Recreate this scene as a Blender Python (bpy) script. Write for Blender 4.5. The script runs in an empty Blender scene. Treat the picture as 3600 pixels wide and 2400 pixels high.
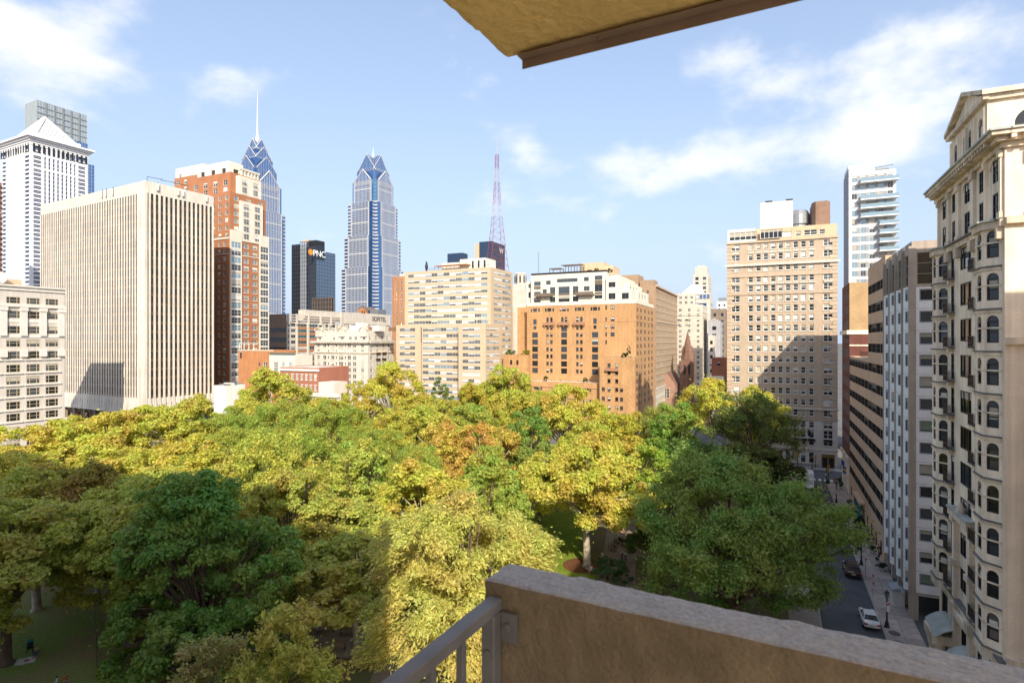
import bpy, math, random
import numpy as np
from mathutils import Matrix, Vector, noise as mnoise

random.seed(7)
RNG = np.random.default_rng(7)
SC = bpy.context.scene
COL = SC.collection
R = math.radians

# ---------------------------------------------------------------- camera
CAM_H = 34.0
cam_d = bpy.data.cameras.new('camera')
cam_d.lens = 20.0
cam_d.sensor_width = 36.0
cam_d.clip_start = 0.05
cam_d.clip_end = 20000
cam_d.dof.use_dof = True
cam_d.dof.focus_distance = 90
cam_d.dof.aperture_fstop = 6.3
cam = bpy.data.objects.new('camera', cam_d)
COL.objects.link(cam)
cam.location = (0, 0, CAM_H)
cam.rotation_euler = (R(90), 0, 0)
SC.camera = cam

# ---------------------------------------------------------------- sun + sky
SUN_TO = Vector((2.0, -11.8, 8.1)).normalized()      # towards the sun
EXPOSURE = 1.25
sun_d = bpy.data.lights.new('sun', 'SUN')
sun_d.energy = 2.65
sun_d.angle = R(0.53)
sun_d.color = (1.0, 0.91, 0.76)
sun = bpy.data.objects.new('sun', sun_d)
COL.objects.link(sun)
sun.rotation_euler = SUN_TO.to_track_quat('Z', 'Y').to_euler()
sun.location = SUN_TO * 400

world = bpy.data.worlds.new('World')
SC.world = world
world.use_nodes = True
wn, wl = world.node_tree.nodes, world.node_tree.links
wn.clear()
w_out = wn.new('ShaderNodeOutputWorld')
w_bg = wn.new('ShaderNodeBackground')
w_bg.inputs['Strength'].default_value = 0.112
sky = wn.new('ShaderNodeTexSky')
sky.sky_type = 'NISHITA'
sky.sun_disc = False
sky.sun_elevation = math.asin(SUN_TO.z)
sky.sun_rotation = math.atan2(SUN_TO.x, SUN_TO.y)
sky.air_density = 1.0
sky.dust_density = 2.2
sky.ozone_density = 1.6


def wmath(op, a, b=None, clamp=False):
    n = wn.new('ShaderNodeMath')
    n.operation = op
    n.use_clamp = clamp
    for i, v in enumerate((a, b)):
        if v is None:
            continue
        if isinstance(v, (int, float)):
            n.inputs[i].default_value = v
        else:
            wl.new(v, n.inputs[i])
    return n.outputs[0]


w_tc = wn.new('ShaderNodeTexCoord')
w_map = wn.new('ShaderNodeMapping')
w_map.inputs['Scale'].default_value = (1.0, 1.0, 1.7)
wl.new(w_tc.outputs['Generated'], w_map.inputs[0])
w_n1 = wn.new('ShaderNodeTexNoise')
w_n1.inputs['Scale'].default_value = 6.5
w_n1.inputs['Detail'].default_value = 9
w_n1.inputs['Roughness'].default_value = 0.54
w_n1.inputs['Distortion'].default_value = 0.0
wl.new(w_map.outputs[0], w_n1.inputs['Vector'])


def cloud_bank(px, py, rx, ry, amp):
    d = Vector(((px - 1800) / 2000, 1, (1200 - py) / 2000)).normalized()
    sub = wn.new('ShaderNodeVectorMath')
    sub.operation = 'SUBTRACT'
    wl.new(w_tc.outputs['Generated'], sub.inputs[0])
    sub.inputs[1].default_value = d
    mul = wn.new('ShaderNodeVectorMath')
    mul.operation = 'MULTIPLY'
    wl.new(sub.outputs[0], mul.inputs[0])
    mul.inputs[1].default_value = (1 / rx, 1 / rx, 1 / ry)
    ln = wn.new('ShaderNodeVectorMath')
    ln.operation = 'LENGTH'
    wl.new(mul.outputs[0], ln.inputs[0])
    g = wmath('POWER', ln.outputs['Value'], 2.0)
    g = wmath('MULTIPLY', g, -1.0)
    g = wmath('EXPONENT', g)
    return wmath('MULTIPLY', g, amp)


CLOUDS = [(40, 120, .17, .13, .24), (330, 240, .10, .06, .14), (2850, 310, .14, .07, .23), (3120, 400, .12, .06, .17),
          (2350, 600, .17, .05, .21), (2120, 590, .09, .045, .12), (2800, 560, .13, .05, .16), (3350, 110, .09, .03, .15), (1850, 490, .05, .05, .15),
          (1100, 830, .10, .06, .09), (1700, 780, .10, .05, .06)]
acc = wmath('ADD', w_n1.outputs['Fac'], 0.0)
for c in CLOUDS:
    acc = wmath('ADD', acc, cloud_bank(*c))
w_rng = wn.new('ShaderNodeMapRange')
w_rng.interpolation_type = 'SMOOTHSTEP'
w_rng.inputs['From Min'].default_value = 0.585
w_rng.inputs['From Max'].default_value = 0.92
wl.new(acc, w_rng.inputs['Value'])
w_cl = wmath('MULTIPLY', w_rng.outputs[0], 0.93)
w_mix = wn.new('ShaderNodeMix')
w_mix.data_type = 'RGBA'
wl.new(w_cl, w_mix.inputs['Factor'])
# pale veil of thin high cloud over the clear sky, then the cumulus
w_veil = wn.new('ShaderNodeMix')
w_veil.data_type = 'RGBA'
w_sep = wn.new('ShaderNodeSeparateXYZ')
wl.new(w_tc.outputs['Generated'], w_sep.inputs[0])
w_hz = wmath('SUBTRACT', 1.0, wmath('ABSOLUTE', w_sep.outputs['Z']))
w_hz = wmath('MULTIPLY', wmath('POWER', w_hz, 2.2), 0.74)
wl.new(wmath('ADD', w_hz, 0.22), w_veil.inputs['Factor'])
wl.new(sky.outputs[0], w_veil.inputs['A'])
w_veil.inputs['B'].default_value = (2.35, 2.78, 3.6, 1)
wl.new(w_veil.outputs['Result'], w_mix.inputs['A'])
w_mix.inputs['B'].default_value = (4.3, 4.3, 4.4, 1)
wl.new(w_mix.outputs['Result'], w_bg.inputs['Color'])
wl.new(w_bg.outputs[0], w_out.inputs[0])

SC.view_settings.view_transform = 'Standard'
SC.view_settings.look = 'None'
SC.view_settings.gamma = 1.0
SC.view_settings.use_curve_mapping = False
SC.view_settings.exposure = EXPOSURE
SC.render.engine = 'CYCLES'
SC.cycles.use_denoising = True
SC.cycles.max_bounces = 6
SC.cycles.diffuse_bounces = 4
SC.cycles.glossy_bounces = 2
SC.cycles.transmission_bounces = 3
SC.cycles.sample_clamp_indirect = 6

# ---------------------------------------------------------------- materials
MATS = {}


def mat(name, col=(.5, .5, .5), rough=.85, var=.12, scale=.6, streak=0.0, metal=0.0, spec=.4, fine=0.0, bump=0.0, bscale=20.0, courses=0.0):
    """Principled surface; var/scale: blotches, streak: vertical weathering, fine: small grain, courses: brick-course tint."""
    if name in MATS:
        return MATS[name]
    m = bpy.data.materials.new(name)
    m.use_nodes = True
    n, l = m.node_tree.nodes, m.node_tree.links
    p = n['Principled BSDF']
    p.inputs['Roughness'].default_value = rough
    p.inputs['Metallic'].default_value = metal
    p.inputs['Specular IOR Level'].default_value = spec
    tc = n.new('ShaderNodeTexCoord')
    val = None

    def noise(sc, detail=4, mapping=None):
        t = n.new('ShaderNodeTexNoise')
        t.inputs['Scale'].default_value = sc
        t.inputs['Detail'].default_value = detail
        if mapping:
            mp = n.new('ShaderNodeMapping')
            mp.inputs['Scale'].default_value = mapping
            l.new(tc.outputs['Object'], mp.inputs[0])
            l.new(mp.outputs[0], t.inputs['Vector'])
        else:
            l.new(tc.outputs['Object'], t.inputs['Vector'])
        return t.outputs['Fac']

    def add_term(val, fac, amount):
        mr = n.new('ShaderNodeMapRange')
        mr.inputs['From Min'].default_value = .3
        mr.inputs['From Max'].default_value = .7
        mr.inputs['To Min'].default_value = 1 - amount
        mr.inputs['To Max'].default_value = 1 + amount
        l.new(fac, mr.inputs['Value'])
        if val is None:
            return mr.outputs[0]
        q = n.new('ShaderNodeMath')
        q.operation = 'MULTIPLY'
        l.new(val, q.inputs[0])
        l.new(mr.outputs[0], q.inputs[1])
        return q.outputs[0]
    if var:
        val = add_term(val, noise(scale), var)
    if streak:
        val = add_term(val, noise(1.3, 3, (1, 1, .05)), streak)
    if fine:
        val = add_term(val, noise(9.0, 3), fine)
    if courses:
        val = add_term(val, noise(1.0, 3, (.9, .9, 4.0)), courses)
    if val is not None:
        mx = n.new('ShaderNodeMix')
        mx.data_type = 'RGBA'
        mx.blend_type = 'MULTIPLY'
        mx.inputs['Factor'].default_value = 1
        mx.inputs['A'].default_value = (*col, 1)
        l.new(val, mx.inputs['B'])
        l.new(mx.outputs['Result'], p.inputs['Base Color'])
    else:
        p.inputs['Base Color'].default_value = (*col, 1)
    if bump:
        b = n.new('ShaderNodeBump')
        b.inputs['Strength'].default_value = bump
        b.inputs['Distance'].default_value = .02
        l.new(noise(bscale, 6), b.inputs['Height'])
        l.new(b.outputs[0], p.inputs['Normal'])
    MATS[name] = m
    return m


def glass(name, col, rough=.06, metal=.0, spec=.7, wob=.0):
    if name in MATS:
        return MATS[name]
    m = bpy.data.materials.new(name)
    m.use_nodes = True
    n, l = m.node_tree.nodes, m.node_tree.links
    p = n['Principled BSDF']
    p.inputs['Base Color'].default_value = (*col, 1)
    p.inputs['Roughness'].default_value = rough
    p.inputs['Metallic'].default_value = metal
    p.inputs['Specular IOR Level'].default_value = spec
    if wob:
        tc = n.new('ShaderNodeTexCoord')
        t = n.new('ShaderNodeTexNoise')
        t.inputs['Scale'].default_value = .35
        t.inputs['Detail'].default_value = 2
        b = n.new('ShaderNodeBump')
        b.inputs['Strength'].default_value = wob
        b.inputs['Distance'].default_value = .3
        l.new(tc.outputs['Object'], t.inputs['Vector'])
        l.new(t.outputs['Fac'], b.inputs['Height'])
        l.new(b.outputs[0], p.inputs['Normal'])
    MATS[name] = m
    return m


# ---------------------------------------------------------------- mesh helpers
class MB:
    """Collects faces with materials; build() links ONE mesh object."""

    def __init__(s):
        s.v, s.f, s.m, s.mats = [], [], [], []
        s.st = []                       # where each solid starts (vertex, face)

    def mi(s, m):
        if m not in s.mats:
            s.mats.append(m)
        return s.mats.index(m)

    def face(s, pts, m):
        b = len(s.v)
        s.v += [tuple(p) for p in pts]
        s.f.append(tuple(range(b, b + len(pts))))
        s.m.append(s.mi(m))

    def box(s, x0, x1, y0, y1, z0, z1, m, skip=''):
        P = [(x0, y0, z0), (x1, y0, z0), (x1, y1, z0), (x0, y1, z0), (x0, y0, z1), (x1, y0, z1), (x1, y1, z1), (x0, y1, z1)]
        s.hexa(P, m, skip)

    def hexa(s, P, m, skip=''):
        b = len(s.v)
        s.st.append((b, len(s.f)))
        s.v += [tuple(p) for p in P]
        i = s.mi(m)
        for k, q in (('b', (3, 2, 1, 0)), ('t', (4, 5, 6, 7)), ('f', (0, 1, 5, 4)), ('r', (1, 2, 6, 5)), ('k', (2, 3, 7, 6)), ('l', (3, 0, 4, 7))):
            if k not in skip:
                s.f.append(tuple(b + j for j in q))
                s.m.append(i)

    def prism(s, poly, z0, z1, m, cap=True):
        """poly: list of (x,y) counter-clockwise."""
        n = len(poly)
        b = len(s.v)
        s.st.append((b, len(s.f)))
        s.v += [(x, y, z0) for x, y in poly] + [(x, y, z1) for x, y in poly]
        i = s.mi(m)
        for k in range(n):
            j = (k + 1) % n
            s.f.append((b + k, b + j, b + n + j, b + n + k))
            s.m.append(i)
        if cap:
            s.f.append(tuple(b + n + k for k in range(n)))
            s.m.append(i)
            s.f.append(tuple(b + n - 1 - k for k in range(n)))
            s.m.append(i)

    def tube(s, pts, rad, m, n=8, cap=True):
        """tube through points; rad: one radius or one per point."""
        pts = [Vector(p) for p in pts]
        if not hasattr(rad, '__len__'):
            rad = [rad] * len(pts)
        b = len(s.v)
        s.st.append((b, len(s.f)))
        i = s.mi(m)
        ref = None
        for k, p in enumerate(pts):
            d = (pts[min(k + 1, len(pts) - 1)] - pts[max(k - 1, 0)]).normalized()
            if ref is None:
                ref = Vector((1, 0, 0)) if abs(d.x) < .9 else Vector((0, 1, 0))
            a = d.cross(ref).normalized()
            ref = a.cross(d).normalized()
            c = ref
            for j in range(n):
                t = 2 * math.pi * j / n
                s.v.append(tuple(p + (a * math.cos(t) + c * math.sin(t)) * rad[k]))
        for k in range(len(pts) - 1):
            for j in range(n):
                q = (j + 1) % n
                s.f.append((b + k * n + j, b + (k + 1) * n + j, b + (k + 1) * n + q, b + k * n + q))
                s.m.append(i)
        if cap:
            s.f.append(tuple(b + j for j in range(n)))
            s.m.append(i)
            e = b + (len(pts) - 1) * n
            s.f.append(tuple(e + n - 1 - j for j in range(n)))
            s.m.append(i)

    def bar(s, a, b, w, m):
        s.tube([a, b], w / 2, m, 4)

    def lathe(s, prof, m, c=(0, 0), n=16):
        """prof: list of (r,z)."""
        b = len(s.v)
        s.st.append((b, len(s.f)))
        i = s.mi(m)
        for r, z in prof:
            for j in range(n):
                t = 2 * math.pi * j / n
                s.v.append((c[0] + r * math.cos(t), c[1] + r * math.sin(t), z))
        for k in range(len(prof) - 1):
            for j in range(n):
                q = (j + 1) % n
                s.f.append((b + k * n + j, b + k * n + q, b + (k + 1) * n + q, b + (k + 1) * n + j))
                s.m.append(i)
        s.f.append(tuple(b + n - 1 - j for j in range(n)))
        s.m.append(i)
        s.f.append(tuple(b + (len(prof) - 1) * n + j for j in range(n)))
        s.m.append(i)

    def mesh(s, name, smooth=False):
        me = bpy.data.meshes.new(name)
        me.from_pydata(s.v, [], s.f)
        for m in s.mats:
            me.materials.append(m)
        if s.f:
            me.polygons.foreach_set('material_index', s.m)
            if smooth:
                me.polygons.foreach_set('use_smooth', [True] * len(s.f))
        me.update()
        return me

    def pieces(s):
        """one MB for each solid."""
        out = []
        ends = s.st[1:] + [(len(s.v), len(s.f))]
        for (v0, f0), (v1, f1) in zip(s.st, ends):
            q = MB()
            q.v = s.v[v0:v1]
            q.f = [tuple(i - v0 for i in f) for f in s.f[f0:f1]]
            q.m = s.m[f0:f1]
            q.mats = s.mats
            out.append(q)
        return out

    def build(s, name, parent=None, smooth=False, loc=None):
        o = bpy.data.objects.new(name, s.mesh(name, smooth))
        COL.objects.link(o)
        if parent:
            o.parent = parent
        if loc:
            o.location = loc
        return o


def obj(name, me, parent=None, M=None):
    o = bpy.data.objects.new(name, me)
    COL.objects.link(o)
    if parent:
        o.parent = parent
    if M is not None:
        o.matrix_local = M
    return o


def tag(o, label=None, cat=None, group=None, kind=None):
    if label:
        o['label'] = label
    if cat:
        o['category'] = cat
    if group:
        o['group'] = group
    if kind:
        o['kind'] = kind
    return o


def empty(name, loc, rz=0.0):
    o = bpy.data.objects.new(name, None)
    COL.objects.link(o)
    o.location = loc
    o.rotation_euler = (0, 0, rz)
    o.empty_display_size = .5
    return o


def copy_tree(o, parent=None):
    c = o.copy()
    COL.objects.link(c)
    c.parent = parent
    for ch in [q for q in o.children]:
        copy_tree(ch, c)
    return c


def text_mesh(txt, size, m, extrude=.05):
    cu = bpy.data.curves.new('lettering', 'FONT')
    cu.body = txt
    cu.size = size
    cu.extrude = extrude
    cu.align_x = 'CENTER'
    o = bpy.data.objects.new('lettering', cu)
    COL.objects.link(o)
    bpy.context.view_layer.update()
    dg = bpy.context.evaluated_depsgraph_get()
    me = bpy.data.meshes.new_from_object(o.evaluated_get(dg))
    bpy.data.objects.remove(o)
    me.materials.clear()
    me.materials.append(m)
    return me


# ---------------------------------------------------------------- measuring: a bearing (px) on a known plane
def kx(px):
    return (px - 1800) / 2000


def zat(py, Y):
    return CAM_H - (py - 1200) / 2000 * Y


def gp(px, py, z=0.0):
    """ground (or height z) point seen at px,py."""
    Y = (CAM_H - z) * 2000 / (py - 1200)
    return Vector((kx(px) * Y, Y, z))


TH = R(24.6)                       # bearing of the street grid
D1 = Vector((math.sin(TH), math.cos(TH), 0))
D2 = Vector((math.cos(TH), -math.sin(TH), 0))


def uv(u, v, z=0.0):
    p = D1 * u + D2 * v
    return Vector((p.x, p.y, z))
# ---------------------------------------------------------------- building kit
blind_w = mat('window_blind', (.62, .60, .55), .7, .0)
blind_c = mat('window_curtain', (.42, .38, .31), .8, .0)
G_dark = glass('glass_dark', (.016, .019, .022), .05, 0, .6)
G_mid = glass('glass_mid', (.055, .065, .075), .05, 0, .7)
G_bronze = glass('glass_bronze', (.035, .022, .013), .05, 0, .8)
G_blue = glass('glass_blue', (.06, .15, .38), .04, .75, .6)
F_white = mat('frame_white', (.68, .66, .60), .6, .0)
F_black = mat('frame_black', (.02, .02, .022), .5, .0)
F_tan = mat('frame_tan', (.40, .33, .22), .6, .0)
F_green = mat('frame_green', (.10, .13, .12), .5, .0)
F_grey = mat('frame_grey', (.36, .37, .38), .5, .0)

STY = {}


def style(name, cols=1, rows=2, fw=.07, fm=F_white, glass=(G_dark, G_mid), blind=.45, bm=(blind_w, blind_c), inset=.22, sill=None, head=None,
          arch=None, uneven=None, bmax=.8):
    STY[name] = dict(cols=cols, rows=rows, fw=fw, fm=fm, glass=glass, blind=blind, bm=bm, inset=inset, sill=sill, head=head, arch=arch, uneven=uneven, bmax=bmax)


WIN_CACHE = {}
WRNG = random.Random(11)


def win_mesh(w, h, sty, var):
    """(pane mesh, frame mesh) of an opening w x h; origin bottom centre in the wall plane, facing -y."""
    key = (round(w, 2), round(h, 2), sty, var)
    if key in WIN_CACHE:
        return WIN_CACHE[key]
    S = STY[sty]
    gi, bl, bi = var
    g = S['glass'][gi % len(S['glass'])]
    y = S['inset']
    a = MB()
    x0, x1 = -w / 2, w / 2
    if S['arch']:
        hr = h - w / 2
        n = 8
        arc = [(w / 2 * math.cos(math.pi * k / n), hr + w / 2 * math.sin(math.pi * k / n)) for k in range(n + 1)]
        a.face([(x0, y, 0), (x1, y, 0)] + [(p, y, q) for p, q in arc], g)
    else:
        a.face([(x0, y, 0), (x1, y, 0), (x1, y, h), (x0, y, h)], g)
    if bl > 0:
        hb = h * bl
        top = h if not S['arch'] else h - w / 2
        nb = max(1, S['cols'])
        a.face([(x0 + .02, y - .012, top - min(hb, top)), (x1 - .02, y - .012, top - min(hb, top)), (x1 - .02, y - .012, top), (x0 + .02, y - .012, top)], S['bm'][bi % len(S['bm'])])
    f = MB()
    fw, fm, d = S['fw'], S['fm'], .07
    ht = h if not S['arch'] else h - w / 2
    f.box(x0, x0 + fw, y - d, y, 0, ht, fm, 'kl')
    f.box(x1 - fw, x1, y - d, y, 0, ht, fm, 'kr')
    f.box(x0 + fw, x1 - fw, y - d, y, 0, fw, fm, 'kblr')
    f.box(x0 + fw, x1 - fw, y - d, y, ht - fw, ht, fm, 'ktlr')
    c = S['cols']
    cuts = S['uneven'] or [k / c for k in range(1, c)]
    for t in cuts:
        xx = x0 + w * t
        f.box(xx - fw * .5, xx + fw * .5, y - d - .004, y, fw, ht - fw, fm, 'ktb')
    for k in range(1, S['rows']):
        zz = ht * k / S['rows']
        f.box(x0 + fw, x1 - fw, y - d + .012, y, zz - fw * .4, zz + fw * .4, fm, 'klr')
    if S['arch']:
        wm = S['arch']
        hr = h - w / 2
        n = 8
        for sgn in (1, -1):          # masonry corners left over round the arch
            pts = [(sgn * w / 2 * math.cos(math.pi / 2 * k / n), hr + w / 2 * math.sin(math.pi / 2 * k / n)) for k in range(n + 1)]
            cx, cz = sgn * w / 2, h
            for k in range(n):
                q = [(pts[k][0], .004, pts[k][1]), (pts[k + 1][0], .004, pts[k + 1][1]), (cx, .004, cz)]
                r = [(pts[k][0], .004, pts[k][1]), (pts[k + 1][0], .004, pts[k + 1][1]), (pts[k + 1][0], y, pts[k + 1][1]), (pts[k][0], y, pts[k][1])]
                f.face(q, wm)
                f.face(r, wm)
    if S['sill']:
        f.box(x0 - .12, x1 + .12, -.14, .05, -.16, 0, S['sill'], 'k')
    if S['head']:
        f.box(x0 - .15, x1 + .15, -.06, .05, h, h + .28, S['head'], 'k')
    WIN_CACHE[key] = (a.mesh('window'), f.mesh('frame'), a, f)
    return WIN_CACHE[key]


class Face:
    """A vertical plane of a building: s runs to the right as seen from outside, d outwards."""

    def __init__(s, B, x0, y0, phi=0.0):
        s.B, s.x0, s.y0, s.phi = B, x0, y0, R(phi)
        s.c, s.sn = math.cos(s.phi), math.sin(s.phi)

    def P(s, q, z, d=0.0):
        return (s.x0 + q * s.c + d * s.sn, s.y0 + q * s.sn - d * s.c, z)

    def world(s, q):
        x, y, _ = s.P(q, 0)
        return s.B.w(x, y)

    def s_at(s, px):
        k = kx(px)
        ox, oy = s.world(0)
        ax, ay = s.world(1)
        dx, dy = ax - ox, ay - oy
        return (k * oy - ox) / (dx - k * dy)

    def z_at(s, q, py):
        return zat(py, s.world(q)[1])

    def mtx(s, q, z, d=0.0):
        return Matrix.Translation(s.P(q, z, d)) @ Matrix.Rotation(s.phi, 4, 'Z')

    def slab(s, mb, a, b, z0, z1, d0, d1, m, skip=''):
        """box on the face from s=a..b, z0..z1, standing out d0..d1."""
        P = [s.P(a, z0, d1), s.P(b, z0, d1), s.P(b, z0, d0), s.P(a, z0, d0), s.P(a, z1, d1), s.P(b, z1, d1), s.P(b, z1, d0), s.P(a, z1, d0)]
        mb.hexa(P, m, skip)


JOIN = {'wall', 'upper_wall', 'lower_wall', 'tower_wall', 'penthouse_wall', 'limestone_bay', 'pyramid_lattice', 'crown_trim', 'crown_glass', 'glazing', 'roof', 'glass_core', 'face_panel', 'bay_cap', 'lucarne', 'nave', 'shaft', 'lantern', 'cornice', 'tower_wall', 'roof_storey', 'attic', 'rear_wall', 'curtain_wall'}


class B:
    def __init__(s, name, label, cat='building', px=1800, Y=100, theta=25.0, X=None, group=None, sub=False, seed=1):
        s.th = R(theta)
        s.X = kx(px) * Y if X is None else X
        s.Y = Y
        s.root = empty(name, (s.X, s.Y, 0), -s.th)
        tag(s.root, label, cat, group)
        s.parts, s.wins, s.sub = {}, [], sub
        s.rng = random.Random(seed)

    def w(s, x, y):
        c, n = math.cos(s.th), math.sin(s.th)
        return (s.X + x * c + y * n, s.Y - x * n + y * c)

    def face(s, x0, y0, phi=0):
        return Face(s, x0, y0, phi)

    def part(s, name):
        if name not in s.parts:
            s.parts[name] = MB()
        return s.parts[name]

    def win(s, F, q, z, w, h, sty, d=0.0):
        S = STY[sty]
        bl = 0
        if s.rng.random() < S['blind']:
            bl = s.rng.choice([x for x in (.25, .35, .5, .6, .8, 1.0) if x <= S['bmax']] or [.3])
        var = (s.rng.randrange(len(S['glass'])), bl, s.rng.randrange(len(S['bm'])) if bl else 0)
        X, Y = F.world(q)
        s.wins.append((Y, F.mtx(q, z, d), win_mesh(w, h, sty, var)))

    def wall(s, F, a, b, z0, z1, m, wins=(), depth=.25, part='wall', rev=None):
        """wall from s=a..b with real openings; wins: (s centre, z bottom, w, h, style)."""
        mb = s.part(part)
        rev = rev or m
        sc = sorted(set([round(a, 3), round(b, 3)] + [round(v, 3) for q, z, w, h, st in wins for v in (q - w / 2, q + w / 2) if a < v < b]))
        zc = sorted(set([round(z0, 3), round(z1, 3)] + [round(v, 3) for q, z, w, h, st in wins for v in (z, z + h) if z0 < v < z1]))
        sa, za = np.array(sc), np.array(zc)
        occ = np.zeros((len(sc) - 1, len(zc) - 1), bool)
        ms, mz = (sa[1:] + sa[:-1]) / 2, (za[1:] + za[:-1]) / 2
        for q, z, w, h, st in wins:
            occ |= ((ms > q - w / 2) & (ms < q + w / 2))[:, None] & ((mz > z) & (mz < z + h))[None, :]
        for i in range(len(sc) - 1):
            j = 0
            while j < len(zc) - 1:
                if occ[i, j]:
                    j += 1
                    continue
                k = j
                while k + 1 < len(zc) - 1 and not occ[i, k + 1]:
                    k += 1
                mb.face([F.P(sc[i], zc[j]), F.P(sc[i + 1], zc[j]), F.P(sc[i + 1], zc[k + 1]), F.P(sc[i], zc[k + 1])], m)
                j = k + 1
        for q, z, w, h, st in wins:
            l, r = q - w / 2, q + w / 2
            dd = -(STY[st]['inset'] + .03 if st else depth)
            mb.face([F.P(l, z), F.P(l, z, dd), F.P(l, z + h, dd), F.P(l, z + h)], rev)
            mb.face([F.P(r, z, dd), F.P(r, z), F.P(r, z + h), F.P(r, z + h, dd)], rev)
            mb.face([F.P(l, z), F.P(r, z), F.P(r, z, dd), F.P(l, z, dd)], rev)
            mb.face([F.P(l, z + h, dd), F.P(r, z + h, dd), F.P(r, z + h), F.P(l, z + h)], rev)
            if st:
                s.win(F, q, z, w, h, st)

    def close(s, x0, x1, y0, y1, z0, z1, m, roof, skip='', part='wall'):
        """plain remaining sides + a roof for a block."""
        mb = s.part(part)
        mb.box(x0, x1, y0, y1, z0, z1, m, 'tb' + skip)
        s.part('roof').box(x0 + .02, x1 - .02, y0 + .02, y1 - .02, z1 - .9, z1 - .25, roof, 'b')

    def finish(s, wname='window', limit=300):
        for n, mb in s.parts.items():
            k = n.split('|')
            if len(k) == 1 and 1 < len(mb.st) and sum(len(q.f) for q in mb.pieces()) == len(mb.f) and k[0] not in JOIN:
                pcs = mb.pieces()
                for q in pcs[:300]:
                    q.build(k[0], s.root)
                if len(pcs) > 300:
                    j = MB()
                    for q in pcs[300:]:
                        add_mb(j, q, None)
                    j.build('smaller_' + k[0], s.root)['kind'] = 'stuff'
                continue
            o = mb.build(k[0], s.root)
            if len(k) > 1:
                o['kind'] = k[1]
        s.wins.sort(key=lambda t: t[0])
        for Y, M, wm in s.wins[:limit]:
            o = obj(wname, wm[0], s.root, M)
            if s.sub:
                obj('frame', wm[1], o)
            else:
                key = wm[0].name + '+'
                if key not in JOINED:
                    j = MB()
                    add_mb(j, wm[2], None)
                    add_mb(j, wm[3], None)
                    JOINED[key] = j.mesh('window')
                o.data = JOINED[key]
        if len(s.wins) > limit:
            j = MB()
            for Y, M, wm in s.wins[limit:]:
                add_mb(j, wm[2], M)
                add_mb(j, wm[3], M)
            j.build('smaller_window', s.root)['kind'] = 'stuff'
        return s


JOINED = {}


def add_mb(dst, src, M):
    b = len(dst.v)
    if M is None:
        dst.v += src.v
    else:
        dst.v += [tuple(M @ Vector(v)) for v in src.v]
    idx = [dst.mi(m) for m in src.mats]
    dst.f += [tuple(i + b for i in f) for f in src.f]
    dst.m += [idx[k] for k in src.m]


def lin(a, b, n):
    return [a + (b - a) * (k + .5) / n for k in range(n)]


ROOF = mat('roof_gravel', (.22, .21, .19), .95, .2, .4)
ROOF_L = mat('roof_light', (.55, .52, .47), .9, .15, .4)
CONC = mat('concrete', (.42, .39, .34), .9, .12, .3, .12)
PIPE = mat('metal_grey', (.30, .31, .32), .45, .0, metal=.6)
RUST = mat('rust_brown', (.22, .12, .07), .8, .2)
# ================================================================ street front on the far side of the street
# ---- ornate limestone apartment house
LIME = mat('limestone', (.84, .70, .535), .9, .14, .35, .22, fine=.08)
LIME_D = mat('limestone_trim', (.70, .575, .43), .9, .2, .5, .28)
LEDGE = mat('ledge_lead', (.16, .15, .14), .8, .2)
COPPER = mat('verdigris_lead', (.40, .42, .38), .6, .15, .8, .1)
IRON = mat('iron_rust', (.05, .035, .028), .6, .2)
style('lime_arch', rows=2, fw=.10, fm=F_black, arch=LIME, inset=.14, blind=.35, bmax=.5)
style('lime_trip', cols=3, rows=1, fw=.11, fm=F_black, inset=.09, blind=.3, uneven=[.27, .73], bmax=.5, glass=(G_dark, G_mid, G_bronze))
style('lime_door', cols=1, rows=3, fw=.10, fm=F_black, inset=.09, blind=.2, bmax=.35)
style('lime_dh', cols=2, rows=2, fw=.09, fm=F_black, inset=.10, blind=.35, bmax=.5)
style('lime_sq', cols=2, rows=1, fw=.08, fm=F_black, inset=.3, blind=0)

O0, O1 = 53.0, 71.0           # along the street
V0 = 15.5                     # building line
o = uv(O0, V0)
ob = B('limestone_house', 'ornate limestone apartment house with round bays, iron balconies and a pedimented attic', 'building', X=o.x, Y=o.y, theta=24.6, sub=True, seed=3)
LEN = O1 - O0
FL = 3.2
ZB, ZT = 10.9, 43.0           # bay zone
L = ob.face(0, LEN, -90)      # street face, s=0 far end .. LEN near corner
Fr = ob.face(0, 0, 0)         # flank facing the square's corner
# street wall, floor by floor; columns measured from the far end
bay_far, bay_near = (.35, 3.75), (13.7, 17.4)
wins = []
for k in range(10):
    z = ZB + .35 + k * FL
    wins += [(4.7, z - .05, 1.05, 2.45, 'lime_door'), (8.7, z + .35, 3.2, 2.0, 'lime_trip'), (12.3, z - .05, .95, 2.45, 'lime_door')]
ob.wall(L, 0, LEN, ZB - .3, ZT, LIME, wins)
# upper order
wins = []
for z, h in ((43.4, 1.9), (46.1, 1.75)):
    for q, w in ((1.9, 1.4), (5.0, 1.0), (9.1, 1.5), (12.8, 1.05), (16.2, 1.5)):
        wins.append((q, z, w, h, 'lime_dh'))
for q in (1.9, 9.1, 16.2):
    wins.append((q, 48.15, 1.2, .5, 'lime_sq'))
ob.wall(L, 0, LEN, ZT, 48.9, LIME, wins)
# ground storeys
wins = []
for q, w in ((2.0, 2.0), (4.8, 1.1), (8.7, 2.6), (12.4, 1.1), (15.6, 2.2)):
    wins += [(q, 6.7, w, 2.4, 'lime_trip' if w > 1.9 else 'lime_door'), (q, 1.2, w, 3.3, 'lime_trip' if w > 1.9 else 'lime_door')]
ob.wall(L, 0, LEN, 0, ZB - .3, LIME, wins)
tr = ob.part('stone_trim')
lg = ob.part('ledge')


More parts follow.
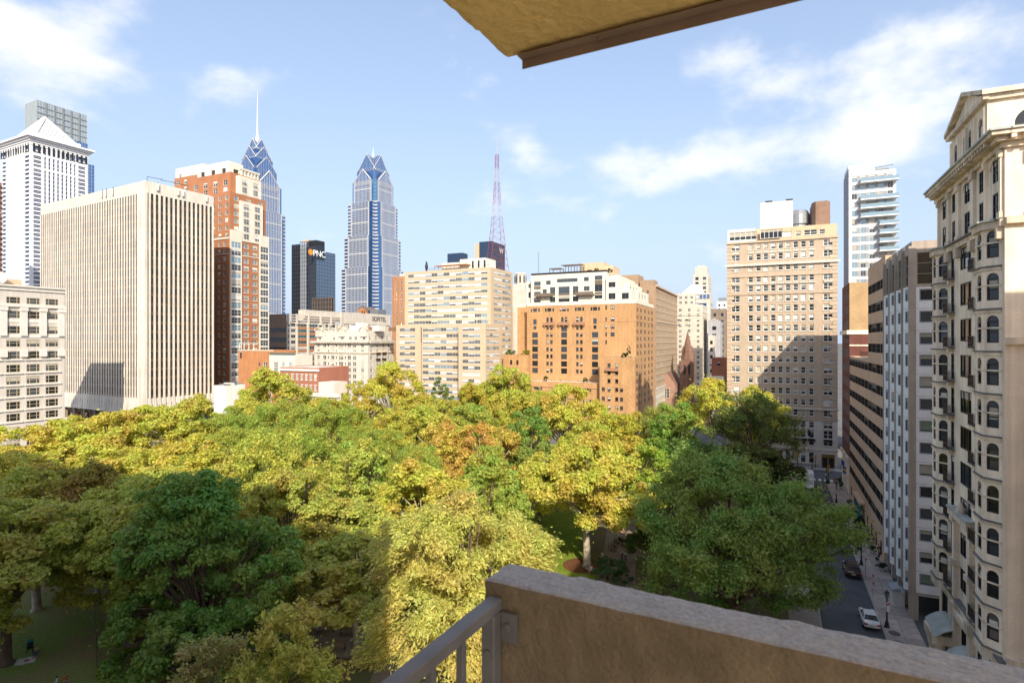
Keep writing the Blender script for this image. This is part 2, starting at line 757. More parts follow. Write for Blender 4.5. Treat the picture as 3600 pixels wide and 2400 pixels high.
def string(F, mb, a, b, z, h=.22, d=.25, m=None):
    F.slab(mb, a, b, z, z + h, .0, d, m or LIME_D, '')


# rounded bays: 5-sided
def bay(q0, q1, z0, z1, dep):
    w = q1 - q0
    prof = [(q0, 0.0), (q0 + .85, dep), (q1 - .85, dep), (q1, 0.0)]
    pts = [L.P(a, 0, d) for a, d in prof]
    for i in range(len(pts) - 1):
        (xa, ya, _), (xb, yb, _) = pts[i], pts[i + 1]
        ln = math.hypot(xb - xa, yb - ya)
        F = ob.face(xa, ya, math.degrees(math.atan2(yb - ya, xb - xa)))
        ws = []
        if ln > .9:
            for k in range(10):
                z = z0 + .35 + k * FL
                ws.append((ln / 2, z + .25, min(.95, ln * .68), 2.05, 'lime_arch'))
        ob.wall(F, 0, ln, z0, z1, LIME, ws)
        for k in range(11):
            zz = z0 + k * FL - .1
            if zz < z1 - .5:
                F.slab(lg, -.02, ln + .02, zz + .002 * i, zz + .10, -.02, .16, LEDGE)
                F.slab(tr, -.02, ln + .02, zz - .25, zz - .002 * (i + 1), -.02, .08, LIME_D)
                F.slab(tr, -.01, ln + .01, zz + 1.75, zz + 1.88, -.02, .04, LIME_D)
        F.slab(tr, -.05, ln + .05, z1 - .55, z1, -.02, .22, LIME_D)
        F.slab(lg, -.05, ln + .05, z1 + .003, z1 + .14, -.3, .42, COPPER)
        F.slab(tr, -.05, ln + .05, z0 - .9, z0 - .36, -.1, .12, LIME_D)
    ob.part('bay_cap').prism([(p[0], p[1]) for p in pts][::-1], z1 - .02, z1 + .1, LEDGE)
    ob.part('bay_cap').prism([(p[0], p[1]) for p in pts][::-1], z0 - .9, z0 - .5, LIME_D)


bay(bay_far[0], bay_far[1], ZB, ZT, .85)
bay(bay_near[0], bay_near[1], ZB, ZT, .85)
for (a, b) in ((0, .3), (3.8, 13.6), (17.45, LEN)):
    string(L, tr, a, b, ZT - .5, .5, .3)
    string(L, lg, a, b, ZT + .004, .12, .5, LEDGE)
string(L, lg, -.2, LEN + .3, ZB - .45, .14, .45, LEDGE)
string(L, tr, -.2, LEN + .3, ZB - .95, .5, .3)
string(L, tr, 0, LEN, 5.6, .45, .3)
# main cornice with modillions
for k, (z, d) in enumerate(((48.2, .25), (48.6, .65), (48.95, 1.05), (49.25, 1.2))):
    L.slab(ob.part('cornice'), -.9, LEN + d, z, z + (.38 if k < 3 else .16), -.1 - .003 * k, d, LIME_D if k != 3 else COPPER)
    Fr.slab(ob.part('cornice'), 0.001 * k, 30, z + .004, z + (.376 if k < 3 else .156), -.1, d, LIME if k != 3 else COPPER)
for i in range(int(LEN / .7)):
    L.slab(ob.part('modillions|stuff'), i * .7 + .1, i * .7 + .4, 48.65, 48.92, .65, 1.0, LIME_D)
for i in range(40):
    Fr.slab(ob.part('modillions|stuff'), i * .7 + .1, i * .7 + .4, 48.65, 48.92, .65, 1.0, LIME)
# paired pilasters of the upper order, brackets under them
for q in (.35, 3.5, 3.95, 6.7, 7.15, 10.9, 11.35, 14.3, 17.6):
    L.slab(tr, q - .2, q + .2, 43.5, 47.6, -.02, .22, LIME)
    L.slab(tr, q - .27, q + .27, 47.6, 48.15, -.02, .34, LIME_D)
    L.slab(tr, q - .27, q + .27, 43.15, 43.6, -.02, .3, LIME_D)
    L.slab(tr, q - .2, q + .2, 41.6, 42.5, -.02, .42, LIME_D)
for q in (1.9, 9.1, 16.2):
    for k in range(9):              # blind arches over the upper windows
        a0, a1 = math.pi * k / 9, math.pi * (k + 1) / 9
        ring = [(q - r_ * math.cos(a_), 47.2 + r_ * math.sin(a_) * .7) for r_, a_ in ((1.05, a0), (1.05, a1), (1.2, a1), (1.2, a0))]
        tr.hexa([L.P(c, z, .0) for c, z in ring] + [L.P(c, z, .07) for c, z in ring], LIME_D)
# iron balconies in front of the long doors
for k in range(10):
    z = ZB + .25 + k * FL
    for q in (4.7, 12.3):
        mb = MB()
        L.slab(mb, q - .75, q + .75, z - .12, z, .02, .6, LEDGE)
        L.slab(mb, q - .3, q + .3, z - .55, z - .124, .02, .4, LIME_D)
        for i in range(9):
            a = q - .72 + i * .18
            L.slab(mb, a, a + .035, z, z + .85, .55, .585, IRON)
        for i in range(4):
            for e in (q - .74, q + .71):
                L.slab(mb, e, e + .03, z, z + .85, .08 + i * .13, .11 + i * .13, IRON)
        L.slab(mb, q - .75, q + .75, z + .85, z + .9, .54, .595, IRON)
        L.slab(mb, q - .7, q + .7, z + .3, z + .55, .555, .57, IRON)
        mb.build('iron_balcony', ob.root)
# entrance frontispiece: paired piers, segmental pediment, portico columns and copper hoods
for q in (6.6, 10.9):
    L.slab(tr, q - .35, q + .35, 6.2, 18.0, -.02, .42, LIME)
    for z in (9.6, 13.6, 17.6):
        L.slab(tr, q - .5, q + .5, z, z + .5, -.02, .6, LIME_D)
L.slab(tr, 6.0, 11.5, 18.1, 18.7, -.02, .7, LIME_D)
L.slab(lg, 5.9, 11.6, 18.703, 18.85, -.02, .8, COPPER)
L.slab(tr, 6.0, 11.5, 9.2, 9.7, .0, .6, LIME_D)
ob.part('keystone').lathe([(.35, 0), (.38, .3), (.2, .7), (.1, .95)], LIME_D, L.P(8.7, 0, .35)[:2], 8)
for v in ob.parts['keystone'].v[:]:
    pass
ob.parts['keystone'].v = [(x, y, z + 18.8) for x, y, z in ob.parts['keystone'].v]
for q in (3.6, 5.4, 10.6, 12.4):
    x, y, _ = L.P(q, 0, 1.25)
    c = MB()
    c.lathe([(.55, 0), (.55, .3), (.42, .5), (.40, 3.0), (.36, 4.6), (.40, 4.62), (.58, 5.4), (.62, 5.5), (.62, 5.7)], LIME, (x, y), 14)
    c.build('column', ob.root)
for (a, b, z) in ((2.9, 6.1, 5.72), (9.9, 13.1, 5.72)):
    L.slab(tr, a, b, z, z + .8, -.02, 1.9, LIME_D)
for (a, b, z) in ((2.4, 6.6, 6.62), (9.4, 13.6, 6.62), (13.8, 17.6, 7.6)):
    hood = MB()
    n = 6
    for k in range(n):
        t0, t1 = k / n, (k + 1) / n
        f = lambda t: (1.7 * t, z + .9 * (1 - t * t))
        (d0, z0), (d1, z1) = f(t0), f(t1)
        hood.hexa([L.P(a, z0 - .08, d0), L.P(b, z0 - .08, d0), L.P(b, z1 - .08, d1), L.P(a, z1 - .08, d1), L.P(a, z0, d0), L.P(b, z0, d0), L.P(b, z1, d1), L.P(a, z1, d1)][:4] + [L.P(a, z0, d0), L.P(b, z0, d0), L.P(b, z1, d1), L.P(a, z1, d1)], COPPER)
    hood.build('metal_hood', ob.root)
# flank wall: sunlit above, with a giant pilaster
wins = [(12.0 + 5 * j, ZB + .6 + k * FL, 1.4, 2.0, 'lime_dh') for j in range(3) for k in range(10)]
ob.wall(Fr, 0, 30, 0, 48.9, LIME, wins)
for q0 in (0.0, 8.8, 22):
    Fr.slab(tr, q0 + 1.5, q0 + 3.9, 43.7, 47.2, -.02, .3, LIME)
    Fr.slab(tr, q0 + 1.3, q0 + 4.1, 47.2, 48.1, -.02, .45, LIME_D)
    Fr.slab(tr, q0 + 1.3, q0 + 4.1, 43.1, 43.7, -.02, .4, LIME_D)
for z in (ZT - .4, ZT - 9.2, 10.4):
    Fr.slab(tr, 0, 30, z, z + .5, -.02, .38, LIME_D)
Fr.slab(tr, 3.6, 3.9, 10.9, 42.4, -.02, .35, LIME)
for k in range(10):
    Fr.slab(tr, 3.9, 5.2, ZB + 2.9 + k * FL, ZB + 3.1 + k * FL, -.02, .6, LIME_D)
ob.close(0.01, 30, .01, LEN, 0, 49.4, LIME, ROOF, 'fl')
# attic with pediment on the street side, arched windows on its near end
A0, A1, AX, AT = 7.4, 18.0, 1.0, 54.6
AL = ob.face(AX, A1, -90)
wins = [(q, 50.5, 1.0, 2.9, 'lime_arch') for q in (1.5, 4.4, 5.9, 8.8)]
ob.wall(AL, 0, A1 - A0, 49.2, AT, LIME, wins, part='attic_wall')
for q in (.3, 2.8, 3.3, 5.15, 7.1, 7.6, 10.2):
    AL.slab(tr, q - .18, q + .18, 49.4, 53.9, -.02, .18, LIME)
AF = ob.face(AX, A0, 0)
ob.wall(AF, 0, 16, 49.2, AT + .2, LIME, [(3.0, 50.6, 2.4, 2.7, 'lime_arch'), (7.4, 50.6, 2.4, 2.7, 'lime_arch'), (11.8, 50.6, 2.4, 2.7, 'lime_arch')], part='attic_wall')
AF.slab(tr, -.2, 16, AT - .3, AT + .15, -.02, .3, LIME_D)
AF.slab(tr, -.3, 16, AT + .153, AT + .35, -.02, .5, COPPER)
AF.slab(tr, 2.6, 12.5, 49.6, 50.9, 1.2, 1.5, LIME)
pd = ob.part('pediment')
W2 = A1 - A0
pk = (W2 * .5, AT + 2.2)
pd.face([AL.P(-.3, AT, .02), AL.P(W2 + .3, AT, .02), AL.P(pk[0], pk[1], .02)], LIME)
AL.slab(pd, -.4, W2 + .4, AT - .25, AT + .15, -.02, .4, LIME_D)
for (qa, za), (qb, zb) in (((-.6, AT + .1), pk), (pk, (W2 + .6, AT + .1))):
    pd.hexa([AL.P(qa, za, .5), AL.P(qb, zb, .5), AL.P(qb, zb, -10), AL.P(qa, za, -10), AL.P(qa, za + .4, .5), AL.P(qb, zb + .4, .5), AL.P(qb, zb + .4, -10), AL.P(qa, za + .4, -10)], LIME_D)
ob.close(AX + .01, 16, A0 + .01, A1, 49.2, AT + .1, LIME, ROOF, 'fl', 'attic_wall')
ob.finish()

# ---- white tiled block with angled bays
TILE = mat('tile_panel', (.88, .86, .84), .5, .05, .4, .05)
BROWNC = mat('brown_concrete', (.42, .345, .28), .9, .15, .4, .2)
GREYF = F_grey
style('tile_bay', cols=1, rows=1, fw=.14, fm=F_grey, inset=.2, blind=.55, glass=(G_dark, G_mid), bm=(mat('blind_green', (.20, .25, .19), .8, 0), blind_c), bmax=1.0)
style('tile_side', cols=2, rows=1, fw=.10, fm=F_grey, inset=.09, blind=.45, glass=(G_mid, G_dark), bmax=.8)
style('bronze_big', cols=1, rows=3, fw=.08, fm=F_tan, inset=.15, blind=0, glass=(G_bronze,))
o = uv(83.6, V0)
tb = B('tiled_apartments', 'white panelled apartment block with folded bays on concrete pilotis', 'building', X=o.x, Y=o.y, theta=24.6, sub=True, seed=5)
TL_ = 17.8
FLT = 2.66
Z0, N = 3.4, 14
ZTOP = Z0 + N * FLT
nb = 4
bw = TL_ / nb
Lf = tb.face(0, TL_, -90)
Ff = tb.face(0, 0, 0)
pan = {}


def panels(F, a, b, k, ww, sty, d=0.0):
    """one storey of a face: sill panel, head panel, piers and the window between."""
    z = Z0 + k * FLT
    tb.wall(F, a, b, z + .02, z + FLT - .02, TILE, [((a + b) / 2, z + .95, ww, 1.45, sty)], part='wall')
    F.slab(tb.part('floor_joint|stuff'), a, b, z - .02, z + .02, -.08, -.03, BROWNC)


for k in range(N):
    for i in range(nb):
        # each bay is a shallow fold: a long leg along the street, a short leg turned to the square
        q0 = i * bw
        xa, ya, _ = Lf.P(q0, 0, 0)
        xb, yb, _ = Lf.P(q0 + bw - .75, 0, .75)
        xc, yc, _ = Lf.P(q0 + bw, 0, 0)
        F1 = tb.face(xa, ya, math.degrees(math.atan2(yb - ya, xb - xa)))
        l1 = math.hypot(xb - xa, yb - ya)
        F2 = tb.face(xb, yb, math.degrees(math.atan2(yc - yb, xc - xb)))
        l2 = math.hypot(xc - xb, yc - yb)
        panels(F1, .12, l1, k, 2.1, 'tile_side')
        panels(F2, 0, l2, k, .62, 'tile_side')
    panels(Ff, 0.0, 4.2, k, 2.7, 'tile_bay')
for i in range(nb + 1):
    Lf.slab(tb.part('concrete_fin'), i * bw - .12, i * bw + .12, 0 if i == nb else Z0 - .3, ZTOP + 5.0, -.4, .35, BROWNC)
for k in range(N + 1):
    Ff.slab(tb.part('end_wall'), 4.2, 7.2, Z0 + k * FLT - .3 + .03, Z0 + (k + 1) * FLT - .3, -.3, .02, BROWNC)
Ff.slab(tb.part('end_wall'), 7.2, 24, 0, ZTOP + 3, -.8, -.5, mat('dark_brick', (.13, .06, .045), .9, .15))
# glazed top storeys in brown concrete
for i in range(nb):
    tb.wall(Lf, i * bw + .12, (i + 1) * bw - .12, ZTOP, ZTOP + 5.6, BROWNC, [((i + .5) * bw, ZTOP + .3, bw - .9, 3.9, 'bronze_big')], part='top_storey')
tb.wall(Ff, 0, 7.2, ZTOP, ZTOP + 5.6, BROWNC, [(2.0, ZTOP + .3, 3.0, 3.9, 'bronze_big')], part='top_storey')
tb.close(.3, 24, .3, TL_ - .05, Z0, ZTOP + 5.4, BROWNC, ROOF, '')
tb.part('soffit').box(-.2, 7.2, 0.05, TL_, Z0 - .35, Z0, CONC)
for i in range(5):
    for x in (.1, 6.0):
        c = MB()
        yy = min(.15 + i * bw, TL_ - .7)
        c.box(x, x + .6, yy, yy + .55, 0, Z0 - .36, mat('piloti', (.50, .46, .40), .9, .1, .6, .1))
        c.build('pilotis_column', tb.root)
tb.part('lobby_wall').box(6.9, 7.3, .2, TL_, 0, Z0 - .36, BROWNC)
tb.part('penthouse').box(9, 20, 3, 14, ZTOP + 5.2, ZTOP + 7.2, mat('penthouse_tan', (.62, .50, .36), .9, .1))
for k in range(7):
    a = MB()
    x, y = 9.3 + .6 * k, 3.2 + .2 * (k % 3)
    a.box(x, x + .25, y, y + .12, ZTOP + 7.6, ZTOP + 9.6 - .3 * (k % 3), F_white)
    a.tube([(x + .12, y + .2, ZTOP + 7.1), (x + .12, y + .2, ZTOP + 9.8)], .05, PIPE, 5)
    a.build('cell_antenna', tb.root)
tb.part('chimney').box(17.2, 18.6, 5, 6.5, ZTOP + 7.2, ZTOP + 11.5, mat('chimney_tan', (.50, .36, .22), .9, .1))
tb.finish()

# ---- tan office block with ribbon windows
TAN = mat('tan_brick', (.60, .40, .26), .9, .08, .3, .06, courses=.06)
style('ribbon', cols=6, rows=2, fw=.05, fm=F_black, inset=.08, blind=.3, glass=(G_dark, G_mid, G_bronze), bm=(blind_w, mat('blind_gold', (.55, .42, .22), .7, 0)), bmax=.6)
o = uv(101.6, V0)
sb = B('ribbon_office', 'tan brick office block with long dark ribbon windows above planted pavement', 'building', X=o.x, Y=o.y, theta=24.6, seed=6)
S1, S2 = 17.0, 43.5
Ls = sb.face(0, S2, -90)
Fs = sb.face(0, 0, 0)
FS = 3.35
H1, H2 = 47.0, 30.8


def ribs(a, b, z0, n, top):
    ws = []
    for k in range(n):
        seg = max(1, round((b - a) / 4.4))
        w = (b - a - .1) / seg
        for i in range(seg):
            ws.append((a + .05 + (i + .5) * w, z0 + k * FS + 1.35, w - .12, 1.5, 'ribbon'))
    sb.wall(Ls, a, b, z0, top, TAN, ws)


ribs(0, S2 - S1, 4.0, 8, H2)
ribs(S2 - S1, S2, 4.0, 12, H1)
ws = [(3 + 4.6 * i, .6, 1.4, 2.2, 'ribbon') for i in range(9)]
sb.wall(Ls, 0, S2, 0, 4.0, TAN, ws)
sb.close(.01, 24, S1, S2, 0, H2, TAN, ROOF, 'l')
sb.close(.01, 24, 0.0, S1, 0, H1, TAN, ROOF, 'l')
for i in range(3):
    c = MB()
    x, y, _ = Ls.P(15 + i * 3.0, 0, .5)
    c.lathe([(.42, 0), (.38, .2), (.36, 3.6), (.42, 3.8)], mat('teal_column', (.03, .11, .15), .4, .05), (x, y), 14)
    c.build('teal_column', sb.root)
Ls.slab(sb.part('entrance_canopy'), 13.5, 22.5, 3.8, 4.2, .02, .95, TAN)
for i in range(14):
    Ls.slab(sb.part('terrace_railing'), 8 + i * .9, 8.06 + i * .9, H2, H2 + 1.1, -1.0, -.94, RUST)
Ls.slab(sb.part('terrace_railing'), 8, 20, H2 + 1.1, H2 + 1.2, -1.02, -.92, RUST)
sb.finish()

# ---- dark brick building carrying a white glazed tower
DBRICK = mat('maroon_brick', (.15, .055, .04), .9, .15, .4, .08, courses=.15)
LITBRICK = mat('sunlit_brick', (.44, .29, .15), .9, .15, .3, courses=.1)  # the maroon brick again, with sunlight put into its colour
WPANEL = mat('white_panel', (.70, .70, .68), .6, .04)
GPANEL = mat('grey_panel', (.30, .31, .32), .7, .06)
PALE = glass('glass_pale', (.26, .36, .42), .06, .35, .8)
style('db', cols=2, rows=2, fw=.12, fm=F_white, inset=.15, blind=.4)
style('db4', cols=3, rows=4, fw=.10, fm=F_white, inset=.15, blind=.2)
style('tower_pane', cols=2, rows=1, fw=.07, fm=F_grey, inset=.12, blind=.35, glass=(PALE, G_mid, PALE), bmax=1.0)
o = uv(145.6, V0)
gb = B('dark_brick_corner_house', 'dark maroon brick building with stone base and upper flank painted as sunlit at the street corner', 'building', X=o.x, Y=o.y, theta=24.6, seed=8)
GL = 14.5
Lg = gb.face(0, GL, -90)
Fg = gb.face(0, 0, 0)
zs = [3.6 + 3.25 * k for k in range(13)]
gb.wall(Lg, 0, GL, 8, 47.0, DBRICK, [(q, z + .9, 1.2, 1.8, 'db') for z in zs[2:] for q in lin(.4, GL - .4, 6)])
gb.wall(Lg, 0, GL, 0, 8, LIME, [(q, z, 1.3, 2.4, 'db') for z in (1.0, 4.8) for q in lin(.4, GL - .4, 5)])
gb.wall(Fg, 0, 22, 36.5, 47.0, LITBRICK, [(4.6, 40.0, 1.5, 2.2, 'db4'), (10.5, 43.0, 1.1, 1.6, 'db4')])  # top of the flank painted as sunlit, plain maroon below the band
gb.wall(Fg, 0, 22, 0, 35.6, DBRICK, [(q, z + .9, 1.7, 2.0, 'db4') for z in zs[:10] for q in (4.6, 11, 16)])
Fg.slab(gb.part('string_course'), 0, 22, 35.6, 36.5, -.3, .12, LIME)
Fg.slab(gb.part('string_course'), 0, 22, 33.0, 33.3, -.3, .12, LIME)
Lg.slab(gb.part('string_course'), -.1, GL + .1, 35.6, 36.5, -.1, .5, LIME)
Lg.slab(gb.part('string_course'), -.1, GL + .1, 7.6, 8.2, -.1, .45, LIME_D)
gb.close(0.01, 24, .01, GL, 0, 47, DBRICK, ROOF_L, 'fl')
gb.finish()

# the white tower stands farther back, beyond the cross street
TY = 176.0
tg = B('glazed_tower', 'white glazed apartment tower with long balconies rising behind the brick corner building', 'building', px=2984, Y=TY, theta=24.6, seed=8)
Tf, Tl = tg.face(0, 0, 0), tg.face(-.02, 30, -90)
Tl = tg.face(0, Tf.s_at(2984), -90)
TW = Tf.s_at(3150)
ZT0, ZT1 = zat(1012, TY), zat(622, TY)
NF = 13
TFH = (ZT1 - ZT0) / NF
TD = 14.0
Lt = tg.face(0, TD, -90)
nlow = int(ZT0 / TFH)
for k in range(-nlow, NF):
    z = ZT0 + k * TFH
    segs = lin(.3, TW - .3, 5)
    w = (TW - .6) / 5
    tg.wall(Tf, 0, TW, z, z + TFH, WPANEL, [(q, z + .75, w - .9, TFH - .85, 'tower_pane') for q in segs] if k >= 0 else [])
    for q in segs[:-1]:
        if k >= 0:
            Tf.slab(tg.part('grey_panel|stuff'), q + w / 2 - .4, q + w / 2 + .4, z + .76, z + TFH - .06, -.02, .04, GPANEL)
    if k in (4, 5, 6, 7, 8, 9, 10, 12):
        a = TW * (.64 if k < 8 else .24)
        bl = MB()
        Tf.slab(bl, a, TW + .5, z + .02, z + .35, .02, 1.9, WPANEL)
        Tf.slab(bl, a, TW + .5, z + .36, z + 1.3, 1.82, 1.86, PALE)
        Tf.slab(bl, a, a + .06, z + .36, z + 1.3, .05, 1.8, PALE)
        Tf.slab(bl, a, TW + .5, z + 1.3, z + 1.36, 1.80, 1.88, F_grey)
        bl.build('balcony', tg.root)
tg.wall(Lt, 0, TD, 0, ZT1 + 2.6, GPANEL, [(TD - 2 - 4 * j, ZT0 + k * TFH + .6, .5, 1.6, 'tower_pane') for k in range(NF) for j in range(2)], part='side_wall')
Tf.slab(tg.part('parapet'), 0, TW, ZT1, ZT1 + 1.0, -.5, .1, WPANEL)
tg.close(.02, TW, .01, TD, 0, ZT1 + .3, WPANEL, ROOF_L, 'fl')
tg.part('stair_core').box(.02, 7, 1.6, 12, ZT1, ZT1 + 3.8, WPANEL)
tg.part('plant_room').box(7.5, TW - 1.5, 2, 9, ZT1, ZT1 + 2.2, GPANEL)
tg.part('roof_boom').bar((7, 1, ZT1 + 2.2), (TW - .5, 1, ZT1 + 2.6), .15, F_black)
tg.finish()
# ================================================================ far side of the square
# ---- tall tan brick hotel at the end of the street
HBRICK = mat('hotel_brick', (.45, .345, .25), .9, .08, .25, .06, courses=.1, fine=.05)
HBAND = mat('hotel_terracotta', (.50, .38, .27), .9, .1, .4)
HSTONE = mat('hotel_stone', (.60, .54, .47), .9, .08, .3, .08)
HPENT = mat('hotel_penthouse', (.58, .42, .27), .9, .08)
style('hot', cols=1, rows=2, fw=.12, fm=F_white, inset=.22, blind=.6, sill=HSTONE, bmax=1.0)
style('hot2', cols=2, rows=2, fw=.13, fm=F_white, inset=.22, blind=.55, sill=HSTONE, bmax=1.0)
style('hot_pent', cols=5, rows=1, fw=.12, fm=F_white, inset=.2, blind=.2)
HU = 174.0
o = uv(HU, 15.8)
hb = B('brick_hotel', 'tall tan brick hotel with stone base and rows of sash windows across the cross street', 'building', X=o.x, Y=o.y, theta=24.2, sub=True, seed=9)
HF = hb.face(0, 0, 0)
a = HF.s_at(2556)
HW = -a
cols_px = [2586, 2639, 2666, 2692, 2718, 2744, 2770, 2797, 2824, 2853, 2911]
cs = [HF.s_at(p) for p in cols_px]
HT = HF.z_at(-10, 838)
row_py = [852, 890, 930, 971, 1006, 1043, 1079, 1115, 1151, 1189, 1226, 1264, 1302, 1341, 1378, 1416, 1454, 1492, 1530]
q_ref = cs[-1]
rows_z = [HF.z_at(q_ref, p) - .95 for p in row_py]
wins = []
for z in rows_z[:17]:
    for i, q in enumerate(cs):
        big = i in (0, 10)
        if z < HT:
            wins.append((q, z + .1, 2.2 if big else 1.2, 1.75, 'hot2' if big else 'hot'))
Z_ST = rows_z[16] - .6
hb.wall(HF, -HW, 0, Z_ST, HT, HBRICK, wins)
wins = []
for z, h in ((rows_z[17], 1.9), (rows_z[18], 2.2), (5.9, 2.0), (1.1, 2.9)):
    for i, q in enumerate(cs):
        if i == 10 and z < 3:
            continue
        wins.append((q, z - (.2 if z > 8 else 0), 2.3 if i in (0, 10) else 1.3, h, 'hot2' if i in (0, 10) else 'hot'))
hb.wall(HF, -HW, 0, 0, Z_ST, HSTONE, wins)
hr = hb.part('string_course')
for py, h, d in ((922, .55, .55), (962, .25, .2), (1028, .22, .2), (1442, .4, .3), (1478, .3, .2), (1585, .35, .25)):
    z = HF.z_at(q_ref, py)
    HF.slab(hr, -HW - d, d, z, z + h, -.05, d, HSTONE if h > .3 else HBAND)
HF.slab(hr, -HW - .3, .3, HT - .5, HT, -.05, .35, HBAND)
for k in range(46):               # quoins at both ends
    z = Z_ST + .2 + k * 1.05
    if z < HT - 1:
        for e, sg in ((-HW, 1), (0, -1)):
            w = 1.9 if k % 2 else 1.2
            HF.slab(hb.part('quoins'), min(e, e + sg * w), max(e, e + sg * w), z, z + .95, -.02, .10, HBAND if k % 2 else HBRICK)
for q in cs:                      # round heads and panels in the upper band
    z = rows_z[4] + 2.1
    HF.slab(hb.part('window_head'), q - 1.0, q + 1.0, z, z + .3, -.02, .25, HSTONE)
    z = rows_z[1] - .75
    HF.slab(hb.part('window_head'), q - .8, q + .8, z + 2.85, z + 3.25, -.02, .12, HSTONE)
for q in cs[1:]:
    HF.slab(hb.part('window_box'), q - .9, q + .9, rows_z[18] - .75, rows_z[18] - .25, -.02, .6, F_black)
# door, base course, awning
HF.slab(hb.part('entrance'), cs[-1] - 2.0, cs[-1] + 2.0, .2, 4.2, -.02, .25, HSTONE)
HF.slab(hb.part('entrance'), cs[-1] - 1.6, cs[-1] + 1.6, .2, 3.8, .2, .3, mat('brass_door', (.28, .17, .06), .4, .1, metal=.5))
for s_ in (-.75, .75):
    HF.slab(hb.part('door'), cs[-1] + s_ - .55, cs[-1] + s_ + .55, .25, 2.9, .25, .34, G_dark)
HF.slab(hr, -HW, 0, 0, .9, -.02, .18, mat('granite', (.30, .29, .28), .8, .15))
hb.close(-HW, -.01, .01, 24, 0, HT, HBRICK, ROOF_L, 'f')
# penthouse storey and roof plant
PT = HF.z_at(-10, 793)
PF = hb.face(0, 1.2, 0)
pw = [(PF.s_at(p), HT + .9, w, 1.3, 'hot') for p, w in ((2690, 1.5), (2716, 1.2), (2806, 1.3), (2890, 1.4))] + [(PF.s_at(2761), HT + .9, 3.2, 1.4, 'hot2'), (PF.s_at(2849), HT + .9, 3.2, 1.4, 'hot2')]
hb.wall(PF, PF.s_at(2655), 0, HT - .3, PT, HPENT, pw, part='penthouse_wall')
hb.close(PF.s_at(2655), -.01, 1.21, 20, HT - .3, PT, HPENT, ROOF_L, 'f', 'penthouse_wall')
cw = PF.s_at(2655)
GH = HT + 3.6
hb.wall(HF, -HW + .2, cw, HT + .02, GH, F_white, [(-HW + 4.2, HT + .5, 7.2, 2.4, 'hot_pent'), (-HW + 11.5, HT + .5, 5.6, 2.4, 'hot_pent')], part='glazed_terrace')
hb.close(-HW + .2, cw, .02, 10, HT, GH, F_white, ROOF_L, 'f', 'glazed_terrace')
hb.part('roof_plant').box(PF.s_at(2672), PF.s_at(2790), 6, 16, PT - .5, zat(755, 180), mat('white_render', (.64, .61, .55), .8, .05, .4, .06))
q = PF.s_at(2812)
hb.part('cooling_tower').lathe([(2.6, PT), (2.6, PT + 1.6), (3.0, PT + 1.7), (3.0, PT + 4.4), (2.3, PT + 5.6), (2.2, PT + 5.7)], PIPE, (q, 9), 20)
hb.part('water_tank_house').prism([(PF.s_at(2858), 6), (PF.s_at(2870), 4), (PF.s_at(2912), 4), (PF.s_at(2925), 6), (PF.s_at(2925), 14), (PF.s_at(2858), 14)], PT - .4, zat(745, 170), mat('tank_brick', (.26, .16, .11), .9, .15))
for px in (2690, 2765):
    hb.part('roof_vent').box(PF.s_at(px), PF.s_at(px + 26), 8, 11, zat(755, 180) - .1, zat(755, 180) + .9, F_black)
hb.finish()

# ---- orange brick apartment hotel with white stepped penthouse
KBRICK = mat('orange_brick', (.45, .255, .115), .9, .08, .2, .10, courses=.22, fine=.10)
KSTONE = mat('orange_stone', (.46, .26, .13), .9, .1)
KWHITE = mat('cream_stucco', (.68, .62, .50), .85, .05, .3, .05)
KDARK = mat('bronze_panel', (.16, .12, .09), .7, .1)
style('bk', cols=1, rows=2, fw=.09, fm=F_black, inset=.25, blind=.4, sill=KSTONE)
style('bk_door', cols=4, rows=2, fw=.09, fm=F_black, inset=.25, blind=.2, bmax=.35)
style('bk_trip', cols=2, rows=2, fw=.09, fm=F_black, inset=.25, blind=.3)
style('bk_n', cols=1, rows=2, fw=.08, fm=F_black, inset=.04, blind=.2)
style('bk_arch', cols=1, rows=3, fw=.09, fm=F_black, inset=.25, blind=.1, arch=KBRICK)
style('pent', cols=2, rows=1, fw=.10, fm=F_green, inset=.2, blind=.25, glass=(G_mid, G_dark))
style('pent4', cols=6, rows=1, fw=.10, fm=F_green, inset=.2, blind=.25, glass=(G_mid, G_dark))
kb = B('orange_brick_block', 'broad orange brick apartment block with cream stepped penthouse terraces', 'building', px=2236, Y=235, theta=24.6, seed=12)
KF = kb.face(0, 0, 0)
KR = kb.face(0, 0, 90)
KZ = KF.z_at(0, 1066)
kl, kr = KF.s_at(1853), KR.s_at(2297)
kW = -KF.s_at(1803)


def zr(py, F=KF, q=-25):
    return F.z_at(q, py)


row7 = [776, 838, 902, 964, 1028, 1090, 1150]          # crop rows -> photo rows
py7 = [860 + y / 2.45 for y in row7]
wins = []
fx = lambda c: KF.s_at(1740 + c / 2.45)
for c in (345, 468, 595, 727, 862):
    wins.append((fx(c), zr(860 + 570 / 2.45), 1.9, 1.5, 'bk_trip'))
    for d in (-30, 34):
        wins.append((fx(c + d), zr(860 + 570 / 2.45), .75, 1.5, 'bk_n'))
for c in (345, 862):
    wins.append((fx(c), zr(860 + 682 / 2.45), 1.5, 2.3, 'bk_n'))
    wins.append((fx(c), zr(860 + 726 / 2.45), 1.3, 1.5, 'bk_n'))
for c in (453, 486, 580, 612, 710, 744):
    wins.append((fx(c), zr(860 + 664 / 2.45), 1.15, 2.2, 'bk_arch'))
    if c not in (580, 612):
        wins.append((fx(c), zr(860 + 730 / 2.45), 1.1, 1.6, 'bk'))
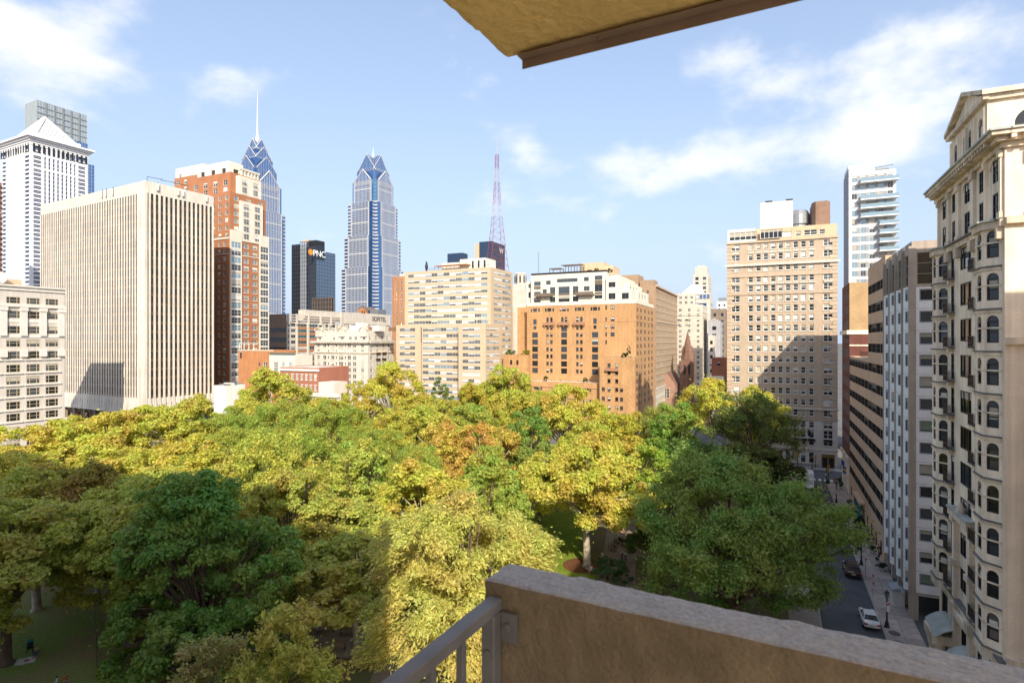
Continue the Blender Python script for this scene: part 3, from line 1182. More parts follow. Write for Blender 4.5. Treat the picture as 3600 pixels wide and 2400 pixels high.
for py in py7[:6]:
    for c in (345, 595, 862):
        wins.append((fx(c), zr(py) - 1.2, 2.7, 2.35, 'bk_door'))
    for c in (453, 486, 710, 744):
        wins.append((fx(c), zr(py) - .85, 1.15, 1.7, 'bk'))
wins.append((fx(595), zr(860 + 722 / 2.45) - 1.2, 2.7, 2.3, 'bk_door'))
for c in (1013,):
    for y in (548, 646, 711, 775):
        wins.append((fx(c), zr(860 + y / 2.45) - .8, 1.7, 1.7, 'bk_trip'))
    for y in (548, 646, 711, 775, 840):
        wins.append((fx(958), zr(860 + y / 2.45) - .8, .6, 1.7, 'bk_n'))
kb.wall(KF, kl, 0, 0, KZ, KBRICK, wins)
# recessed corner bay at the left
KL = kb.face(0, 5.0, 0)
kb.wall(KL, -kW, kl, 0, KZ, KBRICK, [])
kb.part('wall').box(kl, kl + .02, .01, 5.0, 0, KZ, KBRICK, 'r')
# right return
rows_r = [KZ - 3.3 - 3.02 * k for k in range(14)]
rq = [kr * t for t in (.05, .10, .23, .28, .45, .50, .68, .73, .88, .93)]
kb.wall(KR, 0, kr, 0, KZ, KBRICK, [(q, z, .9, 1.65, 'bk_n') for z in rows_r for q in rq])
kb.close(-kW, -.01, 5.0, kr, 0, KZ - .02, KBRICK, ROOF, 'fr')
for z in (zr(860 + 668 / 2.45),):
    KR.slab(kb.part('string_course'), 0, kr, z, z + .2, -.02, .12, KSTONE)
    KF.slab(kb.part('string_course'), fx(890), .12, z, z + .2, -.02, .12, KSTONE)
for c in (470, 596, 727):          # corbelled balconies
    mb = MB()
    z = zr(860 + 690 / 2.45)
    KF.slab(mb, fx(c) - 2.6, fx(c) + 2.6, z, z + .3, .01, 1.2, KSTONE)
    KF.slab(mb, fx(c) - 2.6, fx(c) + 2.6, z + .3, z + 1.1, 1.05, 1.2, mat('balcony_rose', (.33, .17, .12), .9, .1))
    for d in (-2.1, 0, 2.1):
        KF.slab(mb, fx(c) + d - .2, fx(c) + d + .2, z - .8, z - .004, .01, .7, KSTONE)
    mb.build('balcony', kb.root)
# lower wings: terrace level in front, square corner wing, far wing
TZ1 = zr(1338)
T = kb.face(0, -9.0, 0)
tq0, tq1 = KF.s_at(1845), kb.face(0, -12.0, 0).s_at(2108) + .6
tw = []
for y in (1215, 1240, 1330):
    pass
for py in (1358, 1400, 1442):
    for c in (320, 432, 735, 843):
        tw.append((fx(c), zr(py) - 1.3, 2.0, 1.9, 'bk_trip'))
        for d in (-22, 32):
            tw.append((fx(c + d), zr(py) - 1.3, .7, 1.9, 'bk_n'))
kb.wall(T, tq0, tq1, 0, TZ1, KBRICK, tw)
kb.close(tq0, tq1, -8.99, 0, 0, TZ1, KBRICK, ROOF_L, 'f')
T.slab(kb.part('string_course'), tq0, tq1, TZ1 - 2.4, TZ1 - 1.9, -.02, .3, KSTONE)
cz = zr(1252)
Cw = kb.face(0, -12.0, 0)
c0, c1 = Cw.s_at(2108), Cw.s_at(2232)
cwins = []
for px, col in ((2141, 0), (2168, 0)):
    for py in (1286, 1312, 1342):
        cwins.append((Cw.s_at(px), Cw.z_at(c1, py) - .8, 1.25, 1.7, 'bk'))
for py in (1372, 1406, 1437):
    for px in (2121, 2141, 2168, 2185):
        cwins.append((Cw.s_at(px), Cw.z_at(c1, py) - .8, 1.25, 1.6, 'bk'))
kb.wall(Cw, c0, c1, 0, cz, KBRICK, cwins)
Cr = kb.face(c1, -12.0, 90)
kb.wall(Cr, 0, 12.0, 0, cz, KBRICK, [(q, cz - 4.2 - 3.02 * k, .85, 1.6, 'bk_n') for k in range(8) for q in (3.0, 4.6, 9.0)])
kb.close(c0, c1 - .01, -11.99, 0, 0, cz, KBRICK, ROOF_L, 'fr')
mb = MB()
z = Cw.z_at(c1, 1305)
Cw.slab(mb, Cw.s_at(2130), Cw.s_at(2176), z, z + .3, .01, 1.2, KSTONE)
Cw.slab(mb, Cw.s_at(2130), Cw.s_at(2176), z + .3, z + 1.1, 1.05, 1.2, MATS['balcony_rose'])
mb.build('balcony', kb.root)
Lw = kb.face(0, -4.0, 0)
l0, l1 = Lw.s_at(1769), Lw.s_at(1855)
kb.wall(Lw, l0, l1, 0, zr(1248), KBRICK, [(Lw.s_at(p), zr(1284), 1.0, 2.0, 'bk_n') for p in (1797, 1819)])
kb.close(l0, l1, -3.99, 5, 0, zr(1248), KBRICK, ROOF_L, 'f')
# terrace planting, tables
style('x', blind=0)
# white penthouse storeys
PW = kb.part('penthouse_wall')
z0 = KZ
kb.wall(KL, -kW - .15, kl, z0 - .02, z0 + 1.6, KWHITE, part='penthouse_wall')
KF.slab(PW, kl - .1, 0.15, z0, z0 + 1.5, -.3, .15, KWHITE)
KR.slab(PW, .15, kr, z0 + .004, z0 + 1.5, -.3, .15, KWHITE)
P1 = kb.face(0, 2.0, 0)
z1, z2 = z0 + 1.4, P1.z_at(-30, 962)
pwins = []
pf = lambda c: P1.s_at(1740 + c / 2.45)


def pz(y):
    return P1.z_at(-25, 860 + y / 2.45)


for c, w in ((365, 3.2), (497, 2.5), (595, 5.2), (694, 2.6)):
    pwins += [(pf(c), pz(490), w, 2.4, 'pent'), (pf(c), pz(415), w, 3.0, 'pent')]
pwins += [(pf(365), pz(337), 3.2, 1.8, 'pent'), (pf(460), pz(333), 2.2, 1.8, 'pent'), (pf(622), pz(318), 9.5, 1.6, 'pent4'), (pf(787), pz(317), 2.2, 1.8, 'pent'),
          (pf(892), pz(310), 3.4, 1.8, 'pent'), (pf(892), pz(410), 3.4, 3.0, 'pent'), (pf(892), pz(470), 3.4, 1.6, 'pent'), (pf(790), pz(400), 2.6, 2.0, 'pent'), (pf(428), pz(412), 2.0, 2.0, 'pent')]
kb.wall(P1, pf(310), pf(962), z1 - .5, z2, KWHITE, pwins, part='penthouse_wall')
kb.close(pf(310), pf(962), 2.01, kr - 4, z1 - .5, z2, KWHITE, ROOF_L, 'f', 'penthouse_wall')
kb.wall(kb.face(0, 4.0, 0), pf(255), pf(309), z1 - .5, zr(860 + 290 / 2.45), KWHITE, [(pf(290), pz(350), 2, 1.8, 'pent'), (pf(290), pz(440), 2, 2.6, 'pent')], part='penthouse_wall')
kb.close(pf(255), pf(309), 4.01, kr - 4, z1 - .5, zr(860 + 290 / 2.45), KWHITE, ROOF_L, 'f', 'penthouse_wall')
for (ca, cb, ytop, off) in ((962, 1075, 310, 3.0), (1075, 1140, 240, 8), (1140, 1230, 330, 5.5)):
    pass
steps = [(962, 1085, 300, 1.0), (1085, 1180, 400, 2.0)]
for ca, cb, yt, yo in steps:
    F = kb.face(0, yo, 0)
    zt = pz(yt)
    kb.wall(F, pf(ca), min(pf(cb), -.3), z1 - .5, zt, KWHITE, [((pf(ca) + min(pf(cb), -.3)) / 2 - .5, pz(480), 3.0, 2.6, 'pent'), ((pf(ca) + min(pf(cb), -.3)) / 2 - .5, max(z1, zt - 4.0), 3.0, 2.2, 'pent')][:1 if yt > 350 else 2], part='penthouse_wall')
    kb.close(pf(ca), min(pf(cb), -.3), yo + .01, kr - 2, z1 - .5, zt, KWHITE, ROOF_L, 'f', 'penthouse_wall')
for k, (xa, zt) in enumerate(((-9.0, pz(265)), (-5.0, pz(330)), (-1.5, pz(395)))):
    y0 = 7 + 1.5 * k
    F = kb.face(xa, y0, 90)
    kb.wall(F, 0, kr - 6 - 4 * k, z1 - .5, zt, KWHITE, [(4 + 6 * j, zt - 3.2, 1.8, 2.0, 'pent') for j in range(3)], part='penthouse_wall')
    kb.close(xa - 6, xa - .01, y0, kr - 2 - k, z1 - .5, zt, KWHITE, ROOF_L, 'r', 'penthouse_wall')
kb.part('roof_house').box(pf(705), pf(905), 8, 20, z2 - .5, P1.z_at(-20, 917), HPENT)
kb.part('roof_house').box(pf(905), pf(985), 9, 20, z2 - .5, P1.z_at(-20, 930), HPENT)
# bronze spandrels between the penthouse windows
for c, w in ((365, 3.2), (497, 2.5), (595, 5.2), (694, 2.6), (892, 3.4)):
    P1.slab(kb.part('bronze_panel'), pf(c) - w / 2, pf(c) + w / 2, pz(414), pz(414) - 1.0, -.18, .02, KDARK)
P1.slab(kb.part('bronze_panel'), pf(365) - 1.6, pf(365) + 1.6, pz(368), pz(340), -.18, .02, KDARK)
P1.slab(kb.part('bronze_panel'), pf(892) - 1.7, pf(892) + 1.7, pz(350), pz(312), -.18, .02, KDARK)
for c in (430, 782):
    mb = MB()
    z = pz(430)
    P1.slab(mb, pf(c) - 4, pf(c) + 4, z - .4, z, .01, 2.2, KDARK)
    P1.slab(mb, pf(c) - 4, pf(c) + 4, z, z + 1.0, 2.1, 2.2, KDARK)
    mb.build('balcony', kb.root)
# pergola
pg = kb.part('pergola')
za = z2 + .2
for i in range(22):
    q = pf(465) + i * (pf(738) - pf(465)) / 21
    hh = 2.4 if i < 8 else 3.6
    pg.box(q, q + .18, 2.2, 7.5, za + hh, za + hh + .3, KDARK)
for q in (pf(465), pf(555), pf(600), pf(650), pf(700), pf(735)):
    for y in (2.6, 7):
        pg.box(q, q + .25, y, y + .25, za - .3, za + (2.4 if q < pf(560) else 3.6), KDARK)
KF.slab(kb.part('terrace_railing'), pf(310), pf(962), z2, z2 + .9, -2.2, -2.14, F_black)
KPH = z2
kb.finish()

# ---- long tan block down the side street
BBRICK = mat('long_tan_brick', (.34, .23, .145), .9, .1, .25, .08, courses=.1)
style('lb', cols=2, rows=2, fw=.10, fm=F_tan, inset=.05, blind=.4, sill=HSTONE)
p0 = KR.world(kr + 6.0)
lb = B('long_side_street_block', 'long tan brick block running back down the side street beside the orange block', 'building', X=p0[0], Y=p0[1], theta=24.6, seed=15)
LR = lb.face(0, 0, 90)
lend = LR.s_at(2381)
LZ = LR.z_at(0, 1003)
nq = 24
lb.wall(LR, 0, lend, 11, LZ, BBRICK, [(q, 12 + 3.1 * k, 1.35, 1.8, 'lb') for k in range(15) for q in lin(.5, lend - .5, nq)])
lb.wall(LR, 0, lend, 0, 11, HSTONE, [(q, 1 + 3.4 * k, 1.5, 2.2, 'lb') for k in range(3) for q in lin(.5, lend - .5, nq)])
LF = lb.face(-26, 0, 0)
lb.wall(LF, 0, 26, 0, LZ, BBRICK, [(17 + 2.6 * j, LZ - 4 - 3.1 * k, 1.2, 1.8, 'lb') for j in range(3) for k in range(4)])
lb.close(-26, -.01, .01, lend, 0, LZ, BBRICK, ROOF, 'fr')
LR.slab(lb.part('cornice'), 0, lend, LZ - .6, LZ + .3, -.1, .7, HBAND)
LR.slab(lb.part('cornice'), 0, lend, 43.5, 44, -.1, .35, HBAND)
LR.slab(lb.part('cornice'), 0, lend, 10.8, 11.3, -.1, .45, HSTONE)
lb.part('roof_house').box(-24, -9, 3, 16, LZ - .5, LZ + 6.0, BBRICK)
lb.part('roof_house').box(-8, -1.5, 2, 8, LZ - .5, LZ + 2.8, BBRICK)
lb.part('roof_house').box(-14, -3, 12, 22, LZ - .5, LZ + 4.0, BBRICK)
lb.finish()

# ---- church with brown stone spire
BROWN = mat('brownstone', (.19, .105, .075), .95, .2, .5, .15)
ch = B('stone_church', 'brown stone church with a tall pointed spire half hidden in the side street', 'church', px=2415, Y=300, theta=24.6, seed=17)
tw_, zb = 3.1, zat(1262, 300)
ch.part('tower').box(-tw_, tw_, 0, 2 * tw_, 0, zb, BROWN, 'b')
F = ch.face(-tw_, 0, 0)
for q in (2.0, 4.2):
    F.slab(ch.part('louvre'), q - .5, q + .5, zb - 8, zb - 3, -.02, .05, F_black)
for e in ((-tw_, 0), (tw_ - .9, 0)):
    ch.part('buttress').box(e[0] - .4, e[0] + 1.3, -.5, .9, 0, zb - 2, BROWN)
sp = ch.part('spire')
tip = (0, tw_, zat(1160, 300))
ring = [(tw_ * 1.05 * math.cos(R(22.5 + 45 * k)) / math.cos(R(22.5)), tw_ + tw_ * 1.05 * math.sin(R(22.5 + 45 * k)) / math.cos(R(22.5)), zb) for k in range(8)]
for k in range(8):
    sp.face([ring[k], ring[(k + 1) % 8], tip], BROWN)
for (dx, dy) in ((-1, 0), (0, -1), (1, 0)):
    x, y = dx * tw_ * .72, tw_ + dy * tw_ * .72
    ch.part('lucarne').box(x - .8, x + .8, y - .8, y + .8, zb + 1, zb + 4.5, BROWN)
    m = ch.part('lucarne')
    for a_, b_ in (((-.9, -.9), (.9, -.9)), ((.9, -.9), (.9, .9)), ((.9, .9), (-.9, .9)), ((-.9, .9), (-.9, -.9))):
        m.face([(x + a_[0], y + a_[1], zb + 4.5), (x + b_[0], y + b_[1], zb + 4.5), (x, y, zb + 7.2)], BROWN)
nv = ch.part('nave')
nv.prism([(-14, -6), (-5, -6), (-5, 22), (-14, 22)], 0, 11, mat('church_brick', (.34, .20, .14), .9, .15), False)
nv.face([(-14.3, -6, 11), (-4.7, -6, 11), (-9.5, -6, 17.5)], MATS['church_brick'])
nv.face([(-14.3, -6, 11), (-9.5, -6, 17.5), (-9.5, 22, 17.5), (-14.3, 22, 11)], BROWN)
nv.face([(-4.7, -6, 11), (-4.7, 22, 11), (-9.5, 22, 17.5), (-9.5, -6, 17.5)], BROWN)
FN = ch.face(-14, -6, 0)
style('gothic', cols=2, rows=3, fw=.15, fm=LIME_D, inset=.1, blind=0)
ch.win(FN, 4.5, 4.5, 3.2, 5.0, 'gothic', .16)
FNr = ch.face(-5, -6, 90)
for q in (4, 10, 16):
    ch.win(FNr, q, 5, 1.8, 3.6, 'gothic', .12)
ch.finish()

# ---- buildings closing the side street view
WST = mat('white_stone', (.54, .485, .41), .9, .08, .2, .08)
style('far', cols=2, rows=2, fw=.12, fm=F_white, inset=.15, blind=.35)
style('far_n', cols=1, rows=1, fw=.08, fm=F_black, inset=.2, blind=.2)
style('far_arch', cols=2, rows=3, fw=.12, fm=F_white, inset=.2, blind=.2, arch=WST)
style('blue_band', cols=4, rows=1, fw=.08, fm=F_grey, inset=.15, blind=0, glass=(G_blue, G_mid))


def simple(name, label, pxl, pxc, pxr, Y, py_top, m, sty, fl, colw, w, h, theta=24.6, seed=1, roof=ROOF, z0=0, top_gap=1.5, side_sty=None):
    """a block: front (towards us) from pxl to pxc, side from pxc to pxr, rows of windows."""
    b = B(name, label, 'building', px=pxc, Y=Y, theta=theta, seed=seed)
    F, S = b.face(0, 0, 0), b.face(0, 0, 90)
    ht = zat(py_top, Y)
    wl_ = -F.s_at(pxl)
    dr = S.s_at(pxr) if pxr > pxc + .5 else 20.0
    n = int((ht - z0 - top_gap) / fl)
    zz = [ht - top_gap - fl * (k + 1) + .6 for k in range(n)]
    nc = max(1, int(wl_ / colw))
    b.wall(F, -wl_, 0, 0, ht, m, [(-q, z, w, h, sty) for z in zz for q in lin(0, wl_, nc)] if sty else [])
    if pxr > pxc + .5:
        nc = max(1, int(dr / colw))
        b.wall(S, 0, dr, 0, ht, m, [(q, z, w, h, side_sty or sty) for z in zz for q in lin(0, dr, nc)] if sty else [])
        b.close(-wl_, -.01, .01, dr, 0, ht, m, roof, 'fr')
    else:
        b.close(-wl_, -.01, .01, dr, 0, ht, m, roof, 'f')
    b.W, b.D, b.H, b.F, b.S = wl_, dr, ht, F, S
    return b


b = simple('white_stone_block', 'pale stone apartment block with arched top windows behind the church spire', 2376, 2470, 2486, 335, 1070, WST, 'far', 3.1, 4.6, 1.7, 1.8, seed=21)
for q in (-13.5, -9.0):
    b.win(b.F, q, b.H - 12.5, 2.0, 4.0, 'far_arch', .26)
b.F.slab(b.part('string_course'), -b.W, .2, b.H - 6.4, b.H - 5.9, -.05, .3, WST)
b.F.slab(b.part('string_course'), -b.W, .2, 14, 14.6, -.05, .3, WST)
b.part('setback').box(-b.W, -4.5, 2, 18, b.H - .5, zat(1030, 335), WST)
for k in range(2):
    for j in range(4):
        b.win(b.face(0, 2, 0), -b.W + 2.5 + 3.2 * j, b.H + .8 + 3.0 * k, 1.6, 1.6, 'far', .18)
b.finish()
b = simple('glass_domed_block', 'pale block with blue window bands and a truncated glass roof above the side street', 2384, 2496, 2508, 372, 1052, WST, 'blue_band', 3.4, 20, 16, 1.9, seed=22)
za = b.H
t0, t1 = zat(1028, 372), zat(994, 372)
b.part('upper_storey').box(-b.W, -.2, .5, 20, za - .3, t0, WST)
for j in range(5):
    b.win(b.face(0, .5, 0), -10 + 2.2 * j, za + .4, 1.8, 3.0, 'blue_band', .18)
g = b.part('glass_roof')
GR = mat('roof_glazing', (.42, .46, .48), .25, .1, .5)
x0, x1, y0, y1 = -b.W + 2, -4, 1, 16
xm0, xm1, ym0, ym1 = x0 + 6, x1 - 4, 6, 11
g.hexa([(x0, y0, t0), (x1, y0, t0), (x1, y1, t0), (x0, y1, t0), (xm0, ym0, t1), (xm1, ym0, t1), (xm1, ym1, t1), (xm0, ym1, t1)], GR)
for k in range(1, 7):
    t = k / 7
    b.part('glazing_bar').bar((x0 + (xm0 - x0) * t, y0 + (ym0 - y0) * t - .1, t0 + (t1 - t0) * t + .1), (x1 + (xm1 - x1) * t, y0 + (ym0 - y0) * t - .1, t0 + (t1 - t0) * t + .1), .3, F_white)
b.finish()
b = simple('pale_setback_tower', 'distant pale stone tower with rounded shoulders behind the glass roofed block', 2437, 2490, 2501, 430, 962, WST, 'far_n', 3.6, 5.2, 2.4, 2.2, seed=23)
b.part('crown').box(-b.W + 1.5, -1, 1, 14, b.H - .4, zat(936, 430), WST)
b.part('crown').box(-b.W + 3, -2.5, 2, 12, zat(936, 430), zat(931, 430), WST)
b.finish()
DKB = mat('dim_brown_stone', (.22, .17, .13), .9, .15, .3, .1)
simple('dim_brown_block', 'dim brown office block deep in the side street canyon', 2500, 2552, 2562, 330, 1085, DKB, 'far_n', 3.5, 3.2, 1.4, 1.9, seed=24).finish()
GST = mat('grey_stone', (.36, .35, .36), .9, .1, .3, .06)
b = simple('grey_gabled_block', 'grey stone office block with a low peaked parapet in the side street canyon', 2490, 2532, 2540, 300, 1128, GST, 'far_n', 3.9, 3.6, 2.0, 2.0, seed=25)
b.part('parapet').face([(-b.W, -.05, b.H), (0, -.05, b.H), (-b.W / 2, -.05, b.H + 1.6)], GST)
b.finish()
simple('narrow_pale_block', 'narrow pale rendered block low in the side street canyon', 2490, 2512, 2518, 270, 1178, WST, 'far_n', 3.4, 2.6, 1.2, 1.7, seed=26).finish()
b = simple('far_white_block', 'distant white gridded block peeping over the side street canyon', 2520, 2556, 2562, 480, 1058, mat('far_white', (.62, .62, .62), .8, .05), 'far_n', 3.4, 3.0, 1.6, 1.8, seed=27)
b.part('plant_room').box(-b.W + 1, -1, 2, 10, b.H - .4, b.H + 3, PIPE)
b.finish()
RB = mat('red_brick_low', (.33, .12, .065), .9, .12, .3, courses=.1)
b = simple('low_red_brick_house', 'low red brick building beside the hotel flank', 2501, 2556, 2560, 215, 1290, RB, None, 3.3, 4, 1.4, 1.6, seed=28)
b.part('upper_block').box(-5.5, -.1, .3, 12, b.H - .3, zat(1258, 215), RB)
b.win(b.face(0, .3, 0), -3, b.H + .6, 1.2, 1.3, 'far_n', .22)
b.part('roof_plant').box(-6.5, -1, -4, -.1, 0, zat(1322, 215), F_white)
b.finish()
# ================================================================ north side: finned slab, brick tower, glass towers
SLABC = mat('cast_concrete', (.60, .55, .475), .85, .09, .12, .20)
SPAN = mat('bronze_spandrel', (.17, .115, .075), .4, .05, metal=.3)
style('slab_w', cols=1, rows=1, fw=.05, fm=SPAN, inset=.02, blind=0, glass=(G_bronze, G_dark, G_bronze))
sl = B('finned_concrete_slab', 'wide white concrete office slab with close vertical fins', 'building', px=511, Y=215, theta=28.6, seed=31)
SF, SR = sl.face(0, 0, 0), sl.face(0, 0, 90)
SW, SD = -SF.s_at(143), SR.s_at(750)
zb, zs0, zs1, zt = zat(1462, 215), zat(1402, 215), zat(676, 215), zat(634, 215)
core = sl.part('curtain_wall')
core.box(-SW + .4, -.4, .14, SD - .4, zb + .5, zt - 2, SPAN, 'b')
band = sl.part('parapet_band')
band.box(-SW, 0, 0, SD, zs1, zt, SLABC, 'b')
sl.part('roof').box(-SW + .5, -.5, .5, SD - .5, zt - .6, zt + .05, ROOF_L, 'b')
PIER = 5.0
sl.part('corner_pier').box(-PIER, .35, -.35, .6, zb, zs1, SLABC)
nF = 41
pitch = (SW - PIER) / nF


def fin(F, q, wd, pr):
    """one fin that flares out into the skirt at its foot."""
    m = MB()
    a, b = q - wd / 2, q + wd / 2
    F.slab(m, a, b, zs0, zs1 + .01, -.2, pr, SLABC, 'b')
    z0 = zb + .3
    m.hexa([F.P(q - pitch / 2 + .01, z0, .35), F.P(q + pitch / 2 - .01, z0, .35), F.P(q + pitch / 2 - .01, z0, -.45), F.P(q - pitch / 2 + .01, z0, -.45),
            F.P(a - .18, zs0, pr), F.P(b + .18, zs0, pr), F.P(b + .18, zs0, -.45), F.P(a - .18, zs0, -.45)], SLABC)
    F.slab(m, q - pitch / 2 + .01, q + pitch / 2 - .01, zs0 - 2.2, zs0 - .01, -.43, .03, SLABC)
    m.build('fin', sl.root)


for k in range(nF + 1):
    fin(SF, -PIER - k * pitch, pitch * .38, .08)
nR = 15
p2 = SD / nR
pitch = p2
for k in range(1, nR + 1):
    fin(SR, k * p2 - .3, .56, .40)
fl = (zs1 - zs0) / 22
for k in range(nF):
    q = -PIER - (k + .5) * (SW - PIER) / nF
    m = MB()
    for j in range(22):
        SF.slab(m, q - .5, q + .5, zs0 + j * fl + 1.0, zs0 + (j + 1) * fl - .1, -.2, -.10, G_bronze, 'k')
    m.build('window_strip', sl.root)
for k in range(nR):
    for j in range(22):
        sl.win(SR, (k + .5) * p2 - .15, zs0 + j * fl + 1.15, p2 - .7, fl - 1.2, 'slab_w', -.33)
        if j:
            SR.slab(sl.part('spandrel_rail|stuff'), (k + .5) * p2 - p2 / 2, (k + .5) * p2 + p2 / 2 - .3, zs0 + j * fl + 1.0, zs0 + j * fl + 1.14, -.42, -.34, SPAN)
sl.part('base').box(-SW + 3, -3, 3.5, SD - 2, 0, zb + .6, mat('base_brown', (.30, .23, .16), .9, .15), 'b')
for k in range(10):
    x = -SW + 4 + k * 8.3
    sl.part('garage_opening').box(x, x + 5, 3.2, 3.6, .2, 3.9, F_black)
    sl.part('base_column').box(x + 6, x + 7.2, .8, 2.0, 0, zb + .5, MATS['base_brown'])
sl.part('sign').box(-SW + 24, -SW + 26.5, 2.9, 3.1, 3.0, 3.8, mat('red_sign', (.6, .04, .03), .5, 0))
for F, q in ((SF, -30), (SF, -27), (SF, -22), (SR, 4.3), (SR, 12.2), (SR, 14.2), (SR, 24)):
    m = MB()
    F.slab(m, q - .35, q + .35, zs1 + 1.6, zs1 + 4.2, .45, .7, F_white)
    F.slab(m, q - .06, q + .06, zs1 + 1.2, zs1 + 4.8, .05, .45, PIPE)
    m.build('panel_antenna', sl.root)
for k in range(3):
    sl.part('roof_rail').bar((-2.5 + k * .01, 2 + 5 * k, zt + 2.2), (-.9, 2 + 5 * k + 5, zt + 2.2), .18, F_black)
sl.part('roof_rail').bar((-2.5, 2, zt), (-2.5, 2, zt + 2.2), .2, F_black)
sl.part('roof_rail').bar((-.9, 17, zt), (-.9, 17, zt + 2.2), .2, F_black)
sl.finish()

# ---- grey terracotta office building at the frame's edge
GT = mat('grey_terracotta', (.56, .51, .45), .85, .06, .25, .08)
GT2 = mat('grey_terracotta_trim', (.64, .60, .54), .8, .06)
style('chi', cols=3, rows=2, fw=.16, fm=F_tan, inset=.12, blind=.45, uneven=[.24, .76], bmax=.6)
gy = B('grey_terracotta_block', 'pale grey terracotta office building with three part windows and a satellite dish on its roof', 'building', px=228, Y=185, theta=27, sub=True, seed=33)
GR_ = gy.face(0, 0, 90)
gcols = [GR_.s_at(p) for p in (47, 117, 183)]
sp_ = gcols[1] - gcols[0]
gcols = [gcols[0] - 2 * sp_, gcols[0] - sp_] + gcols
gpy = [1055, 1107, 1161, 1208, 1250, 1297, 1340, 1382, 1427, 1469, 1516, 1560]
q0 = GR_.s_at(47)
gz = [GR_.z_at(q0, p) - 1.0 for p in gpy]
GH = GR_.z_at(0, 1014)
wins = [(q, z, 3.5, 2.35 if i > 0 else 2.0, 'chi') for i, z in enumerate(gz) if z > .5 for q in gcols]
gl = GR_.s_at(-60)
gy.wall(GR_, gl, 0, 0, GH, GT, wins)
gy.close(-24, -.01, gl, -.01, 0, GH, GT, ROOF_L, 'r')
gt = gy.part('terracotta_trim')
for z, h, d in ((gz[0] - 1.0, .8, .55), (GH - 1.6, .5, .35), (GH - .5, .5, .5), (gz[3] + 2.9, .5, .15)):
    GR_.slab(gt, gl, d * .6, z, z + h, -.05, d, GT2)
for i in range(6):
    q = gcols[0] + (i - .5) * sp_ if i < 5 else -1.1
    q = min(q, -1.1)
    GR_.slab(gt, q - .85, q + .85, gz[3] + 3.4, gz[0] - 1.1, -.05, .55, GT2)
    GR_.slab(gt, q - 1.0, q + 1.0, gz[0] - 2.2, gz[0] - 1.15, -.05, .75, GT2)
    GR_.slab(gt, q - .9, q + .9, gz[4] + .6, gz[4] + 2.6, -.05, .7, GT2)
for q in gcols:
    for k in (1, 2):
        GR_.slab(gt, q - 1.8, q + 1.8, gz[k] - 1.2, gz[k] - .3, -.05, .12, GT2)
    for k in range(4, 12):
        GR_.slab(gt, q - 2.3, q + 2.3, gz[k] - .5, gz[k] - .17, -.05, .4, GT2)
gy.part('roof_house').box(-11, -6, gl + 2, -9, GH - .5, GH + 2.2, HPENT)
gy.finish()
dsh = empty('satellite_dish', gy.w(-4.0, GR_.s_at(18)) + (GH - .25,), R(200))
tag(dsh, 'white satellite dish standing on the grey terracotta roof', 'dish')
m = MB()
n = 20
for i in range(5):
    r0, r1 = i * .36, (i + 1) * .36
    for j in range(n):
        a0, a1 = 2 * math.pi * j / n, 2 * math.pi * (j + 1) / n
        f = lambda r, a: (r * math.cos(a), -1.0 + .16 * r * r + r * math.sin(a) * .25, 2.6 + r * math.sin(a))
        m.face([f(r0, a0), f(r1, a0), f(r1, a1), f(r0, a1)], F_white)
m.build('reflector', dsh, True)
m = MB()
m.tube([(0, 0, 0), (0, 0, 2.2), (0, -.9, 2.6)], .09, PIPE, 6)
m.tube([(1, .8, 0), (0, -.2, 1.8)], .05, PIPE, 5)
m.tube([(-1, .8, 0), (0, -.2, 1.8)], .05, PIPE, 5)
m.build('mount', dsh)
m = MB()
m.tube([(0, -.5, .8), (0, -2.0, 2.4)], .04, PIPE, 5)
m.tube([(0, -1.9, 2.3), (0, -2.2, 2.6)], .12, F_white, 6)
m.build('feed_horn', dsh)

# ---- brick and limestone residential tower with setbacks
TB = mat('rust_brick', (.37, .155, .075), .9, .08, .25, .05, courses=.08)
TS = mat('tower_limestone', (.66, .60, .50), .85, .05, .3, .05)
style('tb2', cols=2, rows=2, fw=.12, fm=F_white, inset=.15, blind=.35, glass=(G_mid, G_dark), sill=TS)
style('tb3', cols=4, rows=2, fw=.12, fm=F_white, inset=.15, blind=.3, glass=(G_mid, G_dark), sill=TS, uneven=[.22, .5, .78])
style('tbay', cols=3, rows=2, fw=.12, fm=F_white, inset=.12, blind=.3, glass=(G_mid, PALE, G_mid))
style('tplant', cols=1, rows=1, fw=.1, fm=TS, inset=.4, blind=0, glass=(G_bronze,))
bt = B('brick_setback_tower', 'rust brick residential tower with limestone bays stepping back to white rooftop frames', 'building', px=805, Y=265, theta=25, seed=35)
BF, BR_ = bt.face(0, 0, 0), bt.face(0, 0, 90)
bD = BR_.s_at(945)
bW = -BF.s_at(640)
Z1 = BR_.z_at(2, 838)
FT = 3.55
zl = [Z1 - 1.0 - FT * (k + 1) + .9 for k in range(22)]
zl = [z for z in zl if z > 2]
bt.wall(BF, -bW, 0, 0, Z1, TB, [(q, z, 1.7, 2.1, 'tb2') for z in zl for q in (-2.9, -6.6, -11, -15.5)])
q1, q2, q3, q4 = .4, bD * .29, bD * .74, bD - .3
bt.wall(BR_, q2, q3, 0, Z1, TB, [(q, z, 2.9, 2.1, 'tb3') for z in zl for q in (q2 + (q3 - q2) * .27, q2 + (q3 - q2) * .76)])
for a, b_ in ((q1, q2), (q3, q4)):
    Fb = bt.face(.55, a, 90)
    bt.wall(Fb, 0, b_ - a, 0, Z1 + 4, TS, [((b_ - a) / 2, z - .7, b_ - a - .9, 2.9, 'tbay') for z in zl], part='limestone_bay')
    bt.part('limestone_bay').box(.0, .54, a, b_, 0, Z1 + 4, TS, 'r')
bt.part('wall').box(-.02, 0, 0, q1, 0, Z1, TB, 'l')
bt.part('wall').box(-.02, 0, q4, bD, 0, Z1, TB, 'l')
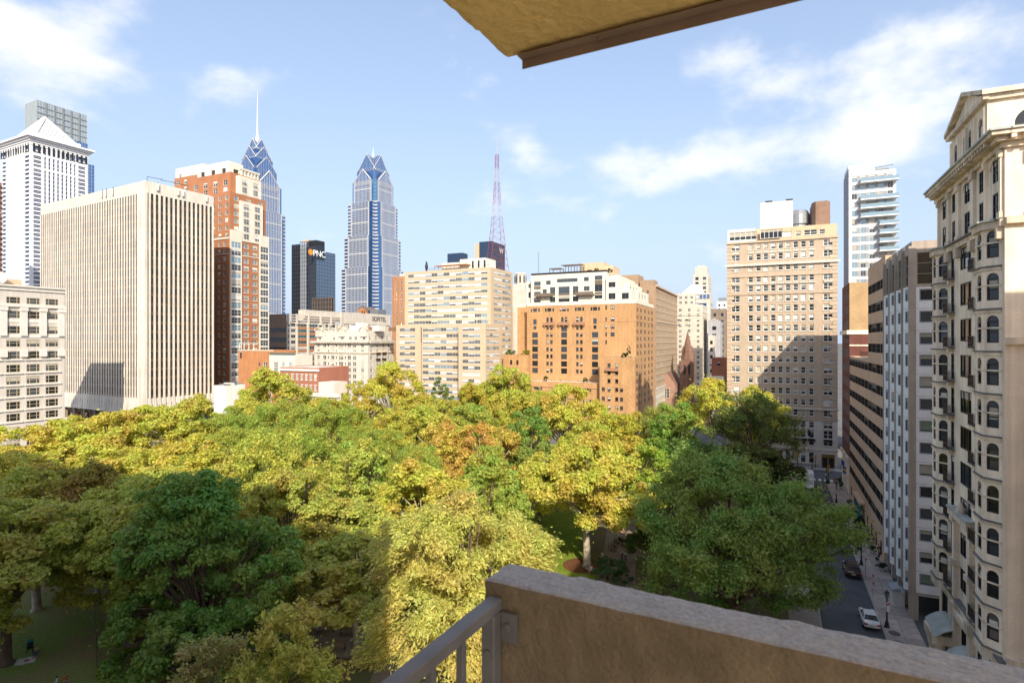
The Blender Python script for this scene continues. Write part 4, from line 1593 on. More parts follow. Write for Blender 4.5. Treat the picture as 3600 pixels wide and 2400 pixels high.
bt.close(-bW, -.01, .01, bD, 0, Z1, TB, ROOF_L, 'fr')
for F, a, b_ in ((BF, -bW, 0), (BR_, q2, q3)):
    F.slab(bt.part('string_course'), a, b_ + .1, Z1 - .5, Z1 + .3, -.1, .3, TS)
    F.slab(bt.part('string_course'), a, b_, Z1 - 7.5, Z1 - 7.2, -.1, .15, TS)


def tier(x0, x1, y0, y1, z0, z1, m, front, side, part):
    F, S = bt.face(x1, y0, 0), bt.face(x1, y0, 90)
    bt.wall(F, x0 - x1, 0, z0, z1, m, front(F, x0 - x1, z0, z1), part=part)
    bt.wall(S, 0, y1 - y0, z0, z1, m, side(S, y1 - y0, z0, z1), part=part)
    bt.close(x0, x1 - .01, y0 + .01, y1, z0, z1, m, ROOF_L, 'fr', part)
    return F, S


def grid_w(sty, w, h, cw):
    def g(F, ext, z0, z1):
        n = max(1, int(abs(ext) / cw))
        k = int((z1 - z0 - .6) / FT)
        return [(q, z0 + .7 + FT * j, w, h, sty) for j in range(k) for q in lin(min(ext, 0), max(ext, 0), n)]
    return g


none = lambda *a_: []
z2 = BR_.z_at(4, 676)
tier(-bW, -1.2, 1.5, bD - .8, Z1, z2, TB, grid_w('tb2', 1.9, 2.1, 4.2), grid_w('tb3', 2.6, 2.1, 6.5), 'upper_wall')
tier(-12, .2, q2 - .2, q3 + 2.2, Z1, z2 - 3.4, TS, none, grid_w('tb3', 3.4, 2.5, 5.0), 'limestone_bay')
z3 = BR_.z_at(8, 608)
tier(-bW + 1, -4.0, 4.0, bD - 2.0, z2, z3, TB, grid_w('tb2', 2.6, 2.6, 6.5), grid_w('tb2', 2.2, 2.4, 8), 'upper_wall')
tier(-14, -1.6, 7.0, bD - 3.2, z2 - 3, z3 - 1.2, TS, none, grid_w('tb3', 3.0, 2.6, 4.6), 'limestone_bay')
z4 = BR_.z_at(10, 566)
tier(-bW + 3, -7.5, 6.0, 14.0, z3, z4, TS, grid_w('tplant', 3.0, 2.4, 7.0), grid_w('tplant', 3.0, 2.4, 5.0), 'roof_storey')
fr = bt.part('roof_frame')
zf0, zf1 = z3 - 1.5, BR_.z_at(12, 586)
for k in range(6):
    y = 11.5 + k * 1.9
    fr.box(-6.5, -5.6, y, y + .7, zf0, zf1 - .8, TS)
    fr.box(-12, -5.6, y + .1, y + .5, zf1 - 2.4, zf1 - 1.6, TS)
fr.box(-6.7, -5.4, 11, 22.2, zf1 - .9, zf1, TS)
fr.box(-13, -12, 11, 22, zf0, zf1, TS)
# far-left shoulder seen above the slab
xs0, xs1 = BF.s_at(560), BF.s_at(665)
tier(xs0, xs1, 8, 22, 0, BF.z_at(-40, 640) + 5, TB, grid_w('tb2', 2.2, 2.2, 5), none, 'upper_wall')
tier(xs0 - 2, xs1 - 3, 10, 22, BF.z_at(-40, 640) + 5, BF.z_at(-40, 606) + 6, TS, grid_w('tb2', 1.8, 2.0, 6), none, 'roof_storey')
# dark brick foot, orange side wing with the glazed pavilion
wg = MB()
bt.finish()

OB = mat('warm_brick', (.42, .19, .085), .9, .1, .3, .1, courses=.1)
wb = B('brick_wing_with_pavilion', 'warm brick lower wing with a cream glazed pavilion on its terrace', 'building', px=963, Y=235, theta=25, seed=36)
wF, wR = wb.face(0, 0, 0), wb.face(0, 0, 90)
ww = -wF.s_at(838)
wz = zat(1231, 235)
style('conserv', cols=3, rows=4, fw=.14, fm=F_white, inset=.15, blind=0, glass=(G_mid, PALE))
wb.wall(wF, -ww, 0, 0, wz, OB, [(wF.s_at(845) + .3, zat(1262, 235), 1.0, 3.0, 'far_n'), (wF.s_at(912), zat(1287, 235), 1.0, 1.3, 'far_n'), (wF.s_at(933), zat(1292, 235), 2.4, 2.2, 'tb2')])
wb.wall(wR, 0, 12, 0, wz, OB, [])
wb.close(-ww, -.01, .01, 12, 0, wz, OB, ROOF_L, 'fr')
wF.slab(wb.part('coping'), -ww, 0, wz - .3, wz + .05, -.1, .2, TS)
pv = wb.face(wF.s_at(957), -1.5, 0)
pw_ = pv.s_at(1037)
pzb, pzt = zat(1305, 233), zat(1248, 233)
wb.wall(pv, 0, pw_, pzb - 4, pzt, TS, [(pw_ * t, pzb - .5, 2.2, 4.4, 'conserv') for t in (.26, .55, .83)], part='pavilion_wall')
wb.close(pv.x0 + .01, pv.x0 + pw_, -1.49, 8, 0, pzt, TS, ROOF_L, 'f', 'pavilion_wall')
pv.slab(wb.part('terrace_railing'), 0, pw_, pzt, pzt + 1.0, -.2, -.12, F_green)
# pergola terrace of the tower's foot
zz = zat(1226, 240)
for k in range(10):
    wF.slab(wb.part('pergola'), wF.s_at(840) + k * .9, wF.s_at(840) + k * .9 + .15, zz + 2.2, zz + 2.4, -3, .2, F_white)
for k in range(4):
    wF.slab(wb.part('pergola'), wF.s_at(840) + k * 2.9, wF.s_at(840) + k * 2.9 + .2, zz - .3, zz + 2.2, -.2, 0, F_white)
wb.finish()
MB_ = mat('mansion_brick', (.34, .135, .085), .9, .1, .3, courses=.08)
style('geo', cols=2, rows=3, fw=.14, fm=F_white, inset=.15, blind=.4, sill=TS, head=TS)
mb_ = B('brick_mansion', 'red brick mansion block with white keystoned sash windows behind the square trees', 'building', px=1120, Y=205, theta=25, seed=37)
mF = mb_.face(0, 0, 0)
mw = -mF.s_at(985)
mz = zat(1292, 205)
mb_.wall(mF, -mw, 0, 0, mz, MB_, [(mF.s_at(p), z, 1.15, 1.9, 'geo') for p in (1045, 1061, 1077, 1093, 1109, 1028, 1008) for z in (mz - 4.6, mz - 8.4, mz - 12.0, mz - 15.8)])
mb_.close(-mw, -.01, .01, 16, 0, mz, MB_, ROOF_L, 'f')
mF.slab(mb_.part('cornice'), -mw - .3, .3, mz - 1.4, mz - .6, -.1, .4, F_white)
mF.slab(mb_.part('coping'), -mw, 0, mz - .1, mz + .12, -.3, .15, TS)
mb_.finish()
wl_ = simple('low_white_house', 'low white rendered building with roof plant between slab and brick tower', 752, 795, 862, 205, 1356, mat('white_stucco', (.72, .69, .63), .85, .06, .3, .08), None, 3, 4, 1, 1, seed=38, roof=ROOF)
for k in range(3):
    wl_.part('roof_unit').box(-5 + 1.6 * k, -4 + 1.6 * k, 3, 4.2, wl_.H - .3, wl_.H + .8, F_white)
wl_.part('roof_pipe').tube([(-6, 2, wl_.H + .3), (-1, 3, wl_.H + .3), (-1, 8, wl_.H + .3)], .2, PIPE, 6)
wl_.finish()
ls = simple('low_stone_house', 'low pale stone house with a bracketed cornice beside the brick mansion', 1082, 1192, 1200, 196, 1385, TS, 'far_n', 3.6, 3.2, 1.2, 2.0, seed=39, top_gap=2.0)
ls.F.slab(ls.part('cornice'), -ls.W, .3, ls.H - 1.2, ls.H - .5, -.1, .7, TS)
ls.part('roof_house').box(-12, -5, 3, 10, ls.H - .5, zat(1345, 200), TS)
ls.finish()

# ---- hotel slab with roof lettering
SO = mat('hotel_precast', (.58, .52, .44), .85, .06, .25, .1)
SOB = mat('hotel_brown', (.26, .19, .14), .8, .06, .4, .08)
SOR = mat('hotel_rust', (.40, .19, .09), .85, .06)
style('sof', cols=2, rows=1, fw=.10, fm=F_grey, inset=.3, blind=.4, glass=(G_mid, G_dark))
TEAL = glass('glass_teal', (.06, .14, .18), .06, .3, .7)
style('teal', cols=3, rows=1, fw=.08, fm=F_grey, inset=.08, blind=.25, glass=(TEAL, G_mid))
so = B('lettered_hotel', 'precast concrete hotel block with teal windows and dark rooftop lettering', 'building', px=1008, Y=330, theta=25, seed=41)
fF, fR = so.face(0, 0, 0), so.face(0, 0, 90)
fw_ = -fF.s_at(940)
fd = fR.s_at(1370)
fz = fR.z_at(0, 1103)
so.wall(fF, -fw_, 0, 0, fz, SOB, [])
for k in range(7):
    z = fz - 10.5 - k * 5.6
    if z > 0:
        fF.slab(so.part('window_band'), -fw_ + .2, -.4, z, z + 2.4, -.02, .06, G_dark)
sx = lambda c: fR.s_at(700 + c / 2.852)
wins = []
fz0 = fR.z_at(sx(945), 900 + 705 / 2.852)
for k in range(12):
    z = fz0 - k * 3.4
    if z < 1:
        continue
    wins += [(sx(897), z, 1.2, 1.9, 'sof'), (sx(945), z, 3.6, 1.9, 'sof'), ((sx(990) + sx(1080)) / 2, z, sx(1080) - sx(990), 1.7, 'teal'), ((sx(1102) + sx(1190)) / 2, z, sx(1190) - sx(1102), 1.7, 'teal')]
    if k < 4:
        for c in (1225, 1292, 1365, 1440, 1520, 1592, 1662, 1728, 1795, 1858):
            wins.append((sx(c), z, 4.4, 1.9, 'sof'))
so.wall(fR, 0, fd, 0, fz - 4.5, SO, wins)
for a, b_ in ((990, 1080), (1102, 1190)):
    for k in range(12):
        z = fz0 - k * 3.4
        if z > 3:
            fR.slab(so.part('rust_panel'), sx(a), sx(b_), z - 1.68, z - .02, -.02, .06, SOR)
fR.slab(so.part('pier'), sx(1083), sx(1100), 0, fz - 2, -.02, .6, SO)
fR.slab(so.part('pier'), sx(975), sx(988), 0, fz - 4, -.02, .4, SO)
for k in range(12):
    fR.slab(so.part('pier'), sx(885 + 70 * k + 340), sx(885 + 70 * k + 352), fz - 9.5, fz - 4.4, -.02, .5, SO)
fR.slab(so.part('parapet'), sx(1420), fd, fz - 4.4, fR.z_at(sx(1600), 1100), -.5, .5, SO)
fR.slab(so.part('parapet'), sx(1070), fd - .2, fz - 3, fR.z_at(sx(1300), 1097) + .6, -6, -.6, SO)
for k in range(3):
    fR.slab(so.part('roof_rail'), sx(885), sx(1418), fz - .8 - 1.5 * k, fz - .1 - 1.5 * k, .1, .7, SO)
for c in (885, 968, 1085, 1205, 1310, 1410):
    fR.slab(so.part('pier'), sx(c), sx(c + 14), fz - 6, fz + .2, -.3, .95, SO)
so.close(-fw_, -.01, .01, fd, 0, fz - 4.4, SO, ROOF_L, 'fr')
tmesh = text_mesh('SOFITEL', 4.4, mat('letter_black', (.05, .05, .05), .6, 0), .12)
t = obj('lettering', tmesh, so.root)
t.matrix_local = fR.mtx(sx(1800), fz - 1.6, .66) @ Matrix.Rotation(R(90), 4, 'X')
so.finish()
gh = simple('gabled_penthouse', 'small brick gabled rooftop house above the hotel lettering', 1257, 1287, 1294, 420, 1090, OB, None, 3, 5, 1, 1, seed=42)
gh.part('gable').face([(-gh.W, -.05, gh.H), (0, -.05, gh.H), (-gh.W / 2, -.05, gh.H + 2.6)], OB)
gh.part('gable_roof').face([(-gh.W - .4, -.4, gh.H - .2), (-gh.W / 2, -.4, gh.H + 2.8), (-gh.W / 2, 14, gh.H + 2.8), (-gh.W - .4, 14, gh.H - .2)], KDARK)
gh.part('gable_roof').face([(.4, -.4, gh.H - .2), (.4, 14, gh.H - .2), (-gh.W / 2, 14, gh.H + 2.8), (-gh.W / 2, -.4, gh.H + 2.8)], KDARK)
for q in (-1.6, -3.6):
    gh.win(gh.F, q, gh.H - 3, 1.0, 2.4, 'far_n', .22)
gh.part('roof_plant').box(2, 9, 2, 12, gh.H - 3, gh.H + .6, PIPE)
gh.finish()

# ---- white beaux-arts apartment house
AW = mat('white_glazed', (.56, .52, .455), .7, .06, .25, .08)
style('baw', cols=2, rows=2, fw=.12, fm=F_white, inset=.2, blind=.4, sill=AW)
style('baw3', cols=3, rows=2, fw=.12, fm=F_white, inset=.2, blind=.4, sill=AW)
ba = B('white_mansard_house', 'white beaux arts apartment house with dormered attic and deep cornice', 'building', px=1294, Y=262, theta=25, seed=44)
aF, aR = ba.face(0, 0, 0), ba.face(0, 0, 90)
aw, ad = -aF.s_at(1105), aR.s_at(1384)
ac, at_ = zat(1203, 262), zat(1160, 262)
apy = [900 + y / 2.852 for y in (960, 1022, 1086, 1148, 1212, 1275, 1336, 1400, 1462)]
az = [zat(p, 262) - .9 for p in apy]
ax = lambda c: aF.s_at(700 + c / 2.852)
wins = []
for z in [ac - 2.6 + .2] + az:
    for c, w, st in ((1195, 1.5, 'baw'), (1257, 2.0, 'baw'), (1338, 2.0, 'baw'), (1422, 2.8, 'baw3'), (1503, 2.0, 'baw'), (1556, 2.0, 'baw'), (1636, 1.6, 'baw')):
        wins.append((ax(c), z, w, 1.8, st))
    for c in (1297, 1376, 1466):
        wins.append((ax(c), z + .3, .6, 1.3, 'far_n'))
ba.wall(aF, -aw, 0, 0, ac, AW, wins)
ba.wall(aR, 0, ad, 0, ac, AW, [(aR.s_at(700 + c / 2.852), z, 1.5, 1.8, 'baw') for z in [ac - 2.4] + az for c in (1728, 1790, 1850, 1902)])
ba.close(-aw, -.01, .01, ad, 0, ac, AW, ROOF_L, 'fr')
for F, a, b_ in ((aF, -aw - 1.2, 1.2), (aR, -.0, ad + .8)):
    F.slab(ba.part('cornice'), a, b_, ac, ac + .7, -.2, 1.5 if F is aF else 1.49, AW)
    F.slab(ba.part('cornice'), a + .5, b_ - .5, ac - .6, ac - .002, -.2, .8 if F is aF else .79, LIME_D)
    F.slab(ba.part('cornice'), a + 1, b_ - 1, ac - 5.0, ac - 4.5, -.1, .5 if F is aF else .49, LIME_D)
    n = int((b_ - a) / 1.0)
    for k in range(n):
        F.slab(ba.part('modillions|stuff'), a + k, a + k + .45, ac - .5, ac - .05, .8, 1.4, AW)
zi = ac + .7
ba.wall(ba.face(-.8, .8, 0), -aw + 1.6, 0, zi, at_, AW, [(ax(c) + .8, zi + .5, 1.7, 1.9, 'baw') for c in (1195, 1257, 1338, 1422, 1503, 1556, 1640)], part='attic')
ba.wall(ba.face(-.8, .8, 90), 0, ad - 1.6, zi, at_, AW, [(aR.s_at(700 + c / 2.852) - .8, zi + .5, 1.4, 1.9, 'baw') for c in (1728, 1790, 1850, 1902)], part='attic')
ba.close(-aw + .8, -.81, .81, ad - .8, zi, at_, AW, ROOF_L, 'fr', 'attic')
for c in (1195, 1422, 1640):
    q = ax(c)
    d = MB()
    aF.slab(d, q - 2.0, q + 2.0, at_ - 3.0, at_ + .2, -1.2, -.2, AW)
    for k in range(8):
        a0, a1 = math.pi * k / 8, math.pi * (k + 1) / 8
        d.hexa([aF.P(q - 2.3 * math.cos(a0), at_ + 1.3 * math.sin(a0), .1), aF.P(q - 2.3 * math.cos(a1), at_ + 1.3 * math.sin(a1), .1), aF.P(q - 2.3 * math.cos(a1), at_ + 1.3 * math.sin(a1), -1.2), aF.P(q - 2.3 * math.cos(a0), at_ + 1.3 * math.sin(a0), -1.2),
                aF.P(q - 2.6 * math.cos(a0), at_ + 1.6 * math.sin(a0), .1), aF.P(q - 2.6 * math.cos(a1), at_ + 1.6 * math.sin(a1), .1), aF.P(q - 2.6 * math.cos(a1), at_ + 1.6 * math.sin(a1), -1.2), aF.P(q - 2.6 * math.cos(a0), at_ + 1.6 * math.sin(a0), -1.2)], LIME_D)
    d.build('dormer', ba.root)
for c, h in ((1440, 2.4), (1500, 3.6), (1600, 1.6), (1660, 2.2), (1830, 1.4)):
    ba.part('roof_plant').box(ax(c), ax(c) + 4, 5, 9, at_ - .4, at_ + h, F_white if h > 2 else RUST)
for c in (1790, 1850):
    for k in (0, 1):
        d = MB()
        q = aR.s_at(700 + c / 2.852)
        aR.slab(d, q - 1.3, q + 1.3, az[k] - .3, az[k] + .6, .02, .7, IRON)
        d.build('iron_balcony', ba.root)
aF.slab(ba.part('balcony'), ax(1352), ax(1475), az[3] + 2.6, az[3] + 3.0, .01, 1.0, LIME_D)
ba.finish()

# ---- tan slab apartments with ribbon windows
TA = mat('tan_apartment_brick', (.52, .405, .275), .9, .05, .2, .06)
WFR = mat('frame_alu', (.55, .56, .56), .4, .0, metal=.3)
PW_ = mat('pane_panel', (.66, .66, .64), .5, 0)
style('apt', cols=4, rows=2, fw=.09, fm=WFR, inset=.12, blind=.66, glass=(G_dark, G_mid, PALE), bm=(PW_, blind_w, blind_w), bmax=1.0, uneven=[.25, .5, .75])
ap = B('tan_ribbon_apartments', 'tan brick slab apartment tower with white ribbon windows and a roof terrace', 'building', px=1725, Y=248, theta=25, seed=46)
pF, pR = ap.face(0, 0, 0), ap.face(0, 0, 90)
cx6 = lambda c: 1360 + c / 2.614
py6 = lambda y: 800 + y / 2.614
uw, ud = -pF.s_at(1423), pR.s_at(1802)
uz = zat(py6(362), 248)
FA = (zat(py6(388), 248) - zat(py6(845), 248)) / 8


def ribbon(F, a, b, z, h, sty, seg=3.2):
    n = max(1, round((b - a) / seg))
    w = (b - a) / n
    return [(a + (k + .5) * w, z, w - .02, h, sty) for k in range(n)]


zt6 = zat(py6(420), 248)
wins, winr = [], []
for k in range(9):
    z = zt6 - k * FA
    wins += ribbon(pF, pF.s_at(cx6(195)), pF.s_at(cx6(925)), z, 1.45, 'apt')
    winr += ribbon(pR, pR.s_at(cx6(985)), pR.s_at(cx6(1055)), z, 1.45, 'apt') + ribbon(pR, pR.s_at(cx6(1062)), pR.s_at(cx6(1140)), z, 1.45, 'apt')
lz = zat(py6(885), 240)
ap.wall(pF, -uw, 0, lz - 8, uz, TA, wins)
nlow = [zt6 - k * FA for k in range(9, 21)]
for z in nlow:
    winr += ribbon(pR, pR.s_at(cx6(1062)), pR.s_at(cx6(1140)), z, 1.45, 'apt')
ap.wall(pR, 0, ud, 0, uz, TA, winr)
ap.close(-uw, -.01, .01, ud, 0, uz, TA, ROOF_L, 'fr')
# lower block in front: left wing, recess, projecting right wing
y0 = -9.0
Pl = ap.face(0, y0, 0)
la, lb_, lc, ld = (Pl.s_at(cx6(c)) for c in (85, 312, 655, 905))
zlow = [zat(py6(948), 240) - FA * k for k in range(13)]
zlow = [z for z in zlow if z > .5]
ap.wall(Pl, la, lb_, 0, lz, TA, [w for z in zlow for w in ribbon(Pl, Pl.s_at(cx6(117)), Pl.s_at(cx6(260)), z, 1.45, 'apt')], part='lower_wall')
ap.wall(ap.face(0, y0 + .6, 0), lb_, lc, 0, lz - .01, TA, [w for z in zlow for w in ribbon(Pl, Pl.s_at(cx6(322)), Pl.s_at(cx6(652)), z, 1.45, 'apt')], part='lower_wall')
Pr = ap.face(0, y0 - 4, 0)
rc, rd = Pr.s_at(cx6(658)), Pr.s_at(cx6(908))
ap.wall(Pr, rc, rd, 0, lz, TA, [w for z in zlow for w in ribbon(Pr, Pr.s_at(cx6(694)), Pr.s_at(cx6(858)), z, 1.45, 'apt')], part='lower_wall')
Prr = ap.face(rd, y0 - 4, 90)
re_ = min(Prr.s_at(cx6(1066)), -y0 + 4)
ap.wall(Prr, 0, re_, 0, lz, TA, [w for z in zlow for w in ribbon(Prr, .8, re_ - .3, z, 1.45, 'apt')], part='lower_wall')
ap.close(rc, rd - .01, y0 - 3.99, 0, 0, lz, TA, ROOF_L, 'fr', 'lower_wall')
ap.close(la, rc, y0 + .61, 0, 0, lz - .02, TA, ROOF_L, 'f', 'lower_wall')
for k in range(30):
    q = la + (rd - la) * k / 30
    ap.part('terrace_railing').box(q, q + .06, y0 + .8, y0 + .86, lz, lz + 1.1, F_black)
ap.part('terrace_railing').box(la, rd, y0 + .8, y0 + .86, lz + 1.1, lz + 1.18, F_black)
ap.part('terrace_awning').box(rc + 2, rc + 9, y0 + 2, y0 + 6, lz + 2.3, lz + 2.5, F_white)
for q in (rc + 2, rc + 5.5, rc + 8.9):
    ap.part('terrace_awning').box(q, q + .12, y0 + 2, y0 + 2.12, lz - .2, lz + 2.3, F_white)
# roof
RW = mat('roof_render', (.66, .62, .53), .85, .05, .3, .05)
q6 = lambda c: pF.s_at(cx6(c))
ap.part('roof_house').box(q6(440), q6(605), 6, 14, uz - .3, zat(py6(290), 252), RW)
ap.part('roof_house').box(q6(620), q6(860), 5, 15, uz - .3, zat(py6(268), 252), RW)
ap.part('roof_house').box(q6(180), q6(290), 3, 8, uz - .3, zat(py6(382), 252), RW)
ap.part('awning').box(q6(415), q6(720), 1.5, 5, uz + 2.2, uz + 2.4, mat('awning_orange', (.50, .20, .07), .8, .1))
for k in range(9):
    q = q6(420) + k * (q6(715) - q6(420)) / 8
    ap.part('awning').box(q, q + .12, 1.6, 1.72, uz - .2, uz + 2.2, RUST)
for k in range(40):
    q = q6(360) + k * (-.3 - q6(360)) / 40
    ap.part('roof_railing').box(q, q + .05, .4, .45, uz, uz + 1.1, F_black)
ap.part('roof_railing').box(q6(360), -.3, .4, .46, uz + 1.1, uz + 1.18, F_black)
ap.part('roof_figure').lathe([(.2, uz), (.5, uz + 1.2), (.75, uz + 2.6), (.6, uz + 3.6), (.35, uz + 4.1), (.45, uz + 4.6), (.15, uz + 5)], F_black, (q6(320), 4), 8)
for k in range(3):
    ap.part('roof_vent').box(q6(680) + 3 * k + 3, q6(680) + 3 * k + 3.8, 4.8, 5.1, uz + .5, uz + 4, F_black)
ap.finish()

# ---- far towers between
DEC = mat('deco_brick', (.38, .20, .11), .9, .1, .2, .15)
b = simple('deco_brick_tower', 'brown brick deco tower standing beside the tan ribbon apartments', 1382, 1424, 1432, 325, 972, DEC, 'far', 3.4, 3.4, 1.8, 2.0, seed=48)
for k in range(6):
    b.F.slab(b.part('pier'), -b.W + k * b.W / 5 - .3, -b.W + k * b.W / 5 + .3, 0, b.H + .6, -.1, .35, DEC)
b.part('shoulder').box(-b.W - 1.6, -b.W, 1, 14, 0, zat(1010, 325), DEC)
b.part('roof_vent').box(-6, -3, 3, 6, b.H - .4, b.H + 2.0, F_white)
b.finish()


def curtain(b, F, a, e, z0, z1, pw, ph, g, m, bw=.25, pr=.2, part='mullions|stuff'):
    """glass plane with a real grid of bars."""
    b.part('glazing').face([F.P(a, z0), F.P(e, z0), F.P(e, z1), F.P(a, z1)], g)
    n = max(1, round((e - a) / pw))
    for k in range(n + 1):
        q = a + (e - a) * k / n
        F.slab(b.part(part), q - bw / 2, q + bw / 2, z0, z1, -.05, pr, m, 'kb')
    n = max(1, round((z1 - z0) / ph))
    for k in range(n + 1):
        z = z0 + (z1 - z0) * k / n
        F.slab(b.part(part), a, e, z - bw / 2, z + bw / 2, -.05, pr * .8, m, 'klr')


def glassbox(name, label, pxl, pxc, pxr, Y, py, g, m, pw, ph, theta=25, bw=.3):
    b = B(name, label, 'building', px=pxc, Y=Y, theta=theta)
    F, S = b.face(0, 0, 0), b.face(0, 0, 90)
    b.W, b.D, b.H = -F.s_at(pxl), S.s_at(pxr), zat(py, Y)
    curtain(b, F, -b.W, 0, 0, b.H, pw, ph, g, m, bw)
    curtain(b, S, 0, b.D, 0, b.H, pw, ph, g, m, bw)
    b.part('rear_wall').box(-b.W, -.02, .02, b.D, 0, b.H, m, 'fr')
    b.F, b.S = F, S
    return b


G_navy = glass('glass_navy', (.05, .09, .17), .05, .7, .6, .1)
G_steel = glass('glass_steel', (.20, .27, .36), .05, .8, .6, .1)
DARKM = mat('mullion_dark', (.05, .055, .065), .5, 0)
glassbox('low_dark_glass_box', 'low dark glass office box showing over the tan apartment roof', 1574, 1625, 1643, 420, 889, G_navy, DARKM, 3, 3.6).finish()
b = glassbox('dark_glass_hotel_tower', 'dark glass hotel tower with a pale letter on its crown behind the red mast', 1686, 1728, 1774, 440, 848, G_navy, DARKM, 2.2, 3.4)
b.part('tan_pier').box(-b.W - 4.2, -b.W, 0, 8, 0, zat(852, 440), mat('pier_tan', (.55, .40, .27), .9, .05))
t = obj('lettering', text_mesh('W', 6.5, F_white, .1), b.root)
t.matrix_local = b.S.mtx(b.D * .72, b.H - 7.5, .35) @ Matrix.Rotation(R(90), 4, 'X')
b.finish()
ln_ = B('stone_lantern_tower', 'pale stone tower with an octagonal lantern top between the tan and orange blocks', 'building', px=1818, Y=360, theta=25, seed=50)
zq = zat(960, 360)
ln_.part('lantern').lathe([(3.6, zat(1000, 360)), (3.6, zq - .6), (3.9, zq - .5), (3.9, zq), (3.2, zq + .6)], WST, (0, 5), 8)
ln_.part('shaft').box(-6, 6, 0, 12, 0, zat(1020, 360), WST)
ln_.part('shaft').box(-5, 5, 1, 11, zat(1020, 360), zat(1000, 360), WST)
for a_ in range(8):
    an = R(22.5 + 45 * a_)
    c_, s_ = math.cos(an), math.sin(an)
    ln_.part('opening').tube([(3.35 * c_, 5 + 3.35 * s_, zat(992, 360)), (3.35 * c_, 5 + 3.35 * s_, zat(968, 360))], .55, F_black, 6)
ln_.part('side_block').box(-9, -2, -9, -1, 0, zat(1075, 355), WST)
ln_.finish()

# ---- red and white lattice mast
mst = empty('lattice_mast', (kx(1747) * 300, 300, 0), R(20))
tag(mst, 'tall red and white lattice broadcast mast rising behind the tan apartment roof', 'mast')
RED = mat('mast_red', (.26, .055, .045), .6, .1)
WHT = mat('mast_white', (.42, .34, .33), .6, 0)
zb_, zt_ = zat(960, 300), zat(545, 300)
nl = 17
sec = {}


def hw(t):
    return 4.3 * (1 - t) ** 1.7 + .75


for k in range(nl):
    t0, t1 = k / nl, (k + 1) / nl
    z0, z1 = zb_ + (zt_ - zb_) * t0, zb_ + (zt_ - zb_) * t1
    m_ = RED if k % 5 < 3 or k < 7 else WHT
    w0, w1 = hw(t0), hw(t1)
    s_ = MB()
    cr = [(-1, -1), (1, -1), (1, 1), (-1, 1)]
    bt_ = .22 if k < 6 else .18
    for i in range(4):
        a_, c_ = cr[i], cr[(i + 1) % 4]
        s_.bar((a_[0] * w0, a_[1] * w0, z0), (a_[0] * w1, a_[1] * w1, z1), bt_, m_)
        s_.bar((a_[0] * w0, a_[1] * w0, z0), (c_[0] * w1, c_[1] * w1, z1), bt_ * .4, m_)
        s_.bar((c_[0] * w0, c_[1] * w0, z0), (a_[0] * w1, a_[1] * w1, z1), bt_ * .4, m_)
        s_.bar((a_[0] * w1, a_[1] * w1, z1), (c_[0] * w1, c_[1] * w1, z1), bt_ * .45, m_)
    s_.build('lattice_section', mst)
s_ = MB()
s_.tube([(0, 0, zt_), (0, 0, zat(490, 300))], [.22, .1], WHT, 6)
s_.build('aerial', mst)
s_ = MB()
s_.box(-6, 6, -6, 6, 0, zb_, TA)
s_.build('base_building', mst)
th = empty('thin_mast', (kx(1893) * 330, 330, 0))
tag(th, 'thin grey radio mast above the orange brick block', 'mast')
s_ = MB()
z0 = zat(940, 330)
for i in range(3):
    an = i * 2.094
    s_.bar((.35 * math.cos(an), .35 * math.sin(an), 0), (.25 * math.cos(an), .25 * math.sin(an), zat(885, 330)), .14, PIPE)
for k in range(int(zat(885, 330) / 3)):
    s_.bar((.35, 0, k * 3), (-.17, .3, k * 3 + 1.5), .08, PIPE)
s_.build('lattice_section', th)

# ---- dark glass bank tower with lettering
pn = B('dark_glass_bank_tower', 'dark glass bank tower with a pale central strip and small white sign at its top', 'building', px=1112, Y=490, theta=25, seed=52)
G_black = glass('glass_black', (.02, .025, .035), .04, .3, .8, .1)
nF_, nS_ = pn.face(0, 0, 0), pn.face(0, 0, 90)
zt1, zt2, zt3 = zat(853, 490), zat(865, 490), zat(880, 490)
a0 = nF_.s_at(1026)
qa, qb = nF_.s_at(1055), nF_.s_at(1078)
curtain(pn, nF_, a0, qa, 0, zt1, 2.2, 3.6, G_black, DARKM, .25)
curtain(pn, nF_, qa, qb, 0, zt1 + 2, 2.6, 3.6, glass('glass_silver', (.50, .54, .58), .08, .6, .6), DARKM, .25)
curtain(pn, nF_, qb, 0, 0, zt2, 2.2, 3.6, G_black, DARKM, .25)
sd = nS_.s_at(1178)
curtain(pn, nS_, 0, sd, 0, zt3, 1.9, 3.0, G_steel, DARKM, .22)
pn.part('rear_wall').box(a0, -.05, .05, sd, 0, zt3 - .5, DARKM, 'fr')
nP = pn.face(qb, 1.0, 0)
pn.part('sign_storey').box(qb, -.3, .3, sd * .45, zt2 - 2, zat(846, 490), DARKM)
nS2 = pn.face(-.3, .3, 90)
t = obj('lettering', text_mesh('PNC', 7.5, mat('sign_white', (.85, .85, .85), .5, 0), .15), pn.root)
tq = nS2.s_at(1113)
SG = pn.face(-.3, 0, 90)
pn.part('sign_storey').box(-9, -.3, .3, sd * .45, zt2 - 8, zat(843, 490), DARKM)
SQ = Face(pn, 0, 0, 90)
pn.part('sign_board').box(.02, .5, .2, SQ.s_at(1140), zt3 - 7.5, zat(862, 492), G_black)
t.matrix_local = SQ.mtx(SQ.s_at(1121), zt3 - 5.2, .55) @ Matrix.Rotation(R(90), 4, 'X')
lg_ = MB()
ctr = SQ.P(SQ.s_at(1116) - 8.5, zt3 - 2.6, .55)
lg_.lathe([(2.6, -.1), (2.6, .1)], mat('sign_orange', (.75, .28, .03), .5, 0), (0, 0), 14)
e_ = lg_.build('emblem', pn.root)
e_.matrix_local = Matrix.Translation(ctr) @ Matrix.Rotation(R(90), 4, 'Y')
